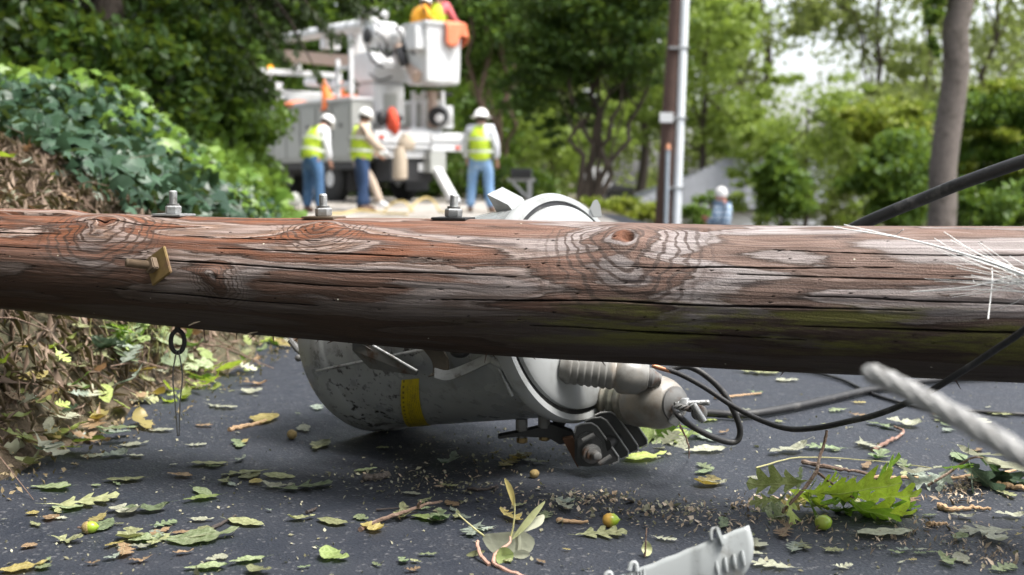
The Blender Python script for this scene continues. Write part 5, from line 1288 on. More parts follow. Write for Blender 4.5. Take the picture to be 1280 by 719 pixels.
# --- behind the truck and across the middle
def bt(px, d, py0, py1, wpx, n, size, mat, label, bark='bark', r=.16, airy=False, **k):
    """a tree whose crown spans photo rows py0..py1 and wpx columns, d metres off"""
    x = px_at(px, d); rx = wpx / 2 / FPX * d; zc = (zz(py0, d) + zz(py1, d)) / 2; rz = (zz(py0, d) - zz(py1, d)) / 2
    bl = [(x, d, zc, rx * .75, rx * .7, rz * .8)]
    if airy: bl = [(x, d, zc, rx * .5, rx * .5, rz * .8)]
    for i in range(11 if airy else 6): bl.append((x + random.uniform(-.9, .9) * rx, d + random.uniform(-.6, .6) * rx, zc + random.uniform(-.9, .85) * rz, rx * random.uniform(.2, .45), rx * .35, rz * random.uniform(.12, .34)))
    return tree(label, x, d, max(zc + rz * .5 - hz(x, d), 1.5), r, bl, n, size, M and mat, bark, group=GT, **k)
bt(470, 30, -140, 240, 330, 22000, .22, 'fol_mid', 'broad green tree behind the raised bucket and boom', r=.2)
bt(360, 33, -120, 230, 330, 18000, .24, 'fol_dark', 'dark tree behind the cab end of the truck', r=.2)
bt(560, 37, -200, 200, 300, 16000, .25, 'fol_mid', 'green tree between the bucket and the multi-stemmed tree', r=.25)
t_ = tree('brown multi-stemmed tree right behind the bucket truck', px_at(615, 27), 27, 6, .10, [(px_at(610, 27), 27.4, zz(20, 27), 1.2, 1.2, 1.4), (px_at(640, 27), 27.5, zz(-60, 27), 1.6, 1.3, 1.4), (px_at(580, 28), 28, zz(60, 28), .7, .7, .9)], 9000, .17, 'fol_mid', 'bark_brown',
     stems=[(-.55, .1, 5.0, .09, -.1), (-.15, .2, 5.4, .085, 0), (.35, .1, 4.8, .07, .1), (.75, -.1, 4.2, .06, .12)], group=GT)
# multi-stemmed dark tree in the centre
cx, cy = px_at(735, 24), 24.0
st_ = [(px_at(712, 24) - cx - .02, 0, zz(60, 24) - hz(cx, cy), .075, -.16), (px_at(748, 24) - cx, .2, zz(40, 24) - hz(cx, cy), .10, 0), (px_at(782, 24) - cx, -.1, zz(90, 24) - hz(cx, cy), .085, .06), (px_at(820, 24) - cx, .1, zz(70, 24) - hz(cx, cy), .075, .1), (px_at(730, 24) - cx, .3, zz(20, 24) - hz(cx, cy), .07, -.06), (px_at(765, 24) - cx, .3, zz(20, 24) - hz(cx, cy), .06, .05)]
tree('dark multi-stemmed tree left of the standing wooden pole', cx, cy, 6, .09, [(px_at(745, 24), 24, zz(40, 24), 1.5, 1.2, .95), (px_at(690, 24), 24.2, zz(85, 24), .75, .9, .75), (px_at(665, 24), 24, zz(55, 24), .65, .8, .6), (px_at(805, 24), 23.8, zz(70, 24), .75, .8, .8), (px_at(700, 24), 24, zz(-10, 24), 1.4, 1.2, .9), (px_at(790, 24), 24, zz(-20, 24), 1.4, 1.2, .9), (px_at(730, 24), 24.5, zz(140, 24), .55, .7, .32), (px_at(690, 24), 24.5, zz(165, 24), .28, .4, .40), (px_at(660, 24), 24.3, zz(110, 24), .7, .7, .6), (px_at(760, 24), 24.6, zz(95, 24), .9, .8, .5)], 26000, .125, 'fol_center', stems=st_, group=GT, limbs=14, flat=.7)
bt(690, 33, 140, 262, 190, 7000, .16, 'fol_light', 'pale green bush behind the mailbox', r=.06, airy=True, name='bush', cat='bush')
bt(650, 45, -150, 230, 280, 11000, .28, 'fol_light', 'tall green tree far behind the multi-stemmed tree', r=.25)
bt(800, 46, -200, 220, 320, 12000, .28, 'fol_light', 'mid green tree behind the standing wooden pole', r=.25)
bt(880, 40, -60, 215, 220, 9000, .22, 'fol_light', 'light green tree right of the pale conduit', r=.18, airy=True)
bt(1005, 31, 80, 290, 220, 9500, .15, 'fol_light', 'feathery light green tree left of the grey trunk', r=.10, up=.3, airy=True)
bt(1060, 33, 110, 300, 150, 7000, .16, 'fol_far', 'brownish green feathery tree behind the bystander', r=.10, up=.2, airy=True)
bt(978, 27, 178, 300, 80, 5200, .15, 'fol_mid', 'low green bush just right of the bystander', r=.05, name='bush', cat='bush')
bt(1120, 27, 150, 300, 120, 9000, .16, 'fol_mid', 'dark leafy bush left of the grey trunk', r=.07, name='bush', cat='bush', up=.9)
bt(1110, 29, 120, 190, 120, 4500, .17, 'fol_yellow', 'yellow green top of a bush left of the grey trunk', r=.06, name='bush', cat='bush', up=.9)
# sparse tall trees with sky between on the right
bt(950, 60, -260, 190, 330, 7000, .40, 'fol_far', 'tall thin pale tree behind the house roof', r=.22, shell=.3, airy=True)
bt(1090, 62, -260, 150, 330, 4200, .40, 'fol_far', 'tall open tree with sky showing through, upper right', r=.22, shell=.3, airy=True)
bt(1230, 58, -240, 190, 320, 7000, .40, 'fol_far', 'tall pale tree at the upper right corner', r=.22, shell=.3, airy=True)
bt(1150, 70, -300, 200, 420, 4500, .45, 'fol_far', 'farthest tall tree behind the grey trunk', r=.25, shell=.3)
# the grey trunk
gx = px_at(1172, 15); tk = thing('tree', (gx, 15, hz(gx, 15)), 'tall straight grey barked trunk standing at the right', 'tree', GT)
mb = MB(); limb(mb, (gx, 15, hz(gx, 15) - .1), (px_at(1196, 15), 15, 5.2), .185, .15, .006, 20, 14); limb(mb, (px_at(1196, 15), 15, 5.1), (px_at(1230, 15), 15, 10), .15, .08, .02, 12); mb.build('trunk', M['bark_grey'], tk, True)
crown(tk, [(px_at(1164, 14.9), 14.9, zz(20, 15), .13, .16, .30), (px_at(1160, 14.9), 14.9, zz(62, 15), .08, .1, .22)], 700, .09, M['fol_shrub'], name='ivy')
crown(tk, [(px_at(1230, 15), 15, 8.5, 2.2, 2.0, 1.6), (px_at(1150, 15), 15.5, 7.6, 1.5, 1.5, 1.0)], 9000, .16, M['fol_mid'])
# layered bush at the right with yellow shoots on top of each tier
lb = thing('bush', (px_at(1270, 18), 18, hz(px_at(1270, 18), 18)), 'layered broad bush with yellow tips right of the grey trunk', 'bush'); mb = MB()
for (px, py, wx, hy, k) in ((1240, 140, 75, 36, 2600), (1250, 195, 75, 30, 2600), (1235, 245, 60, 40, 2800), (1290, 170, 60, 80, 3000), (1265, 270, 60, 30, 1500)):
    limb(mb, (px_at(1262, 18), 18, hz(px_at(1262, 18), 18)), at(px, py, 18), .05, .012, .05)
    crown(lb, [(px_at(px, 18), 18, zz(py, 18), wx / FPX * 18, .8, hy / FPX * 18 * .8)], k, .12, M['fol_mid'], up=.9, name='foliage', flat=.6)
    crown(lb, [(px_at(px, 17.8), 17.8, zz(py - hy * .8, 18), wx / FPX * 16, .7, .10)], 700, .13, M['fol_yellow'], up=.9, name='shoots', flat=.4)['kind'] = 'stuff'
mb.build('stems', M['bark'], lb)
shrub('rhododendron-like shrub at the foot of the grey trunk', px_at(1215, 16), 16, [(px_at(1225, 16), 16, zz(255, 16), .45, .5, .35), (px_at(1190, 17), 17, zz(262, 17), .4, .4, .3)], 3000, .12, 'fol_shrub', up=.9)
# hedge below the multi-stemmed tree and small plants near the bystander
shrub('clipped pale green hedge between the multi-stemmed tree and the pole', px_at(770, 22), 22, [(px_at(745, 22), 22, zz(268, 22), .35, .4, .28), (px_at(780, 22), 22, zz(264, 22), .4, .4, .26), (px_at(815, 22), 22, zz(272, 22), .35, .4, .28)], 4500, .10, 'fol_yellow', up=.8, name='hedge', cat='hedge')
shrub('small leafy plant between the pale conduit and the bystander', px_at(870, 20), 20, [(px_at(868, 20), 20, zz(272, 20), .28, .3, .22), (px_at(885, 21), 21, zz(262, 21), .22, .3, .35)], 2200, .10, 'fol_shrub', up=.8, name='plant', cat='plant')
shrub('leafy bush at the right side behind the third worker', px_at(645, 26), 26, [(px_at(640, 26), 26, zz(225, 26), .55, .5, .6), (px_at(670, 26), 26, zz(240, 26), .5, .5, .45), (px_at(590, 27), 27, zz(225, 27), .7, .5, .6)], 5200, .13, 'fol_shrub', up=.7)
shrub('low green bush behind the outrigger of the truck', px_at(545, 28), 28, [(px_at(540, 28), 28, zz(215, 28), .8, .5, .9), (px_at(480, 30), 30, zz(210, 30), 1.2, .6, .9)], 5200, .15, 'fol_mid', up=.7)
# far-off wood that reads as one mass
nb_ = 46; bl = []
for i in range(nb_):
    a = -0.62 + 1.24 * i / (nb_ - 1); d = random.uniform(74, 92); x = math.tan(a) * d
    sparse = 900 < 640 + FPX * math.tan(a) < 1130
    top = 5.5 if sparse else random.uniform(13, 22)
    bl.append((x, d, top / 2 - 3, 5.5, 4, top / 2 + 2))
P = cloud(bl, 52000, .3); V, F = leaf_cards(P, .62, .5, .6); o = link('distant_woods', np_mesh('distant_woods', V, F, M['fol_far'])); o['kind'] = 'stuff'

# --- unseen trees added behind and beside the lens to block sky fill light
for i, (x, y, h_) in enumerate(((-4.5, -4.5, 9), (-.6, -7.0, 10), (3.6, -6.0, 9), (-6.5, 1.0, 9), (-6.0, 5.0, 9))):
    tree(('broad unseen tree added behind the viewer, on the bank', 'tall unseen tree added behind the viewer, in line with the road', 'broad unseen tree added behind the viewer, right of the road', 'dark unseen tree added on the near bank, beside the viewer', 'dark unseen tree added beside the ivy, left of the other dark trees')[i], x, y, h_, .2,
         [(x, y, h_ * .5, 2.4, 2.0, h_ * .42), (x + .8, y + .4, h_ * .75, 2.6, 2.2, h_ * .25), (x - .8, y, h_ * .28, 2.2, 1.8, h_ * .22)], 6500, .30, 'fol_dark', group='unseen trees added to block sky light')

# ================================================================== people
def skin(name, mat, parent, vs, es, root=0, sub=1, off=None):
    """connected edges with a radius per joint, grown into one smooth surface"""
    off = wloc(parent) if off is None else off
    me = bpy.data.meshes.new(name); me.from_pydata([tuple(Vector(v[0]) - off) for v in vs], es, []); me.materials.append(mat)
    o = link(name, me, parent); md = o.modifiers.new('skin', 'SKIN'); md.use_smooth_shade = True
    for i, v in enumerate(vs):
        r = v[1]; o.data.skin_vertices[0].data[i].radius = (r, r) if not isinstance(r, tuple) else r
    o.data.skin_vertices[0].data[root].use_root = True
    if sub: sd_ = o.modifiers.new('sub', 'SUBSURF'); sd_.levels = sub; sd_.render_levels = sub
    return o
def chain(*lists):
    vs = []; es = []
    for L in lists:
        st_ = L[0] if isinstance(L[0], int) else None; items = L[1:] if st_ is not None else L
        prev = st_
        for it in items:
            vs.append(it); k = len(vs) - 1
            if prev is not None: es.append((prev, k))
            prev = k
    return vs, es
def person(label, x, y, zg, yaw, pose, top, legs, vest=None, hat=True, brim=False, glove=None, boot='boot', group=None, H=1.75, hair=None, tapes=True, cut=None):
    k = H / 1.75; t = thing('person', (x, y, zg), label, 'person', group); rot = Matrix.Rotation(yaw, 3, 'Z')
    P = dict(pel=(0, 0, .95), spi=(0, .0, 1.12), che=(0, .0, 1.33), nec=(0, .01, 1.48), hed=(0, .04, 1.60), crn=(0, .03, 1.70),
             shl=(-.17, 0, 1.42), ell=(-.24, -.02, 1.14), wrl=(-.24, .06, .90), shr=(.17, 0, 1.42), elr=(.24, -.02, 1.14), wrr=(.24, .06, .90),
             hil=(-.095, 0, .91), knl=(-.11, .02, .50), anl=(-.12, -.02, .09), hir=(.095, 0, .91), knr=(.11, .02, .50), anr=(.12, -.02, .09), tol=None, tor=None)
    P.update(pose); g = 1.22
    for n_ in ('hil', 'hir', 'knl', 'knr', 'anl', 'anr', 'shl', 'shr', 'ell', 'elr'): P[n_] = (P[n_][0] * (1.10 if n_[0] in 'se' else 1.22), P[n_][1], P[n_][2])
    for s in 'lr':
        if P['to' + s] is None: a = P['an' + s]; P['to' + s] = (a[0] * 1.25, a[1] + .17, a[2] - .05)
    L = lambda v: Vector((x, y, zg)) + rot @ (Vector(v) * k)
    J = {n: L(v) for n, v in P.items()}
    hr = lambda a, b, f: a.lerp(b, f)
    fdir = rot @ Vector((0, 1, 0)); up_h = (J['crn'] - J['nec']).normalized(); fh = (fdir - up_h * fdir.dot(up_h)).normalized()
    if 'look' in pose: lk = rot @ Vector(pose['look']); fh = (lk - up_h * lk.dot(up_h)).normalized()
    vs = [(J['pel'], (.125 * k, .10 * k)), (J['spi'], (.125 * k, .095 * k)), (J['che'], (.145 * k, .10 * k)), (J['nec'], .052 * k), (J['hed'], (.074 * k, .088 * k)), (J['crn'], (.070 * k, .082 * k))]
    es = [(0, 1), (1, 2), (2, 3), (3, 4), (4, 5)]
    def add(prev, p, r): vs.append((p, r)); es.append((prev, len(vs) - 1)); return len(vs) - 1
    add(4, J['hed'] + fh * .115 * k - up_h * .005, .014 * k)           # nose
    add(4, J['hed'] + fh * .080 * k - up_h * .065 * k, .030 * k)       # chin
    sdv = fh.cross(up_h)
    for q in (-1, 1): add(4, J['hed'] + sdv * q * .088 * k, .018 * k)   # ears
    hands = []
    for s, q in (('l', -1), ('r', 1)):
        a = add(2, J['sh' + s], .058 * k); a = add(a, hr(J['sh' + s], J['el' + s], .5), .048 * k); a = add(a, J['el' + s], .040 * k); a = add(a, J['wr' + s], .028 * k)
        fd_ = (J['wr' + s] - J['el' + s]).normalized(); sx = fd_.cross(fdir if abs(fd_.dot(fdir)) < .9 else Vector((0, 0, 1))).normalized() * q
        palm = J['wr' + s] + fd_ * .065 * k; a = add(a, palm, (.030 * k, .020 * k)); cu = fdir if abs(fd_.dot(fdir)) < .8 else Vector((0, 0, -1))
        for i, ln in enumerate((.062, .072, .068, .052)):
            base = palm + fd_ * .022 * k + sx * (.026 - .0175 * i) * k * -1; f1 = add(a, base, .0095 * k)
            f2 = add(f1, base + fd_ * ln * .5 * k + cu * .006 * k, .0088 * k); add(f2, base + fd_ * ln * .85 * k + cu * .024 * k, .0078 * k)
        th_ = add(a, J['wr' + s] + fd_ * .05 * k + cu * .032 * k, .011 * k); add(th_, J['wr' + s] + fd_ * .085 * k + cu * .050 * k, .0095 * k)
        b = add(0, J['hi' + s], .088 * k); b = add(b, hr(J['hi' + s], J['kn' + s], .5), .075 * k); b = add(b, J['kn' + s], .056 * k); b = add(b, hr(J['kn' + s], J['an' + s], .35), .058 * k); b = add(b, J['an' + s], .038 * k); add(b, J['to' + s], (.038 * k, .026 * k))
    skin('body', M['skin'], t, vs, es)
    # trousers
    tv = [(J['pel'] + Vector((0, 0, .12 * k)), (.165 * k, .135 * k * g)), (J['pel'] + Vector((0, 0, .02)), (.175 * k, .148 * k * g)), (J['pel'] - Vector((0, 0, .08)), (.165 * k, .140 * k * g))]; te = [(0, 1), (1, 2)]
    for s in 'lr':
        prev = 2
        for p, r in ((J['hi' + s] - Vector((0, 0, .10)), .112), (hr(J['hi' + s], J['kn' + s], .5), .104), (J['kn' + s], .088), (hr(J['kn' + s], J['an' + s], .5), .086), (J['an' + s] + Vector((0, 0, .01)), .082)):
            tv.append((p, r * k * 1.04)); te.append((prev, len(tv) - 1)); prev = len(tv) - 1
    skin('trousers', M[legs], t, tv, te)
    # shirt with sleeves to the wrist
    sv = [(J['pel'] + Vector((0, 0, .08)), (.158 * k, .13 * k * g)), (J['spi'], (.160 * k, .13 * k * g)), (J['che'], (.185 * k, .14 * k * g)), (hr(J['che'], J['nec'], .75), (.085 * k, .07 * k * g))]; se = [(0, 1), (1, 2), (2, 3)]
    for s in 'lr':
        prev = 2
        for p, r in ((J['sh' + s], .082), (hr(J['sh' + s], J['el' + s], .5), .074), (J['el' + s], .064), (hr(J['el' + s], J['wr' + s], .95), .050)):
            sv.append((p, r * k * g)); se.append((prev, len(sv) - 1)); prev = len(sv) - 1
    skin('shirt', M[top], t, sv, se)
    if vest:
        vv = [(J['pel'] + (J['spi'] - J['pel']) * -.55, (.200 * k, .170 * k * g)), (J['pel'], (.200 * k, .170 * k * g)), (J['spi'], (.196 * k, .160 * k * g)), (J['che'], (.212 * k, .166 * k * g)), (hr(J['che'], J['nec'], .62), (.135 * k, .11 * k * g))]
        ve = [(0, 1), (1, 2), (2, 3), (3, 4)]
        for s in 'lr':
            vv.append((hr(J['che'], J['sh' + s], .75) + Vector((0, 0, .02)), .105 * k * g)); ve.append((3, len(vv) - 1))
        vo = skin('vest', M[vest], t, vv, ve)
        if tapes:
            bx = rot @ Vector((1, 0, 0))
            for f, rr in ((.30, 1.0), (.95, 1.0)):
                c = J['pel'].lerp(J['che'], f * .85); ax_ = (J['che'] - J['pel']).normalized(); yv = ax_.cross(bx)
                pts = [c + bx * math.cos(a) * (.206 * k * g) + yv * math.sin(a) * (.176 * k * g) for a in np.linspace(0, 2 * math.pi, 24, endpoint=False)]
                m = MB()
                vs2 = []; n = len(pts)
                for p in pts: vs2 += [p - ax_ * .024 * k, p + ax_ * .024 * k]
                m.add(vs2, [(2 * i, 2 * ((i + 1) % n), 2 * ((i + 1) % n) + 1, 2 * i + 1) for i in range(n)]); m.build('stripe', M['tape'], vo, True)
    # boots
    for s in 'lr':
        a = J['an' + s]; to = J['to' + s]; heel = a + (a - to) * .25; heel.z = to.z + .01
        skin('boot', M[boot], t, [(a + Vector((0, 0, .06 * k)), .056 * k), (a - Vector((0, 0, .01)), .056 * k), (to, (.050 * k, .038 * k)), (heel - Vector((0, 0, .005)), .042 * k)], [(0, 1), (1, 2), (1, 3)], 1)
    hc = J['hed'] + up_h * .042 * k
    if hat:
        MB().lathe(J['hed'] - fh * .012 * k - up_h * .045 * k, up_h, [(-.02 * k, .062 * k), (.01 * k, .088 * k), (.08 * k, .098 * k), (.10 * k, .06 * k)], 16).build('hair', M['darkhair'], t, True)
    if hat:
        mb_ = MB(); sx = sdv.normalized()
        prof = [(-.01, .118), (.0, .122), (.03, .120), (.07, .108), (.10, .085), (.122, .05), (.130, .0)]
        if brim: prof = [(-.022, .178), (-.016, .182), (-.004, .135)] + prof[2:]
        mb_.lathe(hc, up_h, [(a * k, b * k) for a, b in prof], 24); ho = mb_.build('hard_hat', M['hat'], t, True)
        if not brim:
            m2 = MB(); pts = [hc + (fh * math.cos(a) + sx * math.sin(a)) * .12 * k for a in np.linspace(-1.1, 1.1, 9)]; out = [p + fh * .055 * k * math.cos(a) - up_h * .012 for p, a in zip(pts, np.linspace(-1.1, 1.1, 9))]
            m2.add(pts + out, [(i, i + 1, 10 + i, 9 + i) for i in range(8)]); pk = m2.build('peak', M['hat'], ho, True); pm = pk.modifiers.new('s', 'SOLIDIFY'); pm.thickness = .006
        else:
            MB().tube([hc - fh * .1 * k + up_h * .10 * k, hc + up_h * .135 * k, hc + fh * .1 * k + up_h * .10 * k], .012 * k, 6).build('ridge', M['hat'], ho, True)
    elif hair:
        m3 = MB(); m3.lathe(hc - up_h * .05 * k - fh * .012, up_h, [(-.03 * k, .088 * k), (.02 * k, .098 * k), (.07 * k, .094 * k), (.11 * k, .072 * k), (.135 * k, .03 * k), (.139 * k, 0)], 20); m3.build('hair', M[hair], t, True)
    for q in (-1, 1):
        MB().sphere(J['hed'] + fh * .082 * k + sdv.normalized() * q * .032 * k + up_h * .018 * k, .011 * k, 8, 6).build('eye', M['darkwood'], t, True)
    if glove:
        for s in 'lr':
            fd_ = (J['wr' + s] - J['el' + s]).normalized(); w_ = J['wr' + s]
            cu = fdir if abs(fd_.dot(fdir)) < .8 else Vector((0, 0, -1)); sx = fd_.cross(cu).normalized()
            gv = [(w_ - fd_ * .03, .040 * k), (w_ + fd_ * .065 * k, (.040 * k, .028 * k))]; ge = [(0, 1)]
            for i, ln in enumerate((.062, .072, .068, .052)):
                b = w_ + fd_ * .09 * k + sx * (.030 - .020 * i) * k; gv += [(b, .013 * k), (b + fd_ * ln * .85 * k + cu * .02, .011 * k)]; n0 = len(gv); ge += [(1, n0 - 2), (n0 - 2, n0 - 1)]
            gv.append((w_ + fd_ * .08 * k + cu * .05 * k, .014 * k)); ge.append((1, len(gv) - 1))
            skin('glove', M[glove], t, gv, ge)
    return t
M['darkhair'] = plain('dark_hair', (.05, .035, .028), .7)
CREW = 'line crew in lime vests and white hard hats'
wx = lambda px, d: ((px - 640) / FPX * d)
# worker seen from behind at the left, stooping to look down to the right
person('worker in lime vest and jeans with white sleeves, looking down, left of the others', wx(392, 19), 19, hz(wx(392, 19), 19), R(-42),
       dict(spi=(0, .04, 1.11), che=(0, .11, 1.29), nec=(0, .20, 1.42), hed=(.0, .30, 1.505), crn=(0, .345, 1.60), shl=(-.17, .13, 1.38), shr=(.17, .13, 1.38), ell=(-.24, .08, 1.13), wrl=(-.22, .20, .92), elr=(.22, .10, 1.13), wrr=(.20, .20, .88), anl=(-.11, -.03, .09), anr=(.12, .02, .09)),
       'shirt_white', 'denim', 'vest', group=CREW, H=1.74)
# second worker, turned to the truck
person('worker in lime vest, tan sleeves and navy jeans, facing right behind the truck deck', wx(453, 19.6), 19.6, hz(wx(453, 19.6), 19.6), R(-72),
       dict(che=(0, .02, 1.33), hed=(0, .07, 1.60), crn=(0, .07, 1.70), elr=(.20, .16, 1.16), wrr=(.14, .36, 1.04), ell=(-.22, .14, 1.15), wrl=(-.14, .34, 1.02), anl=(-.10, .10, .09), anr=(.10, -.06, .09)),
       'khaki', 'navy', 'vest', glove='shirt_white', group=CREW, H=1.77)
person('worker in khaki trousers and pale shoes, mostly hidden behind the navy-jeaned worker', wx(452, 20.4), 20.4, hz(wx(452, 20.4), 20.4), R(-95),
       dict(che=(0, .02, 1.30), hed=(0, .05, 1.58), crn=(0, .05, 1.68), elr=(.2, .16, 1.12), wrr=(.16, .36, 1.06), ell=(-.2, .14, 1.12), wrl=(-.14, .32, 1.04), knr=(.08, .24, .54), anr=(.10, .40, .13), knl=(-.10, .04, .50), anl=(-.1, -.04, .09)),
       'khaki', 'khaki', None, boot='shirt_white', group=CREW, H=1.64)
person('worker in lime vest and pale jeans with wide brimmed hat, right of truck', wx(601, 19), 19, hz(wx(601, 19), 19), R(-14),
       dict(anl=(-.15, -.02, .09), knl=(-.13, .02, .50), anr=(.14, .0, .09), ell=(-.26, -.01, 1.15), wrl=(-.25, .07, .91), elr=(.25, -.03, 1.14), wrr=(.27, .05, .90), look=(-.1, 1, 0)),
       'shirt_grey', 'denim_pale', 'vest', brim=True, group=CREW, H=1.72)
bx_, byy = px_at(903, 19), 19
M['plaid'] = None
def plaid_mat():
    t = NT('blue_plaid'); co = t.coord(); s = t.n('SeparateXYZ', {0: co}); f = lambda o: t.maprange(t.math('SINE', t.math('MULTIPLY', o, 70.0)), .1, .5)
    c = t.mix(f(s.outputs[2]), (.50, .58, .66), (.14, .24, .38)); c = t.mix(t.math('MULTIPLY', f(t.math('ADD', s.outputs[0], s.outputs[1])), .6), c, (.10, .17, .30))
    return t.out(t.bsdf(Base_Color=c, Roughness=.9).outputs[0])
M['plaid'] = plaid_mat()
M['redskin'] = plain('ruddy_skin', (.42, .17, .11), .55)
pb_ = person('white haired bystander in a blue plaid shirt with folded arms, down the slope', bx_, byy, zz(232, 19) - 1.76, R(62),
       dict(elr=(.25, .06, 1.16), wrr=(.02, .22, 1.20), ell=(-.25, .06, 1.15), wrl=(.0, .24, 1.14), look=(.1, 1, -.1)), 'plaid', 'denim', None, hat=False, hair='hair', H=1.76)
pb_.children[0].data.materials[0] = M['redskin']

# ================================================================== bucket truck
TO = at(450, 222, 22.3); TO.z = 0.10; TF = Vector((-.616, .788, 0)).normalized(); TR = Vector((TF.y, -TF.x, 0)); TZ = Vector((0, 0, 1))
TROT = Matrix((TF, -TR, TZ)).transposed()
W_ = lambda f, r, z: TO + TF * f + TR * r + TZ * z
def tb_(mb, f0, f1, r0, r1, z0, z1): return mb.box(W_((f0 + f1) / 2, (r0 + r1) / 2, (z0 + z1) / 2), (abs(f1 - f0), abs(r1 - r0), abs(z1 - z0)), TROT)
tk_ = thing('bucket_truck', TO + TF * 3 + TR, 'white utility bucket truck parked beyond the pole with its boom folded forward', 'truck')
def tpart(name, mat, *boxes, bevel=.012, parent=None):
    mb = MB()
    for b in boxes: tb_(mb, *b)
    return mb.build(name, M[mat], parent or tk_, bevel=bevel)
tpart('side_bin', 'bin', (.30, 4.25, 0, .50, .82, 2.02)); tpart('side_bin', 'bin', (.30, 4.25, 1.62, 2.10, .82, 2.02))
tpart('bin_top', 'white', (.28, 4.28, -.02, .52, 2.023, 2.09)); tpart('bin_top', 'white', (.28, 4.28, 1.60, 2.12, 2.023, 2.09))
for i, (a, b) in enumerate(((.36, 1.02), (1.06, 1.70), (1.74, 2.40), (2.44, 3.05), (3.09, 3.66), (3.70, 4.20))):
    dr = tpart('bin_door', 'bin', (a, b, -.022, -.003, (1.28 if i in (1, 2) else .90), 1.95)); m = (a + b) / 2
    tpart('door_latch', 'galv_old', (m - .05, m + .05, -.04, -.024, 1.50, 1.58), parent=dr, bevel=.004)
tpart('chassis', 'black', (-.1, 7.6, .65, 1.45, .55, .80), (.3, 4.3, .04, 2.06, .66, .815))
tpart('deck', 'white', (.0, 4.3, .505, 1.615, 1.0, 1.06))
tpart('rear_step', 'white', (-.52, .26, .02, 2.10, 1.06, 1.16), (-.55, -.40, .02, 2.10, 1.17, 1.40), (-.38, .26, .9, 1.7, 1.17, 1.48), (-.45, -.36, .10, 1.55, .88, 1.05))
tpart('bumper', 'white', (-.60, -.42, 1.30, 2.16, 1.02, 1.16), (-.60, -.42, 1.30, 2.16, 1.22, 1.36))
tpart('tail_lamp', 'redcloth', (-.625, -.603, 1.85, 1.98, 1.06, 1.13)); tpart('tail_lamp', 'redcloth', (-.575, -.553, .10, .22, 1.24, 1.32))
tpart('mud_flap', 'black', (.62, .64, .06, .62, .22, .70)); tpart('mud_flap', 'black', (.62, .64, 1.46, 2.04, .22, .70))
tpart('rear_hitch', 'black', (-.40, .2, .45, 1.45, .42, .96)); tpart('licence_plate', 'white', (-.415, -.403, 1.10, 1.40, .62, .78), bevel=.003)
def wheel(f, r, w=.28):
    c = W_(f, r, .47); ty = MB().lathe(c - TR * w / 2, TR, [(0, .30), (.02, .44), (.06, .48), (w - .06, .48), (w - .02, .44), (w, .30)], 28).build('wheel', M['tyre'], tk_, True)
    MB().lathe(c - TR * (w / 2 + .005), TR, [(0, .10), (.0, .16), (.05, .20), (.03, .29), (w * .6, .30)], 22).build('rim', M['white'], ty, True)
for f, r in ((1.35, .22), (1.35, 1.88), (6.4, .20), (6.4, 1.90)): wheel(f, r)
# cab: mostly behind the leaves
cab = MB(); 
cab.prism([W_(4.7, .08, .75), W_(7.6, .08, .75), W_(7.6, .08, 1.45), W_(6.7, .08, 1.62), W_(6.2, .08, 2.40), W_(4.7, .08, 2.44)], TR * 1.94)
cb_ = cab.build('cab', M['white'], tk_, bevel=.05)
MB().prism([W_(4.95, .075, 1.62), W_(6.45, .075, 1.62), W_(6.1, .075, 2.28), W_(4.95, .075, 2.28)], TR * -.012).build('side_window', M['glass'], cb_)
MB().prism([W_(6.70, .25, 1.64), W_(6.70, 1.85, 1.64), W_(6.24, 1.80, 2.36), W_(6.24, .30, 2.36)], TF * .02).build('windscreen', M['glass'], cb_)
M['amber'] = plain('amber_lens', (.9, .42, .02), .3)
am = NT('amber_lamp'); e_ = am.n('Emission', {'Color': (1.0, .42, .03), 'Strength': 0.9}); M['amber'] = am.out(e_.outputs[0])
tpart('cab_guard', 'white', (4.30, 4.42, .04, .22, 2.09, 2.95), (4.30, 4.42, 1.90, 2.08, 2.09, 2.95), (4.30, 4.42, .225, 1.895, 2.82, 2.94), (4.31, 4.41, .225, 1.895, 2.40, 2.48))
tpart('guard_panel', 'white', (4.05, 4.10, -.02, .42, 2.10, 2.62))
bk = at(338, 86, 25.9); MB().lathe(bk - TZ * .09, TZ, [(0, .075), (.10, .075), (.16, .05), (.18, 0)], 16).build('beacon', M['amber'], tk_, True)
MB().cyl(bk - TZ * .45, bk - TZ * .09, .03).build('beacon_post', M['white'], tk_, True)
# pedestal, turret and knuckle
pf, pr_ = .9, 1.05
MB().lathe(W_(pf, pr_, 1.063), TZ, [(0, .46), (.06, .46), (.06, .34), (.5, .32)], 28).build('pedestal', M['white'], tk_, True)
tpart('turret', 'white', (pf - .36, pf + .36, pr_ - .36, pr_ + .36, 1.565, 2.42), bevel=.04)
tpart('turret_door', 'bin', (pf - .375, pf - .362, pr_ - .16, pr_ + .16, 1.75, 2.2), bevel=.004)
kn_ = MB(); kn_.prism([W_(pf - .40, pr_ - .42, 2.43), W_(pf + .30, pr_ - .42, 2.43), W_(pf + .56, pr_ - .42, 2.72), W_(pf + .36, pr_ - .42, 3.04), W_(pf - .24, pr_ - .42, 3.04), W_(pf - .56, pr_ - .42, 2.76)], TR * .84).build('knuckle', M['white'], tk_, bevel=.04)
el = MB().lathe(W_(pf - .05, pr_ - .34, 3.40), TR, [(0, .22), (.03, .28), (.60, .28), (.64, .22)], 28).build('elbow', M['white'], tk_, True)
MB().lathe(W_(pf - .10, pr_ - .36, 3.36), -TR, [(0, .15), (.03, .15), (.04, .09), (.06, .09)], 24).build('elbow_hub', M['black'], el, True)
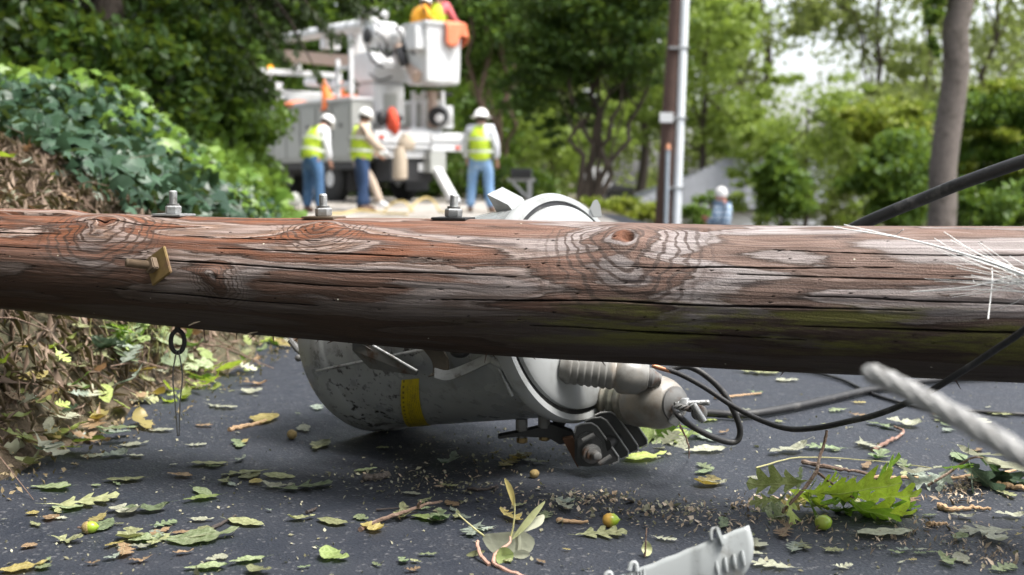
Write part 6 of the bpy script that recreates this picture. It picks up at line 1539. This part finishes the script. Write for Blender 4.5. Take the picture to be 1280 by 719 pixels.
MB().lathe(W_(pf - .42, pr_ + .25, 3.36), -TF + TR * .3, [(-.3, .13), (-.22, .18), (.0, .19), (.06, .15), (.08, .0)], 20).build('elbow_cover', M['white'], el, True)
MB().tube(spline([W_(pf + .25, pr_ - .3, 3.72), W_(pf - .10, pr_ - .30, 3.86), W_(pf - .42, pr_ - .1, 3.74)], 6), .085, 12).build('elbow_cap', M['white'], el, True)
ub = MB(); ub.tube([W_(pf, pr_ - .15, 3.62), W_(3.0, pr_ - .1, 3.68), W_(5.1, pr_, 3.74)], [.15, .14, .125], 16).build('upper_boom', M['white'], tk_, True)
M['boom_tan'] = plain('boom_tan', (.48, .36, .29), .5, var=.15)
lb_ = MB(); 
def beam(mb, a, b, w, h): 
    d = (b - a); x, y, ax_ = orient(d); return mb.box((a + b) / 2, (w, h, d.length), Matrix((x, y, ax_)).transposed())
beam(lb_, W_(pf + .3, pr_ - .05, 2.86), W_(4.9, pr_ - .05, 3.32), .26, .26); lb_.build('lower_boom', M['boom_tan'], tk_, bevel=.02)
tpart('boom_saddle', 'white', (2.9, 3.1, pr_ - .20, pr_ + .20, 3.30, 3.54)); tpart('boom_saddle', 'white', (4.55, 4.75, pr_ - .10, pr_ + .10, 2.95, 3.14)); tpart('boom_bracket', 'white', (1.7, 1.85, pr_ - .22, pr_ + .22, 3.06, 3.60))
MB().cyl(W_(3.6, pr_ - .25, 2.62), W_(1.6, pr_ - .25, 2.40), .10, n=14).build('lift_cylinder', M['white'], tk_, True)
# bucket, in front of its knuckle
bc = at(541, 70, 22.4); bxr = Matrix.Rotation(R(38), 3, 'Z')
bz0, bz1 = zz(106, 22.3), zz(30, 22.3); bh = bz1 - bz0
mb = MB(); hw = .40
def ringb(z, s, hwx=.42): return [bc + bxr @ Vector((x * hwx * s, y * hw * s, 0)) + TZ * (z - bc.z) for x, y in ((-1, -1), (1, -1), (1, 1), (-1, 1))]
rs = [ringb(bz0, .88), ringb(bz0 + .06, .93), ringb(bz1 - .07, 1.0), ringb(bz1 - .065, 1.10), ringb(bz1, 1.10), ringb(bz1, .96), ringb(bz0 + .1, .86)]
vs = [v for r_ in rs for v in r_]; fs = [(3, 2, 1, 0)] + [(i * 4 + k, i * 4 + (k + 1) % 4, i * 4 + 4 + (k + 1) % 4, i * 4 + 4 + k) for i in range(6) for k in range(4)] + [(24, 25, 26, 27)]
bu = mb.add(vs, fs).build('bucket', M['white'], tk_, bevel=.02)
p0 = bc + bxr @ Vector((-.46, -.15, 0)); p0.z = bz0 + .70
beam(MB(), W_(pf - .25, pr_ + .25, 3.2), Vector((p0.x, p0.y, bz0 + .12)), .16, .22).build('bucket_arm', M['boom_tan'], tk_, bevel=.02)
MB().box(Vector((p0.x, p0.y, bz0 + .86)), (.30, .34, .44), bxr).build('control_box', M['white'], bu, bevel=.02)
for (q0_, q1_, q2_, rr2) in (((458, 58), (466, 76), (480, 84), .030), ((470, 40), (482, 52), (484, 74), .028), ((494, 34), (502, 44), (504, 60), .034), ((462, 92), (474, 100), (490, 96), .022), ((508, 34), (516, 44), (518, 60), .025)):
    MB().tube(spline([at(*q0_, 22.75), at(*q1_, 22.6), at(*q2_, 22.65)], 6), rr2, 7).build('hose', M['rubber'], tk_, True)
hp_ = spline([at(500, 62, 22.6), at(513, 60, 22.3), at(524, 72, 22.2), at(530, 90, 22.2)], 6); MB().tube(hp_, .07, 8).build('hose', M['rubber'], tk_, True)
MB().tube(spline([at(500, 62, 22.5), at(504, 74, 22.4), at(507, 82, 22.4)], 6), .10, 8).build('hose', M['rubber'], tk_, True)
MB().tube(spline([at(474, 55, 23.0), at(478, 66, 22.9), at(486, 70, 22.9), at(494, 62, 22.9)], 6), .035, 8).build('hose', M['rubber'], tk_, True)
tpart('bucket_rest', 'black', (-.35, .05, 1.5, 2.0, bz0 - .16 - TO.z, bz0 - .10 - TO.z))
# frame of posts on the deck, jib winch
fr_ = lambda px, py: at(px, py, 22.9)
pz = TO.z + 1.48
def post(px, w, mat='white', name='post', top=None, d=22.9):
    p = at(px, 150, d); return MB().box(Vector((p.x, p.y, (pz + (top or bz0 - .08)) / 2)), (w, w, (top or bz0 - .08) - pz), TROT).build(name, M[mat], tk_, bevel=.008)
post(517, .085); post(530, .085); post(553, .085); post(541, .15, 'boom_tan', 'column')
MB().box((at(517, 121, 22.9) + at(530, 121, 22.9)) / 2, (.10, .30, .09), Matrix.Rotation(R(-12), 3, 'Z') @ Matrix.Rotation(R(90), 3, 'Z')).build('cross_bar', M['white'], tk_, bevel=.006)
wn_ = MB().lathe(at(551, 146, 22.75), Vector((-.2, -1, 0)), [(-.25, .20), (.0, .22), (.05, .22)], 22).build('winch', M['white'], tk_, True)
MB().lathe(at(548, 146, 22.66), Vector((-.2, -1, 0)), [(-.06, .19), (.10, .19)], 22).build('drum', M['black'], wn_, True)
MB().lathe(at(549, 148, 22.54), Vector((-.2, -1, 0)), [(.0, .09), (.03, .08), (.04, 0)], 18).build('drum_hub', M['white'], wn_, True)
tpart('winch_post', 'white', (-.35, -.05, 1.62, 2.0, 1.49, 1.95))
# outrigger leg
og = MB(); beam(og, at(546, 212, 22.6), at(574, 262, 22.0), .17, .14); og.build('outrigger', M['white'], tk_, bevel=.012)
ogf = at(575, 264, 22.0); ogf.z = hz(ogf.x, ogf.y) + .03; MB().box(ogf, (.40, .36, .06), TROT).build('outrigger_pad', M['galv_old'], tk_, bevel=.01)
MB().box(at(540, 203, 22.8), (.45, .38, .42), TROT).build('outrigger_box', M['bin'], tk_, bevel=.012)
tpart('tool_rack', 'white', (.28, .34, -.03, .06, 2.10, 3.02), (.80, .86, -.03, .06, 2.10, 2.85), (.345, .795, -.02, .05, 2.62, 2.70), (.345, .795, -.02, .05, 2.28, 2.36))
# loose things on the truck
def cone(px, py, d, hgt, tilt, label):
    p = at(px, py, d); t = thing('traffic_cone', p, label, 'traffic cone', 'traffic cones carried on the truck'); ax_ = (Vector((tilt, 0, 1))).normalized(); x, y, a = orient(ax_)
    MB().lathe(p, ax_, [(.02, .17), (.03, .165), (hgt - .02, .035), (hgt, .03), (hgt, 0)], 18).build('cone', M['orange'], t, True)
    MB().box(p + ax_ * .01, (.38, .38, .022), Matrix((x, y, a)).transposed()).build('base', M['orange'], t, bevel=.01)
cone(413, 136, 23.3, .62, -.25, 'orange traffic cone leaning on the truck bed, left of the tool rack')
cone(424, 135, 23.6, .55, .1, 'orange traffic cone standing behind the tool rack')
tag(MB().sphere(at(375, 131, 24.6), (.36, .09), 18, 10).build('orange_tarp', M['coral'], None, True, loc=at(375, 131, 24.6)), 'flattened coral orange bundle on top of the side bins', 'bundle')
oc = tag(MB().box(at(437, 129, 23.2), (.26, .3, .36), TROT).build('crate', M['coral'], None, bevel=.03, loc=at(437, 129, 23.2)), 'coral orange box behind the white tool rack', 'box')
rc_ = thing('red_jacket', at(490, 152, 22.2), 'red and black jacket heaped on the rear of the truck', 'jacket')
MB().sphere(at(491, 153, 22.2), (.30, .13), 14, 10, (1, .2, .1)).build('cloth', M['redcloth'], rc_, True); MB().sphere(at(477, 148, 22.1), (.12, .16), 12, 8).build('sleeve', M['black'], rc_, True); MB().tube(spline([at(478, 145, 22.1), at(492, 143, 22.1), at(503, 150, 22.1)], 4), .05, 8).build('collar', M['black'], rc_, True)
def sack(px, py, d, w, h, mat, label, name, cat):
    c = at(px, py, d); m = MB(); n = 18; prof = [(-h / 2, .25 * w), (-h * .46, .44 * w), (-h * .25, .52 * w), (h * .1, .46 * w), (h * .38, .36 * w), (h / 2, .30 * w), (h * .5, .22 * w)]
    m.lathe(c, TZ, prof, n, .8); o = m.build(name, M[mat], None, True, loc=c)
    for v in o.data.vertices:
        v.co += Vector((math.sin(v.co.z * 23 + v.co.x * 9), math.cos(v.co.x * 19 + v.co.z * 11), 0)) * w * .035
    return tag(o, label, cat)
sack(500, 204, 21.6, .36, .62, 'tan', 'pale canvas bag hanging from the truck rear step', 'canvas_bag', 'bag')
sack(508, 178, 21.7, .42, .32, 'tan', 'crumpled beige cloth draped on the truck rear step', 'cloth', 'cloth')
bg_ = at(366, 256, 20.3); sack(366, 250, 20.3, .36, .26, 'bin', 'white bag set down on the gravel behind the stooping worker', 'white_bag', 'bag')
# orange cloth over the bucket rim
q0 = [bc + bxr @ Vector(v) for v in ((-.02, -.47, 0), (.50, -.47, 0), (.50, .30, 0))]
m = MB(); vs = []; fs = []; nx, nz = 14, 8
for i in range(nx):
    t_2 = i / (nx - 1) * 2; a, b, f_ = (q0[0], q0[1], t_2) if t_2 <= 1 else (q0[1], q0[2], t_2 - 1); p = a.lerp(b, f_)
    for j in range(nz):
        fz = j / (nz - 1); dr = (.40 + .12 * math.sin(i * .9)) * fz; off_ = (p - bc); off_.z = 0; off_.normalize()
        vs.append(Vector((p.x, p.y, bz1 + .03 - dr)) + off_ * (.03 + .05 * fz * math.sin(i * 1.7 + j * .5) + (-.12 if j == 0 else 0)))
for i in range(nx - 1):
    for j in range(nz - 1): fs.append((i * nz + j, i * nz + j + 1, (i + 1) * nz + j + 1, (i + 1) * nz + j))
oc_ = tag(m.add(vs, fs).build('orange_cloth', M['coral'], None, True, loc=bc), 'coral orange cloth draped over the corner of the raised bucket', 'cloth'); s_ = oc_.modifiers.new('s', 'SOLIDIFY'); s_.thickness = .02
# crew in the bucket
fz = bz0 + .12
pl = bc + bxr @ Vector((-.18, .10, 0)); person('worker in an amber shirt leaning in the bucket, on its left', pl.x - .12, pl.y, fz + .02, R(-60), dict(che=(.0, .08, 1.26), nec=(0, .14, 1.38), hed=(0, .2, 1.48), crn=(0, .22, 1.58), spi=(0, .03, 1.1), shl=(-.17, .1, 1.34), shr=(.17, .1, 1.34), elr=(.24, .2, 1.12), wrr=(.2, .38, 1.14), ell=(-.3, .1, 1.1), wrl=(-.3, .32, 1.12)), 'amber_shirt', 'navy', None, group=CREW, H=1.72)
pq = bc + bxr @ Vector((.14, .0, 0)); person('worker in a pink shirt and lime vest standing in the bucket, on its right', pq.x, pq.y, fz + .02, R(-20), dict(elr=(.26, .08, 1.16), wrr=(.30, .30, 1.12), ell=(-.27, .06, 1.15), wrl=(-.24, .3, 1.12)), 'pink', 'navy', 'vest', group=CREW, tapes=False, H=1.72)

# ================================================================== standing pole, mailbox, roofs, hoses
px0, dpl = px_at(829, 19.5), 19.5; zb = hz(px0, dpl)
up2 = thing('utility_pole', (px0, dpl, zb), 'brown standing wooden utility pole with a pale conduit up its side', 'utility pole')
a = at(829, 290, dpl); b = at(849, -20, dpl); d_ = (b - a); a2 = a - d_ * ((a.z - zb + .2) / d_.z); b2_ = a + d_ * 2.2
MB().cyl(a2, b2_, .165, .12, 20).build('shaft', M['creosote'], up2, True)
ca, cb2 = at(845, 290, dpl - .12), at(857, -20, dpl - .12); cd = cb2 - ca
MB().cyl(ca - cd * ((ca.z - zb) / cd.z), ca + cd * 1.9, .072, n=14).build('conduit', M['conduit'], up2, True)
MB().cyl(at(832, 285, dpl - .22), at(835, 186, dpl - .22), .035, n=10).build('conduit', M['pvc'], up2, True)
MB().cyl(at(835, 187, dpl - .22), at(835, 180, dpl - .22), .05, .03, n=10).build('conduit_cap', M['copper'], up2, True)
for py in (60, 148, 235): MB().box(at(846 + (148 - py) * .03, py, dpl - .14), (.34, .12, .035)).build('strap', M['galv'], up2)
MB().box(at(833, 147, dpl - .21), (.23, .015, .17)).build('tag_plate', M['white'], up2, bevel=.004)
# mailbox on a braced post
mx, md_ = px_at(662, 25), 25; mz = hz(mx, md_)
ml = thing('mailbox', (mx, md_, mz), 'dark mailbox on a pale wooden post with a diagonal brace', 'mailbox')
mt = zz(216, 25)
MB().box((mx, md_, (mz + mt) / 2 + .02), (.11, .11, mt - mz + .1)).build('post', M['siding'], ml, bevel=.006)
MB().box((mx - .18, md_, zz(225, 25)), (.62, .09, .07)).build('arm', M['siding'], ml, bevel=.005)
beam(MB(), Vector((mx - .38, md_, zz(227, 25))), Vector((mx - .03, md_, zz(248, 25))), .07, .07).build('brace', M['siding'], ml, bevel=.004)
prof = [(-.12, 0), (.12, 0)] + [(.12 * math.cos(q), .13 + .12 * math.sin(q)) for q in np.linspace(0, math.pi, 10)]
pz_ = zz(223, 25)
MB().prism([Vector((mx - .42, md_ + u_, pz_ + v_ * .9)) for u_, v_ in prof], Vector((.46, 0, 0))).build('box', M['darkwood'], ml, bevel=.006)
# white rounded board and dark bin beyond the hedge
wxp, wd2 = px_at(744, 30), 30
wb = thing('garden_marker', (wxp, wd2, hz(wxp, wd2)), 'white round topped board standing behind the multi-stemmed tree', 'board')
zt = zz(208, 30); zb2 = zz(262, 30); hw_ = .42
MB().prism([Vector((wxp + hw_ * math.cos(q), wd2, zt - .42 + .42 * math.sin(q))) for q in np.linspace(0, math.pi, 14)] + [Vector((wxp - hw_, wd2, zb2 - .5)), Vector((wxp + hw_, wd2, zb2 - .5))], Vector((0, .08, 0))).build('board', M['white'], wb, bevel=.01)
MB().box((wxp, wd2 + .14, (hz(wxp, wd2) + zb2) / 2), (.12, .12, abs(zb2 - hz(wxp, wd2)) + .6)).build('post', M['white'], wb)
dbx = px_at(776, 29.5); db_ = thing('wheelie_bin', (dbx, 29.5, hz(dbx, 29.5)), 'dark plastic bin right of the white round topped board', 'bin')
MB().prism([Vector((dbx - .30, 29.5, hz(dbx, 29.5))), Vector((dbx + .30, 29.5, hz(dbx, 29.5))), Vector((dbx + .36, 29.5, zz(240, 29.5))), Vector((dbx - .36, 29.5, zz(240, 29.5)))], Vector((0, .6, 0))).build('body', M['darkwood'], db_, bevel=.03)
MB().prism([Vector((dbx - .40, 29.45, zz(239.5, 29.5))), Vector((dbx + .40, 29.45, zz(239.5, 29.5))), Vector((dbx + .30, 29.45, zz(234, 29.5))), Vector((dbx - .2, 29.45, zz(231, 29.5)))], Vector((0, .7, 0))).build('lid', M['black'], db_, bevel=.02)
# house down the slope: grey roof seen over the bank
hd_ = 38; 
def hp2(px, py, d): return at(px, py, d)
ho = thing('house', (px_at(870, 40), 40, hz(px_at(870, 40), 40)), 'house down the slope showing its grey shingled roof', 'house')
R0, R1, R2 = hp2(905, 206, 39), hp2(790, 258, 36), hp2(930, 258, 36)
rid = hp2(905, 201, 39); rid2 = Vector((rid.x + 7.0, rid.y + 3.2, rid.z)); ev0 = hp2(788, 262, 36.5); ev1 = Vector((ev0.x + 8.6, ev0.y + 3.6, ev0.z)); ev2 = Vector((ev0.x - .3, ev0.y + 6.6, ev0.z))
mr = MB(); mr.add([ev0, ev1, rid2, rid, ev2, Vector((ev2.x + 8.6, ev2.y + 3.6, ev2.z))], [(0, 1, 2, 3), (0, 3, 4), (4, 3, 2, 5), (1, 5, 2)])
rf = mr.build('roof', M['shingle'], ho); sm = rf.modifiers.new('s', 'SOLIDIFY'); sm.thickness = .12
for k in range(14):                       # courses of shingles across the near slope
    f = (k + .5) / 14; a = ev0.lerp(rid, f); b = ev1.lerp(rid2, f); nn = (ev1 - ev0).cross(rid - ev0).normalized()
    if nn.z < 0: nn = -nn
    beam(MB(), a + nn * .07, b + nn * .07, .05, .20).build('shingle_course', M['shingle'], rf)
gz_ = hz(ev0.x, ev0.y) - .5
wl = MB(); ins = [ev0.lerp(ev1, .04) + Vector((.2, .5, -.14)), ev1 + Vector((-.6, .2, -.14)), Vector((ev2.x + 8.0, ev2.y + 3.0, ev2.z - .14)), ev2 + Vector((.8, -.3, -.14))]
wl.prism(ins, Vector((0, 0, gz_ - ev0.z))).build('wall', M['siding'], ho)
c_ = (ins[0] + ins[1]) / 2; du = (ins[1] - ins[0]).normalized(); nrm_ = Vector((du.y, -du.x, 0))
for k in (-2.2, .2, 2.4):
    p = c_ + du * k + nrm_ * .03 + Vector((0, 0, -1.0)); rw = Matrix((du, -nrm_, TZ)).transposed()
    wi = MB().box(p, (.95, .06, 1.15), rw).build('window', M['white'], ho); MB().box(p + nrm_ * .035, (.80, .02, 1.0), rw).build('pane', M['glass'], wi)
sh_ = hp2(815, 240, 33)
# hoses on the gravel
def hose(pts, label):
    P = spline([Vector((p.x, p.y, hz(p.x, p.y) + .03 + h)) for p, h in pts], 8); o = MB().tube(P, .018, 8).build('hose', M['yellow_hose'], None, True, loc=P[0]); return tag(o, label, 'hose', 'yellow hoses lying by the truck')
gx2 = lambda px, d: Vector((px_at(px, d), d, 0))
hose([(gx2(512, 19.5), 0), (gx2(520, 19.6), .14), (gx2(534, 19.8), .22), (gx2(544, 19.6), .13), (gx2(550, 19.2), 0), (gx2(560, 18.6), 0)], 'yellow hose arching off the gravel left of the third worker')
hose([(gx2(400, 17.8), 0), (gx2(430, 18.2), 0), (gx2(450, 18.5), .04), (gx2(480, 18.4), .0), (gx2(510, 17.8), 0)], 'yellow hose lying flat in front of the navy-jeaned worker')
hose([(gx2(480, 19.4), 0), (gx2(492, 19.4), .14), (gx2(506, 19.3), .16), (gx2(516, 19.0), 0)], 'short loop of yellow hose behind the truck rear')
